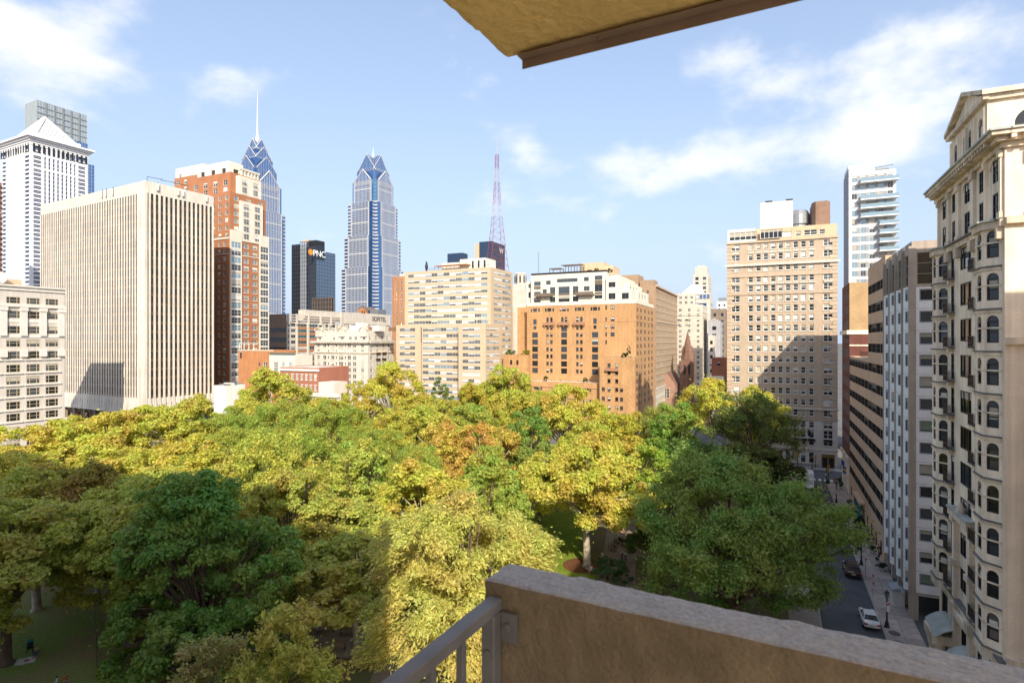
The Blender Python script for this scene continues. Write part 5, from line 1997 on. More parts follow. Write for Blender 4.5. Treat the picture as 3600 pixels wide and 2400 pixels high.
pn.part('plant_room').box(qa, qa + 6, 2, 8, zt1, zt1 + 4, HPENT)
pn.finish()
bg = glassbox('low_bronze_glass_block', 'low bronze glass block at the foot of the dark glass towers', 1098, 1165, 1172, 400, 1046, G_bronze, KDARK, 2.4, 3.3)
bg.finish()
# ================================================================ skyline towers
LB = mat('granite_bar', (.45, .45, .46), .6, .03)
GW = mat('granite_white', (.72, .71, .70), .7, .04, .1, .03)
G_lib = glass('glass_skyline_blue', (.13, .255, .47), .05, .85, .5, .15)
G_lib2 = glass('glass_skyline_teal', (.20, .37, .53), .05, .8, .5, .15)


def gable_tower(name, label, px, Y, theta, W, notch, levels, tiers, tip):
    """levels: (z0, z1, width); tiers: (half width, half depth, eave, ridge, front material)."""
    b = B(name, label, 'building', px=px, Y=Y, theta=theta)
    for li, (z0, z1, w) in enumerate(levels):
        h = w / 2
        top = li == len(levels) - 1
        n = notch * (1.0 if top else w / 26)
        b.part('glass_core').box(-h + n, h - n, -h + n, h - n, z0, z1 + (8 if top else 0), G_lib if not top else G_lib2, 'b')
        for phi in (0, 90, 180, 270):
            c, s_ = math.cos(R(phi)), math.sin(R(phi))
            F = b.face(h * s_, -h * c, phi)
            a = h - n - .2
            b.part('face_panel').hexa([F.P(-a, z0, 0), F.P(a, z0, 0), F.P(a, z0, -n - .5), F.P(-a, z0, -n - .5), F.P(-a, z1, 0), F.P(a, z1, 0), F.P(a, z1, -n - .5), F.P(-a, z1, -n - .5)], G_lib if phi in (0, 90) else LB)
            if phi not in (0, 90):
                continue
            gr = b.part('facade_grid|stuff')
            nv = int(2 * a / 2.0)
            for k in range(nv + 1):
                q = -a + 2 * a * k / nv
                wd = 1.3 if k in (0, nv) else .32
                F.slab(gr, q - wd / 2, q + wd / 2, z0, z1, -.05, .4, LB, 'kb')
            nh = int((z1 - z0) / 1.95)
            for k in range(nh + 1):
                z = z0 + (z1 - z0) * k / nh
                t_ = .30 if k % 8 else 1.3
                F.slab(gr, -a, a, z - t_ / 2, z + t_ / 2, -.05, .36, LB, 'kb')
            # banded corners either side
            if n > 0:
                for sg in (-1, 1):
                    Fb = b.face((h - n * .45) * s_, -(h - n * .45) * c, phi)
                    qa, qb = sorted((sg * a, sg * (h - .3)))
                    b.part('glass_core').hexa([Fb.P(qa, z0, 0), Fb.P(qb, z0, 0), Fb.P(qb, z0, -n), Fb.P(qa, z0, -n), Fb.P(qa, z1, 0), Fb.P(qb, z1, 0), Fb.P(qb, z1, -n), Fb.P(qa, z1, -n)], G_lib if not top else G_lib2)
                    nh2 = int((z1 - z0) / 3.9)
                    if not top:
                        for k in range(nh2 + 1):
                            z = z0 + (z1 - z0) * k / nh2
                            Fb.slab(gr, qa - .0, qb, z - .8, z + .8, -.05, .3, LB, '')
                    else:
                        for k in range(nh2 + 1):
                            z = z0 + (z1 - z0) * k / nh2
                            Fb.slab(gr, qa, qb, z - .12, z + .12, -.05, .2, LB, '')
        if li:
            pass
        b.part('setback_coping').box(-h + n * .5, h - n * .5, -h + n * .5, h - n * .5, z1 - .6, z1 + .5, LB) if not top else None
    for ti, (a, d, e, r, m_) in enumerate(tiers):
        for phi in (0, 90):
            c, s_ = math.cos(R(phi)), math.sin(R(phi))
            F0 = b.face(0, 0, phi)
            rf = b.part('crown_glass')
            P = lambda q, z, dd: F0.P(q, z, dd)
            e0 = e - (10 if ti else 6)
            rf.face([P(-a, e, d), P(0, r, d), P(0, r, -d), P(-a, e, -d)], G_lib)
            rf.face([P(a, e, -d), P(0, r, -d), P(0, r, d), P(a, e, d)], G_lib)
            for sg in (1, -1):
                dd = d * sg
                rf.face([P(-a, e0, dd), P(a, e0, dd), P(a, e, dd), P(0, r, dd), P(-a, e, dd)], m_)
            rf.face([P(-a, e0, d), P(-a, e, d), P(-a, e, -d), P(-a, e0, -d)], G_lib)
            rf.face([P(a, e0, d), P(a, e0, -d), P(a, e, -d), P(a, e, d)], G_lib)
            tr_ = b.part('crown_trim')
            wt = 1.5 if ti == 0 else .8
            for sg in (1, -1):
                tr_.bar(P(-a, e, d + .1), P(0, r + .2, d + .1), wt, LB) if sg > 0 else tr_.bar(P(a, e, d + .1), P(0, r + .2, d + .1), wt, LB)
            tr_.bar(P(-a, e, d), P(-a, e, -d), .5, LB)
            tr_.bar(P(a, e, d), P(a, e, -d), .5, LB)
            # glazing lines on slopes and gable fronts
            gl_ = b.part('crown_glazing_bar|stuff')
            for k in range(1, 8):
                t = k / 8
                for sg in (-1, 1):
                    gl_.bar(P(sg * a * (1 - t), e + (r - e) * t + .05, d), P(sg * a * (1 - t), e + (r - e) * t + .05, -d), .32, LB)
            for k in range(1, 7):
                y = -d + 2 * d * k / 7
                for sg in (-1, 1):
                    gl_.bar(P(sg * a, e + .05, y), P(0, r + .05, y), .22, LB)
            nv = int(2 * a / 2)
            for k in range(1, nv):
                q = -a + 2 * a * k / nv
                gl_.bar(P(q, e0, d + .12), P(q, e + (r - e) * (1 - abs(q) / a), d + .12), .45 if ti == 0 else .2, LB)
            for k in range(6):
                z = e0 + (e - e0) * k / 5
                gl_.bar(P(-a, z, d + .1), P(a, z, d + .1), .4 if ti == 0 else .2, LB)
    sp_ = b.part('spire')
    sp_.lathe(tip, F_white, (0, 0), 8)
    b.finish()
    return b


gable_tower('gabled_glass_skyscraper', 'blue glass skyscraper with stacked gables and a long white spire', 905, 600, 27, 36, 5.5,
            [(0, 168, 43), (168, 197, 36)],
            [(12.5, 18.2, 197, 211, G_lib), (12.5, 14, 212, 226, G_lib), (11, 10, 224, 237, G_lib), (8, 6.2, 234, 246, G_lib)],
            [(3.0, 241), (2.2, 247), (1.0, 253), (.75, 262), (.65, 270), (.5, 278), (.35, 284), (.08, 297)])
gable_tower('blunt_gabled_skyscraper', 'blue glass skyscraper with blunt gabled crown and stepped lower shoulders', 1312, 672, 27, 36, 5.5,
            [(0, 118, 56), (118, 154, 51), (154, 193, 45), (193, 219, 36)],
            [(12.5, 18.2, 219, 232, G_lib), (14.5, 11.5, 231, 252, G_lib)],
            [(2.0, 250), (1.6, 253), (.5, 257), (.08, 263)])

# ---- white granite tower with pyramid
ml = B('white_pyramid_tower', 'white granite tower with blue windows and a latticed pyramid roof', 'building', px=108, Y=512, theta=27)
mF_, mR_ = ml.face(0, 0, 0), ml.face(0, 0, 90)
mw_, md = -mF_.s_at(4), mR_.s_at(308)
mz_ = zat(500, 512)
ml.part('glass_core').box(-mw_ + .6, -.6, .6, md - .6, 0, mz_ + 4, glass('glass_granite', (.06, .11, .24), .05, .5, .7), 'b')
fg = ml.part('facade_grid|stuff')


def stripes(F, a, b_, xs, zc):
    for q, w in xs:
        F.slab(fg, q - w / 2, q + w / 2, 0, mz_, -.7, .3, GW, 'kb')
    for z, h, qa, qb in zc:
        F.slab(fg, qa, qb, z - h / 2, z + h / 2, -.7, .22, GW, 'kb')


fl_ = 3.9
nfl = int(mz_ / fl_)
# right face: corner stacks of banded windows, vertical strips between
xs = [(1.0, 2.0), (md * .2, 2.2), (md * .80, 2.2), (md - 1.0, 2.0)] + [(md * (.2 + .6 * k / 8), 1.9) for k in range(1, 8)]
zc = []
for k in range(nfl):
    zc += [(k * fl_, 1.5, 0, md * .2), (k * fl_, 1.5, md * .8, md), (k * fl_ + 1.9, .3, 0, md * .2), (k * fl_ + 1.9, .3, md * .8, md), (k * fl_, .5, md * .2, md * .8)]
stripes(mR_, 0, md, xs, zc)
for z in (mz_ - 1, mz_ - 9.5, mz_ - 22):
    mR_.slab(fg, 0, md, z - 1, z + 1, -.6, .34, GW)
    mF_.slab(fg, -mw_, 0, z - 1, z + 1, -.6, .34, GW)
xs = [(-1.0, 2.0), (-mw_ * .22, 2.2), (-mw_ * .8, 2.2), (-mw_ + 1, 2)] + [(-mw_ * (.22 + .58 * k / 9), 2.0) for k in range(1, 9)]
zc = []
for k in range(nfl):
    zc += [(k * fl_, 1.7, -mw_ * .22, 0), (k * fl_, 1.7, -mw_, -mw_ * .8), (k * fl_, .8, -mw_ * .8, -mw_ * .22)]
stripes(mF_, -mw_, 0, xs, zc)
# flared cornice
cz0 = zat(508, 512)
cn = ml.part('cornice')
for k in range(5):
    d = .6 + k * k * .24
    cn.box(-mw_ - d, d, -d, md + d, cz0 + k * 1.7, cz0 + k * 1.7 + 1.72, GW, '')
for k in range(12):
    mR_.slab(ml.part('cornice_opening|stuff'), md * (k + .6) / 12 - .9, md * (k + .6) / 12 + .7, cz0 - 5.5, cz0 + 2.5, .2, .75, G_dark)
for k in range(12):
    mF_.slab(ml.part('cornice_opening|stuff'), -mw_ * (k + .6) / 12 - .9, -mw_ * (k + .6) / 12 + .7, cz0 - 5.5, cz0 + 2.5, .2, .75, G_dark)
zc0 = cz0 + 8.6
ml.part('attic').box(-mw_ + 4, -4, 4, md - 4, zc0 - .1, zc0 + 5, GW)
pyr = ml.part('pyramid')
px0, px1, py0, py1 = -mw_ + 7, -7, 7, md - 7
ap_ = ((px0 + px1) / 2, (py0 + py1) / 2, zat(392, 530))
cr = [(px0, py0, zc0 + 5), (px1, py0, zc0 + 5), (px1, py1, zc0 + 5), (px0, py1, zc0 + 5)]
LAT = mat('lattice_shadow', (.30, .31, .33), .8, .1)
for k in range(4):
    a_, c_ = Vector(cr[k]), Vector(cr[(k + 1) % 4])
    A = Vector(ap_)
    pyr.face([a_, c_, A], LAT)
    ml.part('pyramid_lattice').bar(a_, A, 2.6, GW)
    for j in range(1, 10):
        t = j / 10
        ml.part('pyramid_lattice').bar(a_ + (c_ - a_) * t, a_ + (A - a_) * t, .9, GW)
        ml.part('pyramid_lattice').bar(a_ + (c_ - a_) * t, c_ + (A - c_) * (1 - t), .9, GW)
    ml.part('pyramid_lattice').bar(a_, c_, 2.4, GW)
ml.finish()

# ---- grey glass tower behind it
cm = B('grid_topped_glass_tower', 'tall glass tower with a grey gridded crown behind the white pyramid', 'building', px=130, Y=622, theta=27)
cF_, cR_ = cm.face(0, 0, 0), cm.face(0, 0, 90)
cw_, cd = -cF_.s_at(88), cR_.s_at(305)
ct, cb = zat(352, 622), zat(478, 640)
G_cg = glass('glass_crown_grey', (.40, .44, .46), .12, .5, .5)
CGR = mat('crown_bar', (.40, .43, .43), .5, .0)
curtain(cm, cF_, -cw_, 0, cb, ct, 2.6, 2.4, G_cg, CGR, .45)
curtain(cm, cR_, 0, cd, cb, ct, 2.6, 2.4, G_cg, CGR, .45)
for k in range(1, 6):
    cR_.slab(cm.part('crown_rib'), cd * k / 6 - .7, cd * k / 6 + .7, cb, ct, -.1, .9, mat('crown_rib', (.22, .24, .25), .5, 0))
for k in range(1, 5):
    z = cb + (ct - cb) * k / 5
    cR_.slab(cm.part('crown_rib'), 0, cd, z - .35, z + .35, -.1, .7, MATS['crown_rib'])
curtain(cm, cF_, -cw_ - .5, 0, 0, cb, 3, 4, G_lib2, CGR, .25)
curtain(cm, cR_, 0, cd + 1, 0, cb, 3, 4, G_lib, CGR, .25)
zsh = zat(552, 640)
sh = cm.face(1.0, 0, 90)
curtain(cm, sh, 0, cR_.s_at(330), 0, zsh, 3, 4, G_lib, CGR, .25)
cm.part('rear_wall').box(-cw_, -.05, .05, cd, 0, ct, CGR, 'fr')
cm.finish()
bs = simple('brown_office_sliver', 'brown office tower edge showing beside the white pyramid tower', -120, 3, 6, 420, 642, mat('far_brown', (.24, .11, .08), .9, .1), 'far_n', 3.8, 3.2, 1.6, 2.0, seed=60)
bs.finish()

# ================================================================ our own block and its neighbours (they throw the shade in the photograph)
OWN = mat('own_block_brick', (.46, .36, .24), .9, .08)
style('own', cols=3, rows=1, fw=.1, fm=F_white, inset=.2, blind=.4)
TH_O = 27.5
own = B('balcony_apartment_block', 'buff apartment block that carries the balcony, out of view', 'building', X=0, Y=0, theta=TH_O, seed=70)
ow = own.face(-2.4, -3.4, 0)
OWF = own.face(-2.4, -3.4, 180)
NEAR_H = 57.0
own.wall(own.face(0, -3.4, 180), 0, 80, 0, NEAR_H, OWN, [(4 + 5 * j, 2.2 + 2.75 * k, 3.4, 1.6, 'own') for j in range(15) for k in range(19)])
own.close(-80, 0, -26, -3.41, 0, NEAR_H, OWN, ROOF, 'k')
own.part('roof_house').box(-30, -16, -16, -5, NEAR_H - .5, NEAR_H + 6, OWN)
own.part('roof_house').box(-58, -44, -18, -8, NEAR_H - .5, NEAR_H + 4, OWN)
own.finish(limit=40)
nb_ = uv(12, 17.5)
n1 = B('corner_neighbour_block', 'stone apartment block beside the limestone house, out of view', 'building', X=nb_.x, Y=nb_.y, theta=24.6, seed=71)
n1.wall(n1.face(0, 34, -90), 0, 34, 0, 42.5, LIME, [(2 + 4 * j, 2.5 + 3.2 * k, 1.6, 2, 'lime_dh') for j in range(8) for k in range(12)])
n1.close(0.01, 26, 0, 34, 0, 42.5, LIME, ROOF, 'l')
n1.part('upper_block').box(.3, 25, -4, 21, 0, 54, LIME)
n1.finish(limit=20)
# ================================================================ ground
def sheet(name, pts, z, m, kind='structure'):
    mb = MB()
    mb.face([(p[0], p[1], z) for p in pts], m)
    o = mb.build(name)
    o['kind'] = kind
    return o


ASPH = mat('asphalt', (.085, .085, .09), .9, .18, .5, fine=.12)
PAVE = mat('pavement', (.40, .32, .27), .9, .12, .6, fine=.08)
KERB = mat('kerb_granite', (.36, .33, .29), .9, .1)
CITY = mat('city_ground', (.13, .125, .12), .95, .2, .05)


def ground_mat(name, a, b, sc, lo=.42, hi=.62, c=None):
    m = bpy.data.materials.new(name)
    m.use_nodes = True
    n, l = m.node_tree.nodes, m.node_tree.links
    p = n['Principled BSDF']
    p.inputs['Roughness'].default_value = .95
    p.inputs['Specular IOR Level'].default_value = .1
    tc = n.new('ShaderNodeTexCoord')
    t = n.new('ShaderNodeTexNoise')
    t.inputs['Scale'].default_value = sc
    t.inputs['Detail'].default_value = 6
    t.inputs['Roughness'].default_value = .62
    l.new(tc.outputs['Object'], t.inputs['Vector'])
    r = n.new('ShaderNodeValToRGB')
    r.color_ramp.elements[0].position = lo
    r.color_ramp.elements[0].color = (*a, 1)
    r.color_ramp.elements[1].position = hi
    r.color_ramp.elements[1].color = (*b, 1)
    l.new(t.outputs['Fac'], r.inputs['Fac'])
    t2 = n.new('ShaderNodeTexNoise')
    t2.inputs['Scale'].default_value = 6
    t2.inputs['Detail'].default_value = 5
    l.new(tc.outputs['Object'], t2.inputs['Vector'])
    mr = n.new('ShaderNodeMapRange')
    mr.inputs['From Min'].default_value = .3
    mr.inputs['From Max'].default_value = .7
    mr.inputs['To Min'].default_value = .65
    mr.inputs['To Max'].default_value = 1.35
    l.new(t2.outputs['Fac'], mr.inputs['Value'])
    x = n.new('ShaderNodeMix')
    x.data_type = 'RGBA'
    x.blend_type = 'MULTIPLY'
    x.inputs['Factor'].default_value = 1
    l.new(r.outputs[0], x.inputs['A'])
    l.new(mr.outputs[0], x.inputs['B'])
    l.new(x.outputs['Result'], p.inputs['Base Color'])
    return m


PARK = ground_mat('park_soil_and_grass', (.21, .145, .09), (.13, .16, .05), .10)
LAWN = ground_mat('lawn_grass', (.14, .20, .025), (.20, .25, .03), .5)
DLAWN = ground_mat('worn_lawn', (.28, .215, .12), (.22, .28, .075), .12, .38, .56)
MULCH = ground_mat('mulch', (.17, .075, .035), (.11, .05, .025), 2.0)
PATHM = mat('park_path', (.30, .225, .175), .95, .15, .5, fine=.1)

sheet('ground', [(-6000, -3000), (6000, -3000), (6000, 9000), (-6000, 9000)], 0.0, CITY)
sheet('park_ground', [uv(2, 1.8), uv(160, 1.8), uv(160, -175), uv(2, -175)], .010, PARK)
# carriageway beside the square, cross street at its end
sheet('road', [uv(-20, 11.8), uv(160, 11.8), uv(160, 5.4), uv(-20, 5.4)], .008, ASPH)
sheet('cross_street', [uv(160, 80), uv(170.5, 80), uv(170.5, -180), uv(160, -180)], .006, ASPH)
for name, v0, v1, u0, u1 in (('kerb_far_side', 11.8, 12.0, -20, 157), ('kerb_park_side', 5.2, 5.4, -20, 157)):
    mb = MB()
    a, b, c, d = uv(u0, v0), uv(u1, v0), uv(u1, v1), uv(u0, v1)
    mb.hexa([(p.x, p.y, 0) for p in (a, d, c, b)] + [(p.x, p.y, .14) for p in (a, d, c, b)], KERB)
    mb.build(name)['kind'] = 'structure'


def pavement(name, u0, u1, v0, v1, n_v, step, near):
    mb = MB()
    a, b, c, d = uv(u0, v0), uv(u1, v0), uv(u1, v1), uv(u0, v1)
    mb.hexa([(p.x, p.y, 0) for p in (a, d, c, b)] + [(p.x, p.y, .12) for p in (a, d, c, b)], mat('joint_dark', (.14, .12, .10), .95, .1))
    o = mb.build(name)
    o['kind'] = 'structure'
    cell = (v1 - v0) / n_v
    mb = MB()
    mb.box(-step / 2 + .015, step / 2 - .015, -cell / 2 + .015, cell / 2 - .015, 0, .02, PAVE, 'b')
    variants = []
    for k, t in enumerate((1.0, .88, 1.12, .95)):
        m2 = mat('paving_%d' % k, tuple(x * t for x in (.40, .325, .28)), .9, .12, .9, fine=.08)
        q = MB()
        q.box(-step / 2 + .02, step / 2 - .02, -cell / 2 + .02, cell / 2 - .02, 0, .02, m2, 'b')
        variants.append(q.mesh('paving_slab'))
    r_ = random.Random(4)
    for i in range(int((u1 - u0) / step)):
        for j in range(n_v):
            p = uv(u0 + (i + .5) * step, v0 + (j + .5) * cell, .118)
            s_ = obj('paving_slab', r_.choice(variants), o, Matrix.Translation(p) @ Matrix.Rotation(math.pi / 2 - TH, 4, 'Z'))
    return o


pavement('pavement', 60, 157, 12.0, 15.6, 2, 1.5, 1)
mbp = MB()
a, b, c, d = uv(-20, 1.8), uv(157, 1.8), uv(157, 5.2), uv(-20, 5.2)
mbp.hexa([(p.x, p.y, 0) for p in (a, d, c, b)] + [(p.x, p.y, .13) for p in (a, d, c, b)], mat('park_pavement', (.33, .26, .22), .9, .12, .6))
mbp.build('pavement')['kind'] = 'structure'
mbp = MB()
a, b, c, d = uv(170.5, -100), uv(174, -100), uv(174, 40), uv(170.5, 40)
mbp.hexa([(p.x, p.y, 0) for p in (a, d, c, b)][::-1] + [(p.x, p.y, .13) for p in (a, d, c, b)][::-1], mat('hotel_pavement', (.34, .32, .29), .9, .1))
mbp.build('pavement')['kind'] = 'structure'
# far pavement of the near corner and the manholes
for k, (u, v, r) in enumerate(((78.6, 12.9, .62), (76.2, 12.9, .60))):
    mb = MB()
    p = uv(u, v)
    mb.lathe([(r, .138), (r, .155), (r * .86, .157), (r * .84, .150), (.02, .150)], mat('manhole_iron', (.10, .09, .085), .7, .2), (p.x, p.y), 20)
    tag(mb.build('manhole_cover'), 'round iron manhole cover in the pavement, %s of two near the lamp' % ('farther' if k == 0 else 'nearer'), 'manhole', 'pavement covers')
mb = MB()
p, q = uv(72.5, 12.7), uv(74.8, 13.6)
mb.hexa([tuple(uv(u, v, z)) for z in (.135, .15) for u, v in ((72.4, 12.6), (72.4, 13.8), (74.6, 13.8), (74.6, 12.6))], MATS['manhole_iron'])
tag(mb.build('grate'), 'rectangular dark iron grate in the pavement beside the parked white car', 'grate')
mb = MB()
p = uv(92.0, 8.2)
mb.lathe([(.35, .009), (.35, .014), (.01, .014)], MATS['manhole_iron'], (p.x, p.y), 16)
tag(mb.build('manhole_cover'), 'small iron cover in the middle of the dark road', 'manhole', 'pavement covers')
# crosswalk bars
ZEB = mat('zebra_paint', (.62, .60, .56), .8, .15, 1.5)
zb_mb = sheet('crosswalk', [uv(157.5, 2.0), uv(159.9, 2.0), uv(159.9, 14), uv(157.5, 14)], .014, ASPH)
for k in range(9):
    mb = MB()
    v = 2.8 + k * 1.25
    mb.face([tuple(uv(u, vv, .019)) for u, vv in ((157.6, v), (157.6, v + .6), (159.8, v + .6), (159.8, v))], ZEB)
    mb.build('crosswalk_bar', zb_mb)

# lawns, paths and mulch of the square
sheet('lawn', [(-6, 70), (9, 74), (12, 80), (11.5, 96), (15, 112), (2, 116), (-10, 106), (-12, 84)], .016, LAWN)
sheet('worn_lawn', [(-75, 40), (-52, 34), (-26, 34), (-27, 48), (-38, 60), (-46, 68), (-58, 82), (-66, 92), (-80, 84)], .016, DLAWN)
n = 24
sheet('mulch_ring', [(10.6 + 2.9 * math.cos(2 * math.pi * k / n), 86.4 + 3.0 * math.sin(2 * math.pi * k / n)) for k in range(n)], .021, MULCH)


def path(name, pts, w, z):
    mb = MB()
    for i in range(len(pts) - 1):
        pass
    P = [Vector((x, y, 0)) for x, y in pts]
    lo, hi = [], []
    for i, p in enumerate(P):
        d = (P[min(i + 1, len(P) - 1)] - P[max(i - 1, 0)]).normalized()
        nn = Vector((-d.y, d.x, 0))
        lo.append(p - nn * w / 2)
        hi.append(p + nn * w / 2)
    for i in range(len(P) - 1):
        mb.face([(lo[i].x, lo[i].y, z), (lo[i + 1].x, lo[i + 1].y, z), (hi[i + 1].x, hi[i + 1].y, z), (hi[i].x, hi[i].y, z)], PATHM)
    mb.build(name)['kind'] = 'structure'


path('path', [(3, 40), (9.5, 62), (13.6, 76), (17.0, 90), (20.5, 106), (27, 128), (34, 148)], 5.2, .024)
path('path', [(-72, 100), (-64, 92), (-58.5, 85), (-53, 77.5), (-48, 70.5), (-42, 65), (-34, 62)], 4.2, .026)
path('path', [(-36, 66), (-28, 65.5), (-20, 64.5), (-12.5, 63.5)], 6.0, .028)
path('path', [(-13.2, 66), (-12.6, 58), (-11.0, 48), (-9, 40)], 3.4, .030)
# ================================================================ trees
def leaf_material(name, trans=.46, gloss=.35):
    m = bpy.data.materials.new(name)
    m.use_nodes = True
    n, l = m.node_tree.nodes, m.node_tree.links
    p = n['Principled BSDF']
    p.inputs['Roughness'].default_value = .5
    p.inputs['Specular IOR Level'].default_value = gloss
    oi = n.new('ShaderNodeObjectInfo')
    ge = n.new('ShaderNodeNewGeometry')
    tc = n.new('ShaderNodeTexCoord')
    nz = n.new('ShaderNodeTexNoise')
    nz.inputs['Scale'].default_value = .33
    nz.inputs['Detail'].default_value = 3
    l.new(tc.outputs['Object'], nz.inputs['Vector'])
    # turning leaves: some boughs go ochre, how much is set per tree (alpha of the object colour)
    mr = n.new('ShaderNodeMapRange')
    mr.inputs['From Min'].default_value = .46
    mr.inputs['From Max'].default_value = .64
    l.new(nz.outputs['Fac'], mr.inputs['Value'])
    ml_ = n.new('ShaderNodeMath')
    ml_.operation = 'MULTIPLY'
    l.new(mr.outputs[0], ml_.inputs[0])
    l.new(oi.outputs['Alpha'], ml_.inputs[1])
    mx = n.new('ShaderNodeMix')
    mx.data_type = 'RGBA'
    l.new(ml_.outputs[0], mx.inputs['Factor'])
    l.new(oi.outputs['Color'], mx.inputs['A'])
    mx.inputs['B'].default_value = (.36, .20, .055, 1)
    hs = n.new('ShaderNodeHueSaturation')
    h = n.new('ShaderNodeMapRange')
    h.inputs['To Min'].default_value = .475
    h.inputs['To Max'].default_value = .52
    l.new(ge.outputs['Random Per Island'], h.inputs['Value'])
    v = n.new('ShaderNodeMath')
    v.operation = 'MULTIPLY_ADD'
    v.inputs[1].default_value = 7.31
    v.inputs[2].default_value = .2
    l.new(ge.outputs['Random Per Island'], v.inputs[0])
    fr = n.new('ShaderNodeMath')
    fr.operation = 'FRACT'
    l.new(v.outputs[0], fr.inputs[0])
    v2 = n.new('ShaderNodeMapRange')
    v2.inputs['To Min'].default_value = .74
    v2.inputs['To Max'].default_value = 1.3
    l.new(fr.outputs[0], v2.inputs['Value'])
    l.new(h.outputs[0], hs.inputs['Hue'])
    l.new(v2.outputs[0], hs.inputs['Value'])
    # slow drift of tone through one crown
    n2 = n.new('ShaderNodeTexNoise')
    n2.inputs['Scale'].default_value = .22
    n2.inputs['Detail'].default_value = 2
    mp2 = n.new('ShaderNodeVectorMath')
    mp2.operation = 'ADD'
    l.new(tc.outputs['Object'], mp2.inputs[0])
    l.new(oi.outputs['Location'], mp2.inputs[1])
    l.new(mp2.outputs[0], n2.inputs['Vector'])
    h2 = n.new('ShaderNodeHueSaturation')
    r2 = n.new('ShaderNodeMapRange')
    r2.inputs['From Min'].default_value = .35
    r2.inputs['From Max'].default_value = .65
    r2.inputs['To Min'].default_value = .475
    r2.inputs['To Max'].default_value = .53
    l.new(n2.outputs['Fac'], r2.inputs['Value'])
    l.new(r2.outputs[0], h2.inputs['Hue'])
    l.new(mx.outputs['Result'], h2.inputs['Color'])
    l.new(h2.outputs[0], hs.inputs['Color'])
    l.new(hs.outputs[0], p.inputs['Base Color'])
    tr_ = n.new('ShaderNodeBsdfTranslucent')
    br = n.new('ShaderNodeMix')
    br.data_type = 'RGBA'
    br.blend_type = 'MULTIPLY'
    br.inputs['Factor'].default_value = 1
    l.new(hs.outputs[0], br.inputs['A'])
    br.inputs['B'].default_value = (1.5, 1.35, .6, 1)
    l.new(br.outputs['Result'], tr_.inputs['Color'])
    ms = n.new('ShaderNodeMixShader')
    ms.inputs[0].default_value = trans
    l.new(p.outputs[0], ms.inputs[1])
    l.new(tr_.outputs[0], ms.inputs[2])
    l.new(ms.outputs[0], n['Material Output'].inputs[0])
    return m


LEAF = leaf_material('leaf')
BARK_P = mat('bark_plane', (.36, .31, .23), .95, .35, 1.4, .1)
BARK_B = mat('bark_brown', (.15, .105, .075), .95, .25, 1.2, .2)


def rnd_dirs(n, rng):
    v = rng.normal(size=(n, 3))
    return v / np.linalg.norm(v, axis=1, keepdims=True)


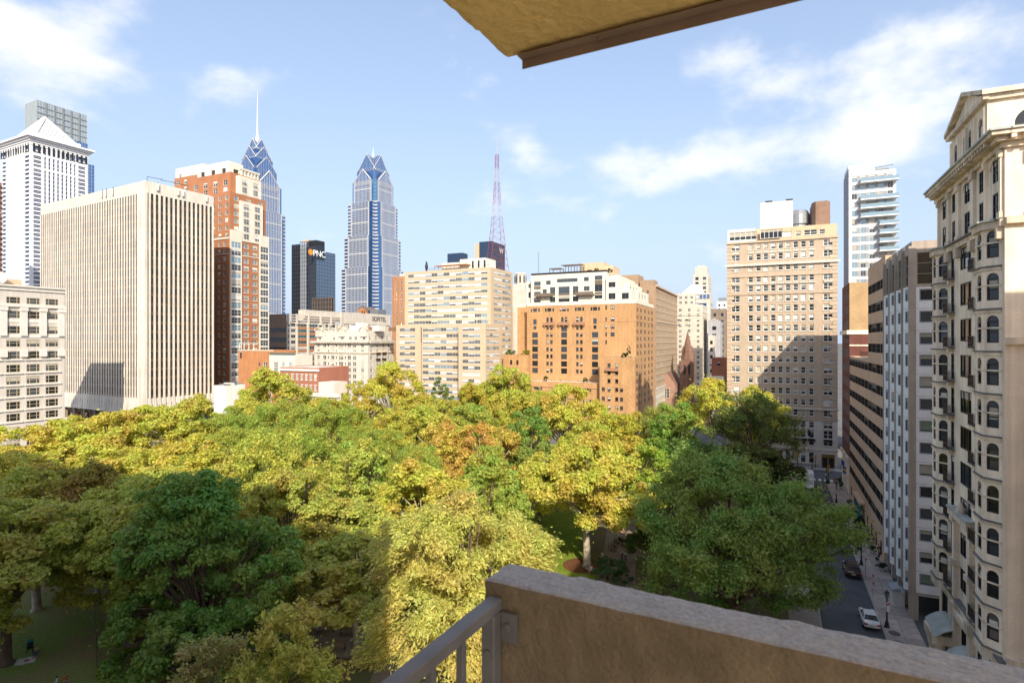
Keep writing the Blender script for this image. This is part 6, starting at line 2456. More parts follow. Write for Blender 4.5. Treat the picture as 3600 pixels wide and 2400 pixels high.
def crown_data(seed, R_, H_, nclump, nleaf, leaf, kind):
    """leaf quads of a crown centred on z=0: several uneven lobes, boughs on the lobes, leaves on the boughs."""
    rng = np.random.default_rng(seed)
    hz = H_ / 2
    nl = {'cone': 7, 'tips': 9}.get(kind, 8)
    lc, lr = [np.array([rng.normal(0, .08), rng.normal(0, .08), .34])], [.52 if kind != 'cone' else .58]
    for k in range(nl):
        a = 2 * math.pi * (k + rng.uniform(-.3, .3)) / nl
        zz = rng.uniform({'cone': -.78, 'tips': -.9}.get(kind, -.62), .34 if kind != 'tips' else .25)
        ro = rng.uniform(.46, .66) * (1.0 if kind != 'cone' else 1 - .28 * max(0, zz))
        lc.append(np.array([ro * math.cos(a), ro * math.sin(a), zz]))
        lr.append(rng.uniform(.32, .48))
    lc.append(np.array([rng.normal(0, .2), rng.normal(0, .2), .62]))
    lr.append(.30)
    lc, lr = np.array(lc), np.array(lr)
    C, D = [], []
    wts = lr ** 2 / (lr ** 2).sum()
    tries = 0
    while len(C) < nclump and tries < nclump * 30:
        tries += 1
        li = rng.choice(len(lr), p=wts)
        v = rng.normal(size=3)
        v /= np.linalg.norm(v)
        if v[2] < -.55:
            continue
        q = lc[li] + v * lr[li] * rng.uniform(.78, 1.06)
        dist = np.linalg.norm(lc - q, axis=1) / lr
        if (np.delete(dist, li) < .62).any() and rng.random() > .12:
            continue
        if C and min(np.linalg.norm(np.array(C) - q, axis=1)) < .055:
            continue
        C.append(q)
        o_ = q - np.array([0, 0, -.35])
        D.append(.5 * v + .7 * o_ / (np.linalg.norm(o_) + 1e-6))
    C = np.array(C)
    d = np.array(D)
    d /= np.linalg.norm(d, axis=1, keepdims=True)
    nclump = len(C)
    C = C * np.array([R_, R_, hz])
    rc = R_ * rng.uniform(.09, .185, nclump) * (1.1 if kind == 'dome' else 1.0) * math.sqrt(120 / max(nclump, 60)) ** .6
    per = rng.multinomial(nleaf, (rc ** 2) / (rc ** 2).sum())
    idx = np.repeat(np.arange(nclump), per)
    n = len(idx)
    g = rnd_dirs(n, rng)
    up = d[idx] * .7 + np.array([0, 0, .5])
    g = g + up * rng.uniform(.0, .9, (n, 1))
    g /= np.linalg.norm(g, axis=1, keepdims=True)
    r = rc[idx] * rng.uniform(.12, 1.22, n) ** .62
    flat = .66 if kind != 'spray' else .8
    P = C[idx] + g * r[:, None] * np.array([1, 1, flat])
    if kind == 'spray':
        ext = rng.uniform(0, 1, n) ** 2
        P += (d[idx] * np.array([1, 1, .1]) + np.array([0, 0, -.45])) * (rc[idx] * 1.1 * ext)[:, None]
    if kind == 'tips':
        # upswept twig ends
        tw = rng.integers(0, 5, n)
        tdir = rnd_dirs(nclump * 5, rng).reshape(nclump, 5, 3) * .55
        ext = rng.uniform(0, 1, n) ** 2.2
        P += (d[idx] * np.array([1, 1, .3]) + tdir[idx, tw] + np.array([0, 0, .25])) * (rc[idx] * 1.15 * ext)[:, None]
    stray = rng.random(n) < .05
    P[stray] += rng.normal(0, .5, (stray.sum(), 3)) * rc[idx][stray][:, None]
    N = g * .8 + np.array([0, -.18, .42]) * 0 + np.array([0, 0, .45]) + rng.normal(0, .5, (n, 3))
    N /= np.linalg.norm(N, axis=1, keepdims=True)
    T = np.cross(N, rng.normal(size=(n, 3)))
    if kind == 'spray':
        T = d[idx] * np.array([1, 1, .2]) + np.array([0, 0, -.5]) + rng.normal(0, .5, (n, 3))
        T -= N * (T * N).sum(1, keepdims=True)
    T /= np.linalg.norm(T, axis=1, keepdims=True) + 1e-9
    U = np.cross(N, T)
    s = leaf * rng.uniform(.45, 1.4, n)
    asp = {'spray': .42, 'tips': .6}.get(kind, .85)
    a = T * s[:, None] * .62
    b = U * (s * asp)[:, None] * .5
    V = np.empty((n * 4, 3), np.float32)
    V[0::4] = P - a
    V[1::4] = P - a * .05 + b - N * (s * .10)[:, None]
    V[2::4] = P + a
    V[3::4] = P - a * .05 - b - N * (s * .10)[:, None]
    return V, C, rc


def quad_mesh(name, V, m):
    n = len(V) // 4
    me = bpy.data.meshes.new(name)
    me.vertices.add(len(V))
    me.vertices.foreach_set('co', V.ravel())
    me.loops.add(n * 4)
    me.loops.foreach_set('vertex_index', np.arange(n * 4, dtype=np.int32))
    me.polygons.add(n)
    me.polygons.foreach_set('loop_start', np.arange(n, dtype=np.int32) * 4)
    me.update()
    me.materials.append(m)
    return me


def tree_proto(key, seed, R_, zb, zt, nclump, nleaf, leaf, kind, bark, tr, fork=.45):
    """meshes (crown, trunk) standing on z=0: crown between zb and zt, radius R_."""
    H_ = zt - zb
    zc = (zb + zt) / 2
    V, C, rc = crown_data(seed, R_, H_, nclump, nleaf, leaf, kind)
    V = V + np.array([0, 0, zc], np.float32)
    cm_ = quad_mesh('crown', V, LEAF)
    rng = random.Random(seed)
    mb = MB()
    zf = zb + H_ * fork * .6
    lean = (rng.uniform(-.5, .5), rng.uniform(-.5, .5))
    mb.tube([(0, 0, -.1), (0, 0, .35), (lean[0] * .3, lean[1] * .3, zf * .45), (lean[0], lean[1], zf)], [tr * 1.9, tr * 1.15, tr * .95, tr * .75], bark, 10)
    order = sorted(range(len(C)), key=lambda i: rng.random())
    limbs = order[:max(9, len(C) // 5)]
    for i in limbs:
        c = Vector(C[i]) + Vector((0, 0, zc))
        st = Vector((lean[0], lean[1], zf * rng.uniform(.8, 1.0)))
        mid = st.lerp(c, .5) + Vector((rng.uniform(-.6, .6), rng.uniform(-.6, .6), rng.uniform(.2, 1.2)))
        r0 = tr * rng.uniform(.32, .5)
        mb.tube([st - Vector((0, 0, .3)), st.lerp(mid, .5), mid, mid.lerp(c, .55) + Vector((0, 0, .2)), c], [r0, r0 * .8, r0 * .6, r0 * .38, r0 * .15], bark, 6)
        for _ in range(2):
            e = c + Vector((rng.uniform(-1, 1), rng.uniform(-1, 1), rng.uniform(-.3, .8))) * rc[i] * 1.0
            mb.tube([mid.lerp(c, .4), e.lerp(c, .4), e], [r0 * .35, r0 * .22, r0 * .08], bark, 4)
    return cm_, mb.mesh('trunk', True)


PROTO = {
    'plane_a': tree_proto('plane_a', 101, 8, 5.5, 20, 142, 33277, .35, 'dome', BARK_P, .42),
    'plane_b': tree_proto('plane_b', 102, 8, 6.0, 21, 120, 31320, .35, 'dome', BARK_P, .42),
    'plane_c': tree_proto('plane_c', 103, 8, 5.0, 20, 165, 33277, .35, 'dome', BARK_P, .40),
    'maple_a': tree_proto('maple_a', 104, 7.5, 4.0, 19, 180, 32759, .32, 'cone', BARK_B, .36),
    'maple_b': tree_proto('maple_b', 105, 7.5, 4.0, 19, 150, 30939, .32, 'cone', BARK_B, .36),
    'locust_a': tree_proto('locust_a', 106, 8, 4.5, 20, 180, 43680, .32, 'spray', BARK_B, .34),
    'locust_b': tree_proto('locust_b', 107, 8, 4.5, 20, 150, 40040, .32, 'spray', BARK_B, .34),
    'elm_a': tree_proto('elm_a', 108, 9, 4.0, 21, 180, 22000, .42, 'tips', BARK_B, .42),
    'spire_a': tree_proto('spire_a', 109, 4, 3.0, 24, 105, 9000, .42, 'cone', BARK_B, .25),
    # big near trees get meshes of their own, with finer leaves
    'near_maple': tree_proto('near_maple', 211, 9.2, .4, 21, 315, 80000, .31, 'cone', BARK_B, .45),
    'near_locust': tree_proto('near_locust', 202, 9.0, 2.5, 21.5, 285, 110000, .31, 'spray', BARK_B, .36),
    'near_elm': tree_proto('near_elm', 203, 12.2, 1.6, 21.2, 345, 110000, .32, 'tips', BARK_B, .60, .25),
    'near_plane': tree_proto('near_plane', 204, 9.4, 4.6, 20.2, 180, 60000, .34, 'dome', BARK_P, .50),
    'near_plane_2': tree_proto('near_plane_2', 205, 8.5, 3.4, 18.5, 195, 54000, .33, 'dome', BARK_B, .48),
    'young_plane': tree_proto('young_plane', 206, 5.0, 5.2, 13.2, 105, 15000, .34, 'dome', BARK_P, .30),
    'small_tree': tree_proto('small_tree', 207, 5.0, 2.2, 13.5, 135, 24000, .30, 'tips', BARK_B, .22),
    'holly': tree_proto('holly', 208, 2.4, .3, 5.4, 69, 7000, .22, 'cone', BARK_B, .12),
}

# colours (albedo) by kind
CY = (.250, .250, .048)      # yellow green plane
CY2 = (.225, .238, .046)
CO = (.225, .23, .042)      # olive
CG = (.165, .200, .040)      # mid green
CD = (.040, .090, .018)      # deep green
CL = (.150, .195, .028)      # lime
CF = (.17, .19, .05)      # feathery grey green
CB = (.25, .205, .05)       # ochre brown
TRNG = random.Random(5)


def tree(name, proto, px, Y, top_py, r, col, turn, label, zb=None, rot=None, base=None, X=None):
    """top_py: where the top stands in the photograph; r: crown radius in metres."""
    cme, tme = PROTO[proto]
    x = kx(px) * Y if X is None else X
    ht = zat(top_py, Y)
    d0 = {'plane_a': (8, 20), 'plane_b': (8, 21), 'plane_c': (8, 20), 'maple_a': (7.5, 19), 'maple_b': (7.5, 19), 'locust_a': (8, 20), 'locust_b': (8, 20), 'elm_a': (9, 21), 'spire_a': (4, 24),
          'near_maple': (9.2, 21), 'near_locust': (9, 21.5), 'near_elm': (12.2, 21.2), 'near_plane': (9.4, 20.2), 'near_plane_2': (8.5, 18.5), 'young_plane': (5, 13.2), 'small_tree': (5, 13.5), 'holly': (2.4, 5.4)}[proto]
    e = empty(name, (x, Y, 0), TRNG.uniform(0, 6.28) if rot is None else rot)
    e.scale = (r / d0[0] * .98, r / d0[0] * .98, ht / d0[1] * 1.03)
    tag(e, label, 'tree', 'trees of the square')
    c = obj('crown', cme, e)
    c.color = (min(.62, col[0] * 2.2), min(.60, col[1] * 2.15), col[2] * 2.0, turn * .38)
    obj('trunk', tme, e)
    return e


# ---- in the shade at the front
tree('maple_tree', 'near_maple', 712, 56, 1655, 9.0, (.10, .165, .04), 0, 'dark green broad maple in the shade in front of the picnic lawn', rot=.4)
tree('plane_tree', 'near_plane_2', 400, 65, 1700, 9.5, (.215, .235, .055), .06, 'olive plane tree with its trunk bare above the bench path', X=-43.2, rot=2.0)
tree('plane_tree', 'near_plane_2', 20, 60, 1740, 9.0, (.215, .23, .055), .06, 'olive plane tree cut by the frame beside the picnic lawn')
tree('plane_tree', 'plane_c', 130, 72, 1660, 9.0, (.22, .225, .05), .1, 'shaded olive tree behind the picnic lawn near the frame edge')
tree('plane_tree', 'plane_b', 520, 76, 1655, 8.0, (.22, .23, .05), .08, 'shaded olive plane tree peeping over behind the dark maple')
tree('plane_tree', 'young_plane', 1252, 60.5, 1900, 6.4, (.205, .215, .055), .1, 'slim young plane tree with bare bent trunk by the small benches', rot=1.0)
tree('plane_tree', 'near_plane_2', 1170, 71, 1740, 8.2, (.21, .22, .05), .1, 'shaded plane tree between the dark maple and the feathery locust', rot=3.6)
tree('small_tree', 'small_tree', 985, 43, 2130, 4.6, (.23, .235, .06), .08, 'thin olive yellow small tree at the bottom beside the dirt patch')
tree('small_tree', 'small_tree', 720, 41, 2270, 4.2, (.19, .185, .08), .08, 'grey green small tree at the very bottom edge under the dark maple', rot=2.2)
# ---- sunlit middle
tree('honey_locust_tree', 'near_locust', 1620, 51, 1745, 9.4, (.25, .255, .075), .04, 'bright feathery honey locust half in sun right behind the handrail', rot=1.1)
tree('plane_tree', 'near_plane', 2085, 86.3, 1535, 10.0, (.25, .245, .05), .12, 'spreading yellow green plane tree with pale forked trunk in a mulch ring', rot=5.2, X=11.4)
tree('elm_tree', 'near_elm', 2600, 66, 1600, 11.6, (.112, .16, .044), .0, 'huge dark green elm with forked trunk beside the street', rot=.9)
tree('maple_tree', 'maple_b', 1725, 76, 1650, 6.4, CG, .06, 'mid green maple between the feathery locust and the forked plane tree')
tree('plane_tree', 'plane_c', 1480, 80, 1620, 8.0, (.25, .245, .05), .2, 'golden plane tree just behind the feathery locust crown')
tree('lime_tree', 'maple_a', 1250, 86, 1555, 7.4, (.19, .225, .05), 0, 'bright lime green layered tree in the middle of the square')
tree('plane_tree', 'elm_a', 945, 86, 1540, 8.4, (.22, .235, .05), .06, 'pale topped tree with shadow creeping up it behind the dark maple')
tree('plane_tree', 'plane_a', 1560, 102, 1480, 6.0, CB, .55, 'small rust brown turning tree left of the taller rust brown tree')
tree('plane_tree', 'plane_b', 1690, 101, 1488, 7.0, CB, .75, 'taller rust brown turning tree in the middle of the square')
tree('plane_tree', 'plane_c', 1515, 118, 1432, 8.6, CY2, .4, 'yellow green plane tree behind the rust brown pair')
tree('maple_tree', 'maple_a', 1850, 108, 1445, 7.0, (.105, .15, .032), 0, 'deep green upright tree beside the rust brown tree')
tree('maple_tree', 'maple_b', 1900, 98, 1560, 6.5, (.125, .16, .034), 0, 'deep green low tree behind the forked plane tree')
tree('plane_tree', 'plane_b', 1985, 132, 1352, 8.6, CY, .45, 'tall yellow plane tree in front of the orange block corner')
tree('plane_tree', 'plane_a', 2160, 116, 1455, 8.2, (.22, .215, .035), .15, 'olive gold plane tree below the orange block corner')
tree('maple_tree', 'maple_b', 2265, 97, 1570, 7.0, (.17, .215, .032), .04, 'bright green round tree at the shoulder of the forked plane tree')
tree('maple_tree', 'maple_a', 2370, 116, 1425, 8.4, (.11, .165, .03), .02, 'round green maple part lit part shaded below the church spire')
tree('locust_tree', 'locust_a', 2330, 130, 1420, 7.5, CF, .05, 'feathery grey green tree behind the round green maple')
tree('plane_tree', 'plane_b', 2500, 152, 1330, 9.0, CY, .15, 'yellow green plane tree at the mouth of the side street')
tree('plane_tree', 'plane_c', 2655, 143, 1362, 8.0, CY2, .1, 'yellow topped plane tree in front of the tan hotel')
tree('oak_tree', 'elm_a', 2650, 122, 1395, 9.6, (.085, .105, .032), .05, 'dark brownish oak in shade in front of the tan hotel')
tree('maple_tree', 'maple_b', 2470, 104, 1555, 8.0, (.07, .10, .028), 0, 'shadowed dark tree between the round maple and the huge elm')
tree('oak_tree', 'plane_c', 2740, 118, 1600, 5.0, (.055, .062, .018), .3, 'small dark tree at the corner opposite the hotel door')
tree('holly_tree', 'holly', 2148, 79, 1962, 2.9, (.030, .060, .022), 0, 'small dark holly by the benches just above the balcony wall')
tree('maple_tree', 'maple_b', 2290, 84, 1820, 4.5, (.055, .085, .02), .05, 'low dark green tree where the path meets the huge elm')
# ---- back row along the far side
tree('plane_tree', 'plane_a', 1790, 166, 1287, 9.0, CY2, .35, 'tall plane tree in front of the gap between tan and orange blocks')
tree('plane_tree', 'plane_c', 1655, 164, 1350, 7.5, (.21, .21, .032), .15, 'olive plane tree in front of the tan apartment foot')
tree('plane_tree', 'plane_b', 1372, 164, 1275, 10.0, CY, .5, 'tallest golden plane tree in front of the white mansard house')
tree('plane_tree', 'maple_a', 1245, 166, 1350, 6.5, CO, .1, 'rounded olive tree in front of the white mansard house foot')
tree('cypress_tree', 'spire_a', 1550, 168, 1325, 4.2, (.08, .115, .03), 0, 'narrow dark pointed tree against the tan apartments')
tree('plane_tree', 'plane_c', 955, 160, 1300, 11.0, CY2, .3, 'wide golden plane tree in front of the red brick mansion')
tree('locust_tree', 'locust_b', 790, 124, 1440, 9.0, CG, .05, 'mid green feathery tree beyond the pale topped tree, nearest the slab')
tree('locust_tree', 'locust_a', 985, 122, 1412, 9.6, (.165, .198, .04), .04, 'mid green feathery tree below the wide golden plane tree')
tree('locust_tree', 'locust_b', 1160, 120, 1412, 9.0, CG, .04, 'mid green feathery tree below the white mansard house')
tree('plane_tree', 'plane_a', 1385, 124, 1442, 8.6, CO, .2, 'olive plane tree in front of the tallest golden tree')
tree('locust_tree', 'locust_a', 1080, 102, 1490, 8.4, (.17, .205, .04), .03, 'green tree just behind the bright lime tree')
tree('locust_tree', 'locust_b', 1335, 104, 1500, 7.6, CG, .05, 'green tree to the far side of the bright lime tree')
tree('plane_tree', 'plane_b', 1655, 134, 1420, 8.0, CG, .15, 'green plane tree behind the rust brown trees')
tree('plane_tree', 'plane_b', 1480, 146, 1385, 7.6, CO, .35, 'russet tinged plane tree right of the tallest golden tree')
tree('plane_tree', 'plane_c', 1840, 145, 1385, 8.0, CO, .15, 'olive plane tree below the tall tree at the gap')
# ---- golden trees at the far left
tree('plane_tree', 'plane_a', 110, 110, 1490, 10, CY, .3, 'golden plane tree in front of the grey terracotta block')
tree('plane_tree', 'plane_b', 395, 118, 1450, 10, CY, .55, 'gold and russet plane tree in front of the slab corner')
tree('plane_tree', 'plane_c', 655, 126, 1398, 9.5, CY2, .45, 'golden plane tree with russet top in front of the slab end')
tree('plane_tree', 'plane_c', 250, 132, 1465, 9.0, CY2, .3, 'golden plane tree behind, between the grey block and the slab')
tree('plane_tree', 'plane_b', 520, 140, 1425, 8.5, CY, .3, 'golden plane tree under the slab skirt')
tree('plane_tree', 'plane_b', 60, 88, 1590, 9.0, (.25, .245, .05), .3, 'yellow plane tree in last sun at the frame edge')
tree('plane_tree', 'plane_a', 400, 92, 1565, 9.0, (.25, .245, .05), .45, 'yellow plane tree with pale trunk in last sun beyond the shadow edge')
tree('plane_tree', 'plane_c', 690, 94, 1545, 8.5, CY, .5, 'gold and russet plane tree just beyond the dark maple')
tree('locust_tree', 'locust_a', 800, 106, 1500, 8.5, (.175, .205, .04), .04, 'green tree between the russet tree and the pale topped tree')
tree('oak_tree', 'plane_c', 345, 74, 1640, 6.5, (.16, .135, .035), .4, 'dull brown turning tree on the shadow edge')
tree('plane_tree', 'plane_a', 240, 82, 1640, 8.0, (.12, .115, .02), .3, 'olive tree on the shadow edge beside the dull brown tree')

# ---- fillers that close the canopy
tree('plane_tree', 'plane_b', 1130, 140, 1400, 8.5, CO, .2, 'olive plane tree behind the mid green feathery trees, nearest the brick mansion')
tree('locust_tree', 'locust_a', 1460, 90, 1560, 6.5, CG, .05, 'green tree between the bright lime tree and the golden plane tree')
tree('plane_tree', 'plane_a', 2060, 110, 1480, 7.5, CO, .15, 'olive plane tree just behind the crown of the forked plane tree')
tree('maple_tree', 'maple_b', 1720, 90, 1570, 6.5, CG, .1, 'green tree below the taller rust brown tree')
tree('plane_tree', 'plane_c', 2090, 140, 1415, 7.5, CY, .2, 'yellow green plane tree against the lower orange wing')
tree('plane_tree', 'plane_a', 1930, 160, 1370, 7.5, CO, .2, 'olive plane tree against the long terrace of the orange block')
tree('plane_tree', 'plane_b', 1720, 172, 1340, 7.0, CY2, .2, 'yellow green tree against the tan apartments, next to the tall tree at the gap')
tree('plane_tree', 'plane_c', 2240, 140, 1450, 6.5, CO, .1, 'olive tree below the corner of the orange block')
tree('plane_tree', 'plane_a', 880, 146, 1405, 8.0, CY2, .2, 'yellow green tree below the wide golden plane tree, nearer the slab')
tree('maple_tree', 'maple_a', 610, 62, 1730, 7.0, (.17, .20, .045), .05, 'shaded green tree behind the far flank of the dark maple')
tree('plane_tree', 'near_plane_2', 1010, 74, 1650, 7.0, (.20, .205, .045), .08, 'shaded tree tucked between the dark maple and the pale topped tree')
# ================================================================ the balcony we stand on
BAL = R(-27.5)
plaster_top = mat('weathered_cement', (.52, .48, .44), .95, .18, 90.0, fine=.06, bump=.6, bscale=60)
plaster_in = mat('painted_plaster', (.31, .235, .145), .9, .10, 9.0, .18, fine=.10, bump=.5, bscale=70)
soffit_m = mat('soffit_ochre', (.88, .62, .23), .9, .10, 3.0, fine=.05, bump=.7, bscale=30)
steel_m = mat('galvanised_steel', (.24, .225, .215), .6, .15, 9.0, metal=.1, spec=.5)
drip_m = mat('drip_metal', (.36, .25, .175), .6, .15, 6, metal=.2)


def rough_box(name, x0, x1, y0, y1, z0, z1, step, amp, mats, root, label=None, bev=.012):
    """box with gridded sides, pushed about by noise; mats: side->material (t,b,f,k,l,r)."""
    me = bpy.data.meshes.new(name)
    V, F, MI = [], [], []
    ms = []
    ctr = Vector(((x0 + x1) / 2, (y0 + y1) / 2, (z0 + z1) / 2))
    hx = Vector(((x1 - x0) / 2, (y1 - y0) / 2, (z1 - z0) / 2))

    def disp(p):
        q = Vector(p)
        # round the arrises
        for i in range(3):
            pass
        d = q - ctr
        inner = Vector([max(-(hx[i] - bev), min(hx[i] - bev, d[i])) for i in range(3)])
        o_ = d - inner
        if o_.length > 1e-9:
            o_ = o_.normalized() * bev
        d = inner + o_
        q = ctr + d
        n_ = o_.normalized() if o_.length > 1e-9 else Vector((0, 0, 1))
        h = mnoise.fractal(q * 22, 1.0, 2.0, 4) * amp + mnoise.noise(q * 5) * amp * .9
        pit = mnoise.noise(q * 13 + Vector((9, 3, 1)))
        if pit > .52:
            h -= (pit - .52) * amp * 6
        return tuple(q + n_ * h)
    axes = {'t': (0, 1, 2, z1), 'b': (0, 1, 2, z0), 'f': (0, 2, 1, y0), 'k': (0, 2, 1, y1), 'l': (1, 2, 0, x0), 'r': (1, 2, 0, x1)}
    lo, hi = (x0, y0, z0), (x1, y1, z1)
    for side, m in mats.items():
        a, b, c, val = axes[side]
        na = max(2, int((hi[a] - lo[a]) / step))
        nb_ = max(2, int((hi[b] - lo[b]) / step))
        base = len(V)
        for i in range(na + 1):
            for j in range(nb_ + 1):
                p = [0, 0, 0]
                p[a] = lo[a] + (hi[a] - lo[a]) * i / na
                p[b] = lo[b] + (hi[b] - lo[b]) * j / nb_
                p[c] = val
                V.append(disp(p))
        if m not in ms:
            ms.append(m)
        for i in range(na):
            for j in range(nb_):
                q = (base + i * (nb_ + 1) + j, base + (i + 1) * (nb_ + 1) + j, base + (i + 1) * (nb_ + 1) + j + 1, base + i * (nb_ + 1) + j + 1)
                F.append(q)
                MI.append(ms.index(m))
    me.from_pydata(V, [], F)
    for m in ms:
        me.materials.append(m)
    me.polygons.foreach_set('material_index', MI)
    me.polygons.foreach_set('use_smooth', [True] * len(F))
    me.update()
    o = bpy.data.objects.new(name, me)
    COL.objects.link(o)
    o.rotation_euler = (0, 0, BAL)
    if root:
        o.parent = root
        o.rotation_euler = (0, 0, 0)
    return o


H0 = CAM_H
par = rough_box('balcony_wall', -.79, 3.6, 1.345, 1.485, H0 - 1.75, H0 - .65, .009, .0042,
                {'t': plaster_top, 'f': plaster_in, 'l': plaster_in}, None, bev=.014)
tag(par, 'thick plastered balcony wall with worn grey cement top', 'wall')
mb = MB()
mb.box(-.86, 3.6, -3.4, 1.49, H0 - 1.95, H0 - 1.76, CONC)
fl_o = mb.build('balcony_floor')
fl_o.rotation_euler = (0, 0, BAL)
fl_o['kind'] = 'structure'
slab_o = empty('balcony_above', (0, 0, 0), BAL)
tag(slab_o, 'ochre plastered underside of the balcony above with metal drip edge', 'balcony')
rough_box('soffit', -.80, 3.6, 1.30, 1.50, H0 + .838, H0 + 1.05, .016, .003, {'b': soffit_m, 'k': soffit_m, 'l': soffit_m}, slab_o, bev=.02)
rough_box('soffit', -.80, 3.6, -.2, 1.335, H0 + .832, H0 + 1.05, .02, .004, {'b': soffit_m, 'l': soffit_m}, slab_o, bev=.02)
mb = MB()
mb.box(-.8, 3.6, -3.4, -.1, H0 + .86, H0 + 1.04, soffit_m)
mb.build('slab', slab_o)
mb = MB()
mb.box(-.745, 3.6, 1.496, 1.5, H0 + .800, H0 + .86, drip_m)
mb.box(-.745, 3.6, 1.462, 1.4955, H0 + .824, H0 + .828, drip_m)
for k in range(8):
    mb.tube([(-.5 + .55 * k, 1.478, H0 + .824), (-.5 + .55 * k, 1.478, H0 + .818)], .007, drip_m, 8)
mb.build('drip_edge', slab_o)
# handrail
rl = empty('balcony_railing', (0, 0, 0), BAL)
tag(rl, 'grey metal balcony handrail with square posts bolted to the wall', 'railing')


def bev_box(mb, x0, x1, y0, y1, z0, z1, m, e=.003):
    xs, ys, zs = (x0, x1), (y0, y1), (z0, z1)
    # a box with chamfered long edges
    mb.prism([(x0 + e, y0), (x1 - e, y0), (x1, y0 + e), (x1, y1 - e), (x1 - e, y1), (x0 + e, y1), (x0, y1 - e), (x0, y0 + e)], z0, z1, m)


ZR = H0 - .685
rx0, rx1 = -.765, -.725
mb = MB()
e = .003
prof = [(rx0 + e, ZR - .032), (rx1 - e, ZR - .032), (rx1, ZR - .032 + e), (rx1, ZR - e), (rx1 - e, ZR), (rx0 + e, ZR), (rx0, ZR - e), (rx0, ZR - .032 + e)]
n = len(prof)
i0 = mb.mi(steel_m)
mb.v += [(x, -2.5, z) for x, z in prof] + [(x, 1.335, z) for x, z in prof]
for k in range(n):
    j = (k + 1) % n
    mb.f.append((k, n + k, n + j, j))
    mb.m.append(i0)
mb.f.append(tuple(range(n, 2 * n)))
mb.m.append(i0)
mb.build('top_rail', rl)
mb = MB()
bev_box(mb, rx0 + .001, rx1 - .001, 1.292, 1.333, ZR - 1.05, ZR - .033, steel_m)
mb.build('post', rl)
post = MB()
bev_box(post, rx0 + .010, rx1 - .010, -.009, .009, ZR - 1.0, ZR - .033, steel_m, .002)
pm = post.mesh('baluster')
for k in range(14):
    obj('baluster', pm, rl, Matrix.Translation((0, 1.165 - .125 * k, 0)))
mb = MB()
mb.box(rx0, rx1, -2.5, 1.29, ZR - 1.04, ZR - 1.0, steel_m)
mb.build('bottom_rail', rl)
mb = MB()
mb.box(rx1, rx1 + .045, 1.331, 1.3405, ZR - .11, ZR - .035, steel_m)
mb.build('bracket', rl)
for (x, y, z, ax_) in ((rx1 + .02, 1.331, ZR - .07, 'y'), ((rx0 + rx1) / 2 + .002, 1.292, ZR - .13, 'y')):
    mb = MB()
    mb.lathe([(.0105, 0), (.0105, .007), (.004, .008)], steel_m, (0, 0), 6)
    bo = mb.build('bolt', rl)
    bo.matrix_local = Matrix.Translation((x, y, z)) @ Matrix.Rotation(R(90), 4, 'X')
# ================================================================ vehicles
TYRE = mat('tyre', (.02, .02, .02), .9, 0)
RIM = mat('rim', (.45, .45, .46), .35, 0, metal=.7)
CGL = glass('car_glass', (.02, .025, .03), .04, 0, .8)
LAMP_R = mat('tail_lamp', (.35, .01, .01), .3, 0)
LAMP_W = mat('head_lamp', (.7, .7, .68), .2, 0)
PLATE = mat('plate', (.65, .58, .30), .6, 0)
CHRM = mat('chrome', (.5, .5, .5), .2, 0, metal=.9)


def paint(name, c):
    m = mat(name, c, .28, 0, spec=.6)
    m.node_tree.nodes['Principled BSDF'].inputs['Coat Weight'].default_value = .7
    return m


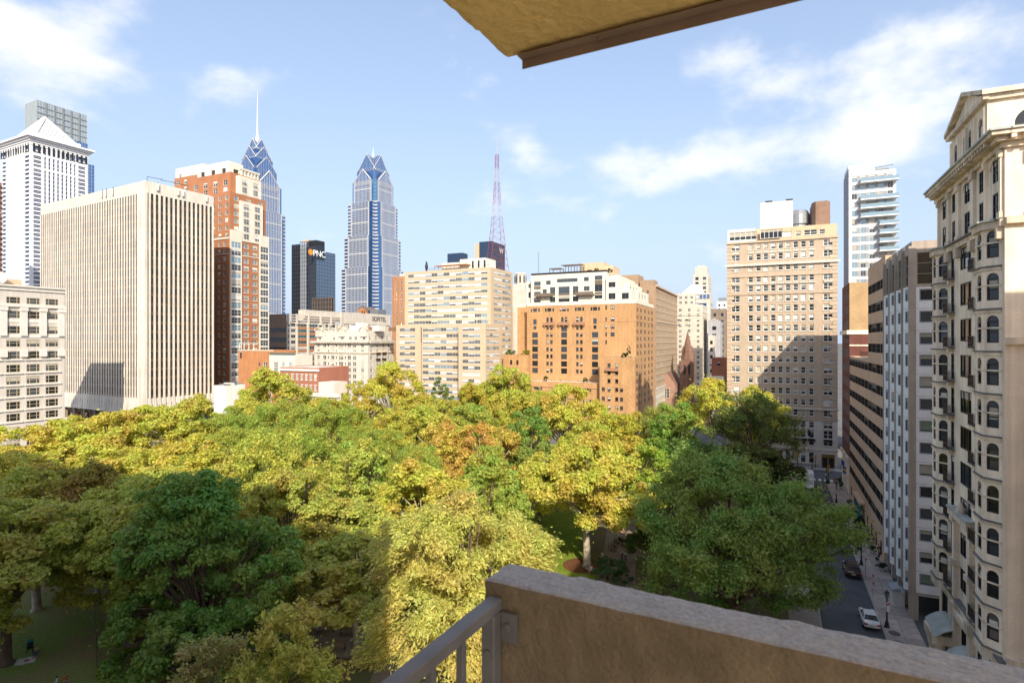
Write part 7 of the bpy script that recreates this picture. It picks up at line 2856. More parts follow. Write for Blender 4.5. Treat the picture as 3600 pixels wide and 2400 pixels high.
def car(name, label, loc, head, m, st, cab, wx, wr, hw_, rack=False, cat='car', group=None):
    """st: lower body stations (x, z low, z top, half width); cab: (x rear base, x rear roof, x front roof, x front base, z belt, z roof, w belt, w roof)."""
    r = empty(name, loc, head)
    tag(r, label, cat, group)
    b = MB()
    rings = []
    for x, zl, zt, w in st:
        h = zt - zl
        rings.append([(x, -w * .80, zl), (x, -w * .97, zl + h * .2), (x, -w, zl + h * .55), (x, -w * .96, zl + h * .85), (x, -w * .84, zt), (x, 0, zt + .03), (x, w * .84, zt), (x, w * .96, zl + h * .85), (x, w, zl + h * .55), (x, w * .97, zl + h * .2), (x, w * .80, zl)])
    for i in range(len(rings) - 1):
        n_ = len(rings[i])
        for k in range(n_):
            j = (k + 1) % n_
            b.face([rings[i][k], rings[i + 1][k], rings[i + 1][j], rings[i][j]], m)
    b.face(rings[0], m)
    b.face(rings[-1][::-1], m)
    x0, x1, x2, x3, zb_, zr_, wb_, wr_ = cab
    e = .03
    b.hexa([(x1 - e, -wr_, zr_ - .05), (x2 + e, -wr_, zr_ - .05), (x2 + e, wr_, zr_ - .05), (x1 - e, wr_, zr_ - .05), (x1 + .08, -wr_ * .88, zr_ + .03), (x2 - .08, -wr_ * .88, zr_ + .03), (x2 - .08, wr_ * .88, zr_ + .03), (x1 + .08, wr_ * .88, zr_ + .03)], m)
    for s_ in (-1, 1):
        for (xa, xb) in ((x0, x1), (x3, x2), ((x1 + x2) / 2 - .1, (x1 + x2) / 2)):
            b.bar((xa, s_ * wb_ * 1.005, zb_), (xb, s_ * wr_ * 1.01, zr_ - .02), .09, m)
    o = b.build('body', r, False)
    for s_ in (-1, 1):
        g = MB()
        g.face([(x0, s_ * wb_, zb_), (x3, s_ * wb_, zb_), (x2, s_ * wr_, zr_ - .04), (x1, s_ * wr_, zr_ - .04)], CGL)
        g.build('side_window', r)
    for nm, a, c in (('rear_window', x0, x1), ('windscreen', x3, x2)):
        g = MB()
        g.face([(a, -wb_, zb_), (a, wb_, zb_), (c, wr_, zr_ - .04), (c, -wr_, zr_ - .04)], CGL)
        g.build(nm, r)
    for x in wx:
        for s_ in (-1, 1):
            w = MB()
            w.lathe([(wr * .62, -.1), (wr, -.1), (wr, .1), (wr * .62, .1)], TYRE, (0, 0), 18)
            wo = w.build('wheel', r)
            wo.matrix_local = Matrix.Translation((x, s_ * (hw_ - .10), wr)) @ Matrix.Rotation(R(90), 4, 'X')
            q = MB()
            q.lathe([(wr * .6, -.11), (wr * .55, -.115), (.03, -.09), (.03, .09), (wr * .55, .115), (wr * .6, .11)], RIM, (0, 0), 14)
            q.build('rim', wo)
    xr, xf = st[0][0], st[-1][0]
    zl = st[1][2] - .28
    for s_ in (-1, 1):
        l_ = MB()
        l_.box(xr - .01, xr + .22, min(s_ * .45, s_ * st[1][3] * .99), max(s_ * .45, s_ * st[1][3] * .99), zl, zl + .16, LAMP_R)
        l_.build('taillight', r)
        l_ = MB()
        l_.box(xf - .25, xf + .01, min(s_ * .40, s_ * st[-2][3] * .95), max(s_ * .40, s_ * st[-2][3] * .95), st[-2][2] - .2, st[-2][2] - .06, LAMP_W)
        l_.build('headlight', r)
        l_ = MB()
        l_.box(x3 - .35, x3 - .2, min(s_ * wb_, s_ * (wb_ + .24)), max(s_ * wb_, s_ * (wb_ + .24)), zb_ + .02, zb_ + .16, m)
        l_.build('mirror', r)
    p_ = MB()
    p_.box(xr - .02, xr + .02, -.26, .26, zl - .14, zl + .0, PLATE)
    p_.build('licence_plate', r)
    p_ = MB()
    p_.box(xr - .04, xr + .12, -st[1][3] * .9, st[1][3] * .9, st[1][1] + .02, st[1][1] + .16, F_black)
    p_.build('bumper', r)
    if rack:
        for k in range(5):
            t_ = MB()
            t_.box(x1 + .05, x2 - .1, -.52 + .22 * k, -.38 + .22 * k, zr_ + .10, zr_ + .16, mat('rack_wood', (.13, .07, .05), .7, .15))
            t_.build('roof_rack_slat', r)
        t_ = MB()
        for x in (x1 + .3, x2 - .4):
            t_.box(x, x + .05, -.62, .62, zr_ + .02, zr_ + .10, F_black)
        t_.build('roof_bar', r)
    return r


SED = [(-2.38, .46, .82, .68), (-2.22, .30, .99, .84), (-1.4, .22, 1.02, .91), (0, .20, .95, .925), (1.1, .22, .92, .91), (2.0, .28, .80, .84), (2.35, .40, .64, .66)]
SEDC = (-1.85, -.95, .30, 1.15, .93, 1.42, .80, .62)
SUV = [(-2.45, .50, .95, .80), (-2.36, .36, 1.12, .93), (-1.4, .28, 1.14, .97), (0, .27, 1.12, .98), (1.2, .28, 1.10, .97), (2.1, .34, 1.0, .92), (2.4, .46, .84, .80)]
SUVC = (-2.30, -2.0, .25, .95, 1.08, 1.76, .88, .74)
HEAD = math.pi / 2 - TH
P_W = paint('paint_white', (.72, .72, .72))
P_K = paint('paint_black', (.012, .012, .014))
P_G = paint('paint_silver', (.42, .44, .46))
p = uv(80.6, 10.65)
car('parked_car', 'white sedan parked at the kerb below the white panelled block', (p.x, p.y, .012), HEAD, P_W, SED, SEDC, (-1.4, 1.42), .33, .92, group='vehicles on the streets')
p = uv(96.6, 10.55)
car('parked_car', 'black sport utility car with wooden roof slats parked at the kerb', (p.x, p.y, .012), HEAD, P_K, SUV, SUVC, (-1.5, 1.5), .37, .98, True, group='vehicles on the streets')
p = uv(168.6, 3.6)
car('parked_car', 'pale silver car on the cross street before the hotel', (p.x, p.y, .012), HEAD + math.pi / 2, P_G, SED, SEDC, (-1.4, 1.42), .33, .92, group='vehicles on the streets')
car('parked_car', 'white car parked in the gap between grey block and slab', (-194, 246, .012), .5, P_W, SUV, SUVC, (-1.5, 1.5), .37, .98, group='vehicles on the streets')
car('parked_car', 'dark car parked behind the white one beside the slab', (-199, 252, .012), .4, P_K, SED, SEDC, (-1.4, 1.42), .33, .92, group='vehicles on the streets')
# box truck
p = uv(150, 7.6)
tk = empty('delivery_truck', (p.x, p.y, .012), HEAD + math.pi)
tag(tk, 'white box delivery truck half hidden by the huge elm near the crossing', 'truck', 'vehicles on the streets')
m_ = MB()
m_.box(-3.6, 1.3, -1.15, 1.15, .85, 3.3, mat('truck_box', (.74, .73, .70), .6, .05))
m_.build('cargo_box', tk)
m_ = MB()
m_.hexa([(1.4, -1.0, .5), (3.2, -1.0, .5), (3.2, 1.0, .5), (1.4, 1.0, .5), (1.4, -.95, 2.4), (2.6, -.9, 2.4), (2.6, .9, 2.4), (1.4, .95, 2.4)], P_W)
m_.build('cab', tk)
m_ = MB()
m_.face([(3.06, -.85, 1.35), (3.06, .85, 1.35), (2.68, .8, 2.25), (2.68, -.8, 2.25)], CGL)
m_.build('windscreen', tk)
for x in (-2.4, 2.2):
    for s_ in (-1, 1):
        w = MB()
        w.lathe([(.25, -.14), (.45, -.14), (.45, .14), (.25, .14)], TYRE, (0, 0), 16)
        w.build('wheel', tk).matrix_local = Matrix.Translation((x, s_ * .92, .45)) @ Matrix.Rotation(R(90), 4, 'X')

# ================================================================ street furniture
LPB = mat('lamp_black', (.018, .024, .026), .45, 0)
LGL = mat('lamp_glass', (.16, .17, .17), .3, 0)


def street_lamp(px, py, label, h=4.3, sign=False):
    p = gp(px, py)
    r = empty('street_lamp', (p.x, p.y, .13))
    tag(r, label, 'lamp', 'street lamps')
    m = MB()
    m.lathe([(.30, 0), (.30, .12), (.22, .2), (.20, .55), (.13, .75), (.10, .9), (.085, 2.0), (.07, h - .95), (.12, h - .9), (.06, h - .8)], LPB, (0, 0), 12)
    m.build('post', r)
    m = MB()
    m.lathe([(.10, h - .82), (.21, h - .7), (.24, h - .35), (.20, h - .2)], LGL, (0, 0), 10)
    m.build('lantern', r)
    m = MB()
    m.lathe([(.28, h - .22), (.25, h - .12), (.10, h - .02), (.05, h + .1), (.01, h + .2)], LPB, (0, 0), 10)
    m.build('cap', r)
    if sign:
        m = MB()
        m.box(-.2, .2, -.14, -.12, 1.9, 3.0, SIGNW)
        m.box(-.17, .17, -.145, -.1405, 2.62, 2.9, SIGNR)
        m.build('sign_board', r).rotation_euler = (0, 0, .3)
    return r


SIGNW = mat('sign_plate', (.72, .70, .68), .6, .05)
SIGNR = mat('sign_red', (.55, .05, .04), .6, 0)
street_lamp(3118, 2207, 'black street lamp with lantern and parking sign beside the white sedan', sign=True)
street_lamp(3028, 1987, 'black street lamp with lantern beside the black car')
street_lamp(2940, 1768, 'black street lamp with lantern near the brick building steps', sign=True)
street_lamp(2855, 1655, 'black street lamp in front of the hotel base')


def sign_post(px, py, label, h=2.7, n=1):
    p = gp(px, py)
    r = empty('sign_post', (p.x, p.y, .13), .35)
    tag(r, label, 'sign', 'parking signs')
    m = MB()
    m.tube([(0, 0, 0), (0, 0, h)], .035, PIPE, 6)
    m.build('pole', r)
    for k in range(n):
        m = MB()
        z = h - .05 - 1.05 * k
        m.box(-.2, .2, -.06, -.045, z - .75, z, SIGNW)
        m.box(-.17, .17, -.066, -.0605, z - .32, z - .06, SIGNR)
        m.box(-.15, .15, -.066, -.0605, z - .42, z - .38, SIGNR)
        m.box(-.15, .15, -.066, -.0605, z - .55, z - .50, SIGNR)
        m.build('sign_board', r)


sign_post(3043, 2028, 'parking sign on a thin post just behind the black car')
sign_post(3069, 2097, 'double parking sign on a thin post between the two parked cars', 3.0, 2)
sign_post(3009, 1944, 'parking sign on a thin post beyond the black car')


def shrub(name, loc, r_, h_, label, col=(.04, .075, .025), n=1600, seed=1, pot=None, cone=False, leaf=.16):
    e = empty(name, loc)
    tag(e, label, 'plant', 'shrubs in planters and on terraces')
    zb_ = .0
    if pot:
        m = MB()
        w, hh = pot
        m.hexa([(-w * .8, -w * .42, 0), (w * .8, -w * .42, 0), (w * .8, w * .42, 0), (-w * .8, w * .42, 0), (-w, -w * .55, hh), (w, -w * .55, hh), (w, w * .55, hh), (-w, w * .55, hh)], mat('planter_stone', (.40, .38, .35), .9, .12))
        m.build('planter', e).rotation_euler = (0, 0, HEAD)
        zb_ = hh
    V, C, rc = crown_data(300 + seed, r_, h_, 26, n, leaf, 'cone' if cone else 'dome')
    if cone:
        t = np.clip((V[:, 2] + h_ / 2) / h_, 0, 1)
        V[:, 0] *= 1.15 - t
        V[:, 1] *= 1.15 - t
    V = V + np.array([0, 0, zb_ + h_ * .45], np.float32)
    c = obj('foliage', quad_mesh('foliage', V, LEAF), e)
    c.color = (*col, 0)
    m = MB()
    m.tube([(0, 0, 0 if not pot else pot[1] - .1), (0, 0, zb_ + h_ * .6)], .05, BARK_B, 6)
    m.build('stem', e)
    return e


PL = [(3067, 1946, .55, .8, 'low shrub in a stone planter near the lamp by the black car'), (3100, 2008, .6, .7, 'low shrub in a stone planter beside the pilotis'),
      (3005, 1812, .7, .9, 'shrub in a planter near the teal columns'), (2987, 1778, .6, .9, 'shrub in a planter at the far end of the tan office'),
      (2956, 1722, .55, 1.5, 'round topiary in a pot by the brick building door, nearer one'), (2951, 1704, .55, 1.5, 'round topiary in a pot by the brick building door, farther one')]
for k, (px, py, r_, h_, lb_) in enumerate(PL):
    q = gp(px, py)
    shrub('planter_shrub', (q.x, q.y, .14), r_, h_, lb_, seed=k, pot=(.6, .5))
q = gp(3090, 1985)
shrub('topiary_tree', (q.x, q.y, .14), .75, 3.0, 'tall dark cone topiary against the tan office wall', (.025, .05, .02), 2600, 11, (.5, .5), True)
for k in range(4):
    q = uv(112 + 5.5 * k, 14.6)
    shrub('hedge_shrub', (q.x, q.y, .14), 1.1, 1.7, 'leafy foundation shrub by the tan office wall, %s from the brick building' % ('fourth', 'third', 'second', 'first')[k], seed=20 + k, n=1800, leaf=.2)
# planting on terraces and roofs
zt_ = zr(1252) - .25


def roof_plant(bb, F, px, off, z, r_, h_, label, col, seed, cone=False):
    x, y = bb.w(F.s_at(px), F.y0 + off)
    shrub('terrace_shrub', (x, y, z), r_, h_, label, col, 1500, seed, None, cone, .28)


roof_plant(kb, Cw, 2204, 2.5, cz - .25, 2.4, 6.0, 'blue green spruce on the orange block corner terrace', (.06, .10, .05), 31, True)
roof_plant(kb, Cw, 2190, 2.0, cz - .25, 1.4, 2.2, 'low dark shrub beside the terrace spruce', (.07, .09, .03), 32)
roof_plant(kb, Lw, 1788, 2.0, zr(1248) - .25, 2.2, 2.6, 'green shrub on the lower terrace beside the tan apartments', (.10, .16, .03), 33)
roof_plant(kb, Lw, 1846, 2.0, zr(1248) - .25, 2.2, 2.6, 'bright lime shrub on the lower terrace of the orange block', (.25, .27, .03), 34)
roof_plant(kb, P1, 2066, 3.0, KPH - .2, 1.8, 2.0, 'clipped dark hedge on the cream penthouse roof', (.05, .07, .02), 35)
roof_plant(kb, P1, 2092, 3.0, KPH - .2, 1.3, 3.0, 'reddish shrub on the cream penthouse roof', (.25, .12, .03), 36)
roof_plant(kb, P1, 2136, 3.0, KPH - .2, 1.4, 2.2, 'dark shrub at the corner of the cream penthouse roof', (.05, .08, .02), 37)
roof_plant(kb, T, 1910, 3.0, TZ1 - .25, 1.2, 2.6, 'shrub on the long terrace of the orange block', (.08, .12, .03), 38)
roof_plant(kb, T, 2050, 3.0, TZ1 - .25, 1.2, 2.2, 'shrub at the far end of the long orange block terrace', (.08, .11, .03), 39)
# utility cabinet
p = uv(87.5, 14.6)
r = empty('utility_cabinet', (p.x, p.y, .13), HEAD)
tag(r, 'white utility cabinet with dark roof at the foot of the white panelled block', 'cabinet')
m = MB()
m.box(-1.0, 1.0, -.7, .6, 0, 2.0, mat('cabinet_white', (.60, .58, .55), .7, .05))
m.build('body', r)
m = MB()
m.hexa([(-1.15, -.2, 2.0), (1.15, -.2, 2.0), (1.15, .8, 2.0), (-1.15, .8, 2.0), (-1.15, -.2, 2.5), (1.15, -.2, 2.5), (1.15, .8, 2.15), (-1.15, .8, 2.15)], GPANEL)
m.build('roof', r)
m = MB()
m.box(-.3, .3, -.73, -.70, .4, 1.4, F_grey)
m.build('door', r)
# traffic signals
YEL = mat('signal_yellow', (.55, .25, .02), .5, 0)


def signal(px, py, label, red=True, rz=0.0):
    p = gp(px, py)
    r = empty('traffic_signal', (p.x, p.y, .13), rz)
    tag(r, label, 'signal', 'traffic signals')
    m = MB()
    m.tube([(0, 0, 0), (0, 0, 3.6)], .09, LPB, 8)
    m.build('pole', r)
    m = MB()
    m.box(-.2, .2, -.35, -.1, 2.5, 3.6, YEL)
    m.build('signal_head', r)
    for k, c in enumerate(((.5, .02, .02), (.3, .2, .02), (.02, .15, .08))):
        l_ = MB()
        l_.lathe([(.13, 0), (.12, .03)], mat('signal_lens_%d' % k, c, .3, 0), (0, 0), 10)
        l_.build('lens', r).matrix_local = Matrix.Translation((0, -.36, 3.4 - .34 * k)) @ Matrix.Rotation(R(90), 4, 'X')
    m = MB()
    m.box(-.28, .28, .1, .13, 2.0, 2.4, SIGNW)
    m.build('sign_board', r)


signal(2804, 1640, 'yellow traffic signal by the silver car before the hotel')
signal(2866, 1648, 'traffic signal on a pole beside the hotel lamp')
signal(2912, 1686, 'yellow signal pole at the near corner of the crossing')
signal(2905, 1700, 'dark signal pole beside the crossing flags', rz=1.5)
# flags


def flag(loc, pole, cloth, cols, label, rz=0.0):
    r = empty('flag', loc, rz)
    tag(r, label, 'flag', 'flags by the hotel corner')
    m = MB()
    m.tube(pole, .05, PIPE, 6)
    m.build('pole', r)
    (ax_, ay, az_), w, h = cloth
    nseg = 8
    m = MB()
    for k in range(nseg):
        f = lambda t: (ax_ + w * t * .75, ay + .16 * math.sin(6 * t), az_ - .55 * w * t)
        a, b = f(k / nseg), f((k + 1) / nseg)
        for i, c in enumerate(cols):
            z0, z1 = -h * (i + 1) / len(cols), -h * i / len(cols)
            for off in (0, .012):
                m.face([(a[0], a[1] + off, a[2] + z0), (b[0], b[1] + off, b[2] + z0), (b[0], b[1] + off, b[2] + z1), (a[0], a[1] + off, a[2] + z1)], c)
    m.build('cloth', r)


FN_ = mat('flag_navy', (.02, .025, .05), .9, .1)
FR_ = mat('flag_red', (.50, .03, .04), .9, .1)
FB_ = mat('flag_blue', (.03, .08, .35), .9, .1)
FY_ = mat('flag_yellow', (.65, .42, .04), .9, .1)
q = hb.w(cs[-3], -.1)
flag((q[0], q[1], 8.3), [(0, 0, 0), (.3, -1.8, 2.2)], ((.3, -1.7, 2.1), 1.2, 1.6), [FN_], 'dark navy flag hanging from the hotel front')
q = hb.w(cs[-1] + 4.2, -2.2)
flag((q[0], q[1], .13), [(0, 0, 0), (0, 0, 8.5)], ((0, 0, 6.6), -1.5, 2.2), [FR_], 'red flag on the tall pole beside the hotel door')
q = uv(151, 15.3)
flag((q.x, q.y, 4.6), [(0, 0, 0), (-1.3, -1.1, 1.2)], ((-1.3, -1.1, 1.2), 1.0, 1.6), [FB_, FY_, FB_], 'blue and yellow banner on the brick building at the corner')
q = uv(154, 15.3)
flag((q.x, q.y, 5.4), [(0, 0, 0), (-1.3, -1.1, 1.2)], ((-1.3, -1.1, 1.2), 1.0, 1.2), [FB_], 'blue flag above the blue and yellow banner')

# ================================================================ park furniture and people
WOOD = mat('bench_wood', (.32, .235, .15), .85, .15, 3)


def bench(loc, rz, label):
    r = empty('park_bench', (loc[0], loc[1], .03), rz)
    tag(r, label, 'bench', 'benches in the square')
    for k in range(4):
        m = MB()
        m.box(-.9, .9, -.22 + .12 * k, -.12 + .12 * k, .42, .46, WOOD)
        m.build('seat_slat', r)
    for k in range(3):
        m = MB()
        m.box(-.9, .9, .24 + .03 * k, .27 + .03 * k, .55 + .13 * k, .65 + .13 * k, WOOD)
        m.build('back_slat', r)
    for x in (-.8, .74):
        m = MB()
        m.box(x, x + .06, -.22, -.16, 0, .62, IRON)
        m.box(x, x + .06, .2, .26, 0, .42, IRON)
        m.box(x, x + .06, -.2, .26, .37, .42, IRON)
        m.hexa([(x, .22, .42), (x + .06, .22, .42), (x + .06, .28, .42), (x, .28, .42), (x, .32, .95), (x + .06, .32, .95), (x + .06, .37, .95), (x, .37, .95)], IRON)
        m.box(x, x + .06, -.24, .26, .62, .66, IRON)
        m.build('leg', r)
    return r


SKIN = mat('skin', (.45, .27, .18), .7, 0)
HAIR = mat('hair_dark', (.04, .025, .018), .8, 0)
POSES = {
    'stand': dict(hip=(.1, 0, .93), knee=(.11, -.02, .5), ankle=(.12, .02, .09), toe=(.13, -.16, .04), elbow=(.25, .03, 1.12), wrist=(.24, -.10, .88), hand=(.23, -.13, .78), base=0),
    'walk': dict(hip=(.1, 0, .93), knee=(.1, -.12, .52), ankle=(.1, -.18, .10), toe=(.1, -.36, .06), elbow=(.25, .12, 1.12), wrist=(.26, .02, .90), hand=(.26, -.04, .81), base=0),
    'sit': dict(hip=(.11, .0, .50), knee=(.14, -.42, .50), ankle=(.14, -.44, .09), toe=(.14, -.62, .05), elbow=(.26, -.05, .74), wrist=(.17, -.28, .60), hand=(.13, -.36, .57), base=-.43),
}
PMESH = {}


def person_mesh(pose):
    if pose in PMESH:
        return PMESH[pose]
    q = POSES[pose]
    b = q['base']
    verts, rad, edges, part = [], [], [], []

    def v(p, r, pr, pt):
        verts.append(p)
        rad.append(r)
        part.append(pt)
        if pr is not None:
            edges.append((pr, len(verts) - 1))
        return len(verts) - 1
    pel = v((0, 0, .97 + b), (.155, .115), None, 2)
    wst = v((0, 0, 1.10 + b), (.135, .10), pel, 1)
    chs = v((0, .01, 1.30 + b), (.165, .115), wst, 1)
    shl = v((0, .01, 1.43 + b), (.12, .085), chs, 1)
    nck = v((0, 0, 1.50 + b), (.055, .055), shl, 0)
    jaw = v((0, -.025, 1.58 + b), (.070, .080), nck, 0)
    crn = v((0, 0, 1.68 + b), (.080, .098), jaw, 3)
    v((0, .005, 1.745 + b), (.045, .055), crn, 3)
    for s_ in (-1, 1):
        asym = s_ if pose == 'walk' else 1
        m = lambda p, fl=False: (p[0] * s_, p[1] * asym, p[2])
        h = v(m(q['hip']), (.10, .10), pel, 2)
        k = v(m(q['knee']), (.062, .065), h, 2)
        a = v(m(q['ankle']), (.042, .045), k, 2)
        v(m(q['toe']), (.042, .035), a, 4)
        s0 = v((.185 * s_, .01, 1.42 + b), (.062, .062), shl, 1)
        e0 = q['elbow']
        e = v((e0[0] * s_, e0[1] * asym, e0[2]), (.045, .045), s0, 1)
        w0 = q['wrist']
        w = v((w0[0] * s_, w0[1] * asym, w0[2]), (.032, .032), e, 0)
        h0 = q['hand']
        pl = v((h0[0] * s_, h0[1] * asym, h0[2]), (.036, .022), w, 0)
        for f in range(4):
            v((h0[0] * s_ + (f - 1.5) * .018, h0[1] * asym - .03, h0[2] - .07 + .008 * abs(f - 1)), (.009, .009), pl, 0)
        v((h0[0] * s_ - .045 * s_, h0[1] * asym - .02, h0[2] - .02), (.010, .010), pl, 0)
    me = bpy.data.meshes.new('body')
    me.from_pydata(verts, edges, [])
    o = bpy.data.objects.new('body', me)
    COL.objects.link(o)
    o.modifiers.new('skin', 'SKIN').use_smooth_shade = True
    sv = me.skin_vertices[0].data
    for i, r_ in enumerate(rad):
        sv[i].radius = r_
        sv[i].use_root = i == 0
    o.modifiers.new('sub', 'SUBSURF').levels = 1
    bpy.context.view_layer.update()
    ev = o.evaluated_get(bpy.context.evaluated_depsgraph_get())
    out = bpy.data.meshes.new_from_object(ev)
    bpy.data.objects.remove(o)
    VV = np.array(verts)
    out.materials.clear()
    for k in range(5):
        out.materials.append(SKIN)
    for pg_ in out.polygons:
        c = np.array(pg_.center)
        i = int(np.argmin(((VV - c) ** 2).sum(1)))
        pt = part[i]
        if pt == 3 and c[1] < -.05 and c[2] < 1.70 + b:
            pt = 0
        if pt == 0 and i == jaw and c[1] > .03:
            pt = 3
        pg_.material_index = pt
    # nose and eyes
    PMESH[pose] = out
    return out


CLOTH = {}


def cloth(c):
    k = 'cloth_%02d_%02d_%02d' % tuple(int(x * 99) for x in c)
    return mat(k, c, .9, .08, 8)


def person(loc, rz, pose, shirt, legs, label, z=.03, hair=HAIR, shoes=(.05, .05, .05), hat=None):
    r = empty('person', (loc[0], loc[1], z), rz)
    tag(r, label, 'person', 'people in the square and street')
    o = obj('body', person_mesh(pose), r)
    for i, m in enumerate((SKIN, cloth(shirt), cloth(legs), hair, cloth(shoes))):
        o.material_slots[i].link = 'OBJECT'
        o.material_slots[i].material = m
    b = POSES[pose]['base']
    f = MB()
    f.hexa([(-.014, -.118, 1.575 + b), (.014, -.118, 1.575 + b), (.012, -.09, 1.575 + b), (-.012, -.09, 1.575 + b), (-.006, -.105, 1.63 + b), (.006, -.105, 1.63 + b), (.006, -.085, 1.63 + b), (-.006, -.085, 1.63 + b)], SKIN)
    for s_ in (-1, 1):
        f.box(s_ * .032 - .012, s_ * .032 + .012, -.108, -.09, 1.628 + b, 1.640 + b, HAIR)
        f.box(s_ * .082 - .008, s_ * .082 + .008, -.02, .02, 1.58 + b, 1.64 + b, SKIN)
    f.box(-.025, .025, -.105, -.09, 1.545 + b, 1.553 + b, mat('lips', (.35, .12, .10), .7, 0))
    f.build('face', r)
    if hat:
        h = MB()
        h.lathe([(.24, 1.69 + b), (.24, 1.705 + b), (.11, 1.72 + b), (.10, 1.80 + b), (.04, 1.82 + b)], cloth(hat), (0, 0), 14)
        h.build('hat', r)
    return r


def gxy(px, py):
    p = gp(px, py)
    return (p.x, p.y)


WHITE_, DARK_, JEANS_, CREAM_ = (.68, .68, .70), (.02, .02, .025), (.06, .10, .20), (.55, .50, .40)
b1 = gxy(2071, 2012)
bench(b1, R(-56), 'slatted bench by the holly with one sitter, beside the mulch ring')
d1_ = Vector((math.cos(R(-56)), math.sin(R(-56))))
person((b1[0] + .45 * -d1_.x * -1, b1[1] + .45 * d1_.y), R(-56), 'sit', WHITE_, (.35, .22, .14), 'person in white shirt and shorts sitting on the bench by the holly')
b2 = gxy(2154, 1934)
bench(b2, R(-62), 'slatted bench on the path edge behind the forked plane tree')
person((b2[0] + .2, b2[1] - .3), R(-62), 'sit', (.22, .08, .05), JEANS_, 'person in brown top and jeans sitting on the path edge bench')
b3 = gxy(2172, 1908)
bench(b3, R(-64), 'bench farther along the path with two sitters')
person((b3[0] - .1, b3[1] + .3), R(-64), 'sit', (.55, .50, .52), DARK_, 'person in pale top sitting on the farther path bench')
person((b3[0] + .25, b3[1] - .45), R(-64), 'sit', DARK_, DARK_, 'person in black sitting on the farther path bench')
b4 = gxy(2118, 1968)
bench(b4, R(-60), 'bench half hidden behind the holly')
person((b4[0], b4[1]), R(-60), 'sit', (.55, .55, .56), (.10, .10, .11), 'person in grey sitting behind the holly')
b5 = gxy(2190, 1880)
bench(b5, R(-66), 'bench in the dappled sun at the far end of the path')
person((b5[0], b5[1]), R(-66), 'sit', (.5, .22, .18), DARK_, 'person in rose top sitting in the dappled sun')
person(gxy(2188, 1925), R(170), 'walk', DARK_, DARK_, 'person in black walking away on the path')
person(gxy(2187, 1969), R(10), 'stand', CREAM_, DARK_, 'person in cream jacket and black trousers standing on the path')
person(gxy(2199, 1974), R(-40), 'stand', WHITE_, DARK_, 'person in white top standing next to the cream jacket')
person(gxy(2226, 1934), R(90), 'stand', DARK_, (.03, .03, .05), 'person in dark clothes at the elm side of the path')
person(gxy(2935, 1700), R(0), 'walk', (.45, .10, .09), (.35, .12, .10), 'person in red dress walking on the street pavement')
person(gxy(2920, 1668), R(40), 'walk', (.6, .55, .5), (.12, .1, .1), 'person in pale top on the crossing')
person(gxy(2926, 1672), R(60), 'walk', (.5, .2, .2), (.2, .2, .25), 'person in pink top on the crossing')
person(gxy(2954, 1652), R(60), 'walk', (.15, .15, .2), DARK_, 'person in dark jacket outside the hotel door')
# picnic and the shaded lawn
p = gp(90, 2322)
r = empty('picnic_blanket', (p.x, p.y, .02), .5)
tag(r, 'white picnic blanket with red cloth on the shaded lawn', 'blanket')
m = MB()
nx = 8
for i in range(nx):
    for j in range(nx):
        f = lambda a, b: (-.85 + 1.7 * a / nx + .06 * math.sin(b), -.75 + 1.5 * b / nx + .05 * math.sin(1.7 * a), .012 + .015 * math.sin(1.3 * a + 2 * b))
        m.face([f(i, j), f(i + 1, j), f(i + 1, j + 1), f(i, j + 1)], cloth((.68, .66, .62)))
m.build('sheet', r, True)
m = MB()
m.box(-.1, .3, -.2, .1, .03, .07, cloth((.45, .03, .03)))
m.build('napkin', r)
person((p.x + .4, p.y + .9), R(20), 'sit', (.06, .09, .14), JEANS_, 'person in straw hat sitting at the picnic blanket', z=-.42, hat=(.55, .42, .22))
q = gp(106, 2287)
st_ = empty('stroller', (q.x, q.y, .02), .6)
tag(st_, 'black and teal stroller beside the picnic blanket', 'stroller')
m = MB()
m.hexa([(-.25, -.3, .35), (.25, -.3, .35), (.25, .35, .5), (-.25, .35, .5), (-.25, -.35, .6), (.25, -.35, .6), (.25, .4, 1.0), (-.25, .4, 1.0)], cloth(DARK_))
m.build('seat', st_)
m = MB()
m.tube([(-.24, .3, .98), (-.24, 0, 1.15), (-.24, -.2, 1.0)], .03, cloth((.03, .22, .26)), 5)
m.hexa([(-.26, .0, .95), (.26, .0, .95), (.26, .42, .95), (-.26, .42, .95), (-.24, .05, 1.2), (.24, .05, 1.2), (.24, .36, 1.15), (-.24, .36, 1.15)], cloth((.03, .22, .26)))
m.build('hood', st_)
for s_ in (-1, 1):
    for y in (-.4, .4):
        m = MB()
        m.lathe([(.06, -.03), (.14, -.03), (.14, .03), (.06, .03)], TYRE, (0, 0), 12)
        m.build('wheel', st_).matrix_local = Matrix.Translation((s_ * .27, y, .14)) @ Matrix.Rotation(R(90), 4, 'Y')
    m = MB()
    m.tube([(s_ * .25, -.4, .14), (s_ * .25, .2, .6), (s_ * .25, .65, 1.05)], .018, PIPE, 5)
    m.build('frame_bar', st_)
q = gp(228, 2396)
person((q.x, q.y), R(60), 'sit', (.45, .16, .05), (.2, .2, .3), 'person in orange top sitting at the bottom of the shaded lawn', z=-.42)
q = gp(200, 2405)
person((q.x, q.y), R(-60), 'sit', (.6, .6, .6), DARK_, 'dark haired person sitting at the very bottom of the shaded lawn', z=-.42)
q = gp(390, 2148)
r = empty('sandwich_board', (q.x, q.y, .02), .4)
tag(r, 'white folding sandwich board on the shaded lawn', 'sign')
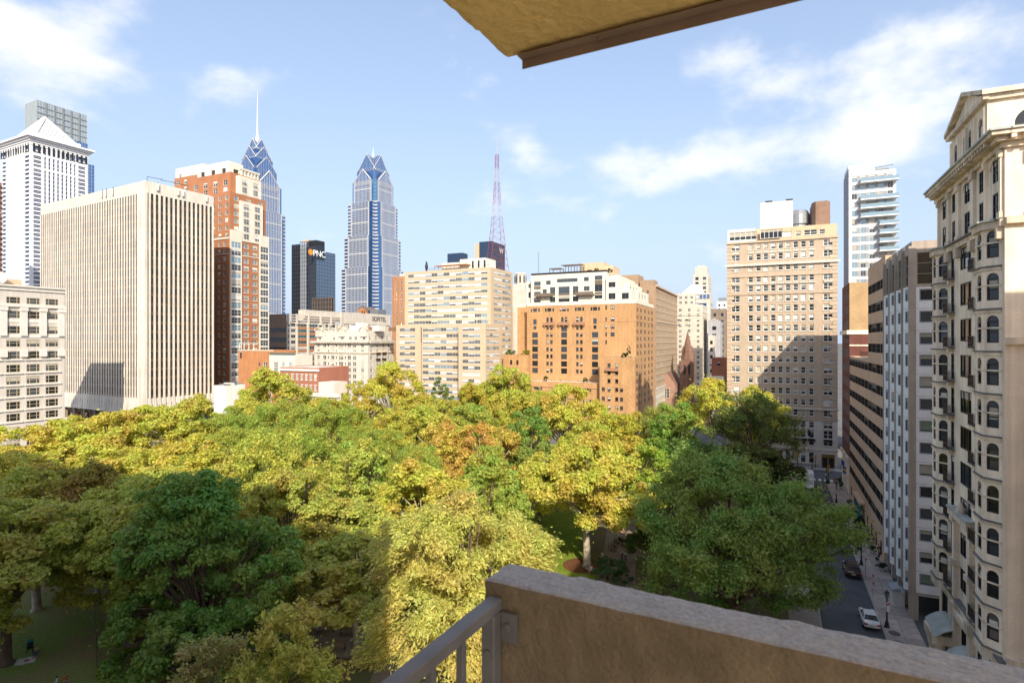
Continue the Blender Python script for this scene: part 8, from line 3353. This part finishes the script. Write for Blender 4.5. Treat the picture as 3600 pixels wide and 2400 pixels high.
for s_ in (-1, 1):
    m = MB()
    m.hexa([(-.32, s_ * .30 - .01, 0), (.32, s_ * .30 - .01, 0), (.32, s_ * .30 + .01, 0), (-.32, s_ * .30 + .01, 0), (-.32, s_ * .03 - .01, .95), (.32, s_ * .03 - .01, .95), (.32, s_ * .03 + .01, .95), (-.32, s_ * .03 + .01, .95)], SIGNW)
    m.build('panel', r)
for k, (px, py, a, lb_) in enumerate(((419, 2118, 55, 'bench on the curved path with a dark clad sitter'), (445, 2160, 50, 'empty bench on the curved path nearest the brown trunk'), (500, 2195, 40, 'bench behind the brown trunk on the curved path'),
                                     (1150, 2222, 3, 'bench facing the small plaza behind the young plane, beside a white shirt'), (1222, 2232, 2, 'wide bench against the hedge right behind the young plane trunk'), (1188, 2284, 182, 'backless looking bench in the small plaza, nearest the young plane'),
                                     (1311, 2330, 95, 'bench along the narrow path with a sitter in jeans'), (1303, 2290, 95, 'empty bench along the narrow path by the stone pier'))):
    b_ = gxy(px, py)
    bench(b_, R(a + (180 if k < 3 else 0)), lb_)
b_ = gxy(419, 2118)
person((b_[0], b_[1]), R(235), 'sit', DARK_, DARK_, 'person in black sitting on the curved path bench')
b_ = gxy(1124, 2224)
person((b_[0], b_[1]), R(3), 'sit', WHITE_, DARK_, 'person in white shirt sitting in the small plaza')
person(gxy(1276, 2268), R(20), 'stand', (.45, .52, .62), DARK_, 'person in pale blue standing by the young plane trunk')
b_ = gxy(1313, 2334)
person((b_[0], b_[1]), R(95), 'sit', (.05, .05, .06), JEANS_, 'person in jeans sitting on the narrow path bench')
for k, (px, py, h, lb_) in enumerate(((1285, 2222, 1.7, 'square stone pier behind the young plane, farther one'), (1290, 2312, 1.4, 'square stone pier by the narrow path, nearer one'))):
    q = gp(px, py)
    m = MB()
    m.box(-.35, .35, -.35, .35, 0, h - .14, LIME_D)
    m.box(-.45, .45, -.45, .45, h - .14, h, LIME_D)
    m.box(-.42, .42, -.42, .42, 0, .2, LIME_D)
    o_ = m.build('stone_pier', None, loc=(q.x, q.y, .02))
    tag(o_, lb_, 'pier', 'stone piers')
# low rail fence by the curved path
fe = empty('low_fence', (0, 0, 0))
tag(fe, 'low iron rail fence along the curved path on the shaded lawn', 'fence')
fpts = [(-63, 86.5), (-58, 79.5), (-53.5, 73), (-49.5, 67.5), (-46, 63), (-42, 57.5)]
for i, a in enumerate(fpts):
    m = MB()
    m.tube([(a[0], a[1], 0), (a[0], a[1], .75)], .04, IRON, 6)
    m.build('post', fe)
    if i:
        m = MB()
        for z in (.4, .7):
            m.tube([(*fpts[i - 1], z), (*a, z)], .025, IRON, 5)
        m.build('rail', fe)
# smaller street things
for k, (px, py, lb_) in enumerate(((2911, 1702, 'green litter bin at the crossing corner'), (3020, 1935, 'dark litter bin beyond the black car'))):
    q = gp(px, py)
    m = MB()
    m.lathe([(.26, 0), (.30, .1), (.30, .9), (.33, .92), (.30, 1.05), (.12, 1.12)], mat('bin_green', (.03, .06, .045), .6, .1), (0, 0), 14)
    tag(m.build('litter_bin', None, True, (q.x, q.y, .14)), lb_, 'bin', 'litter bins')
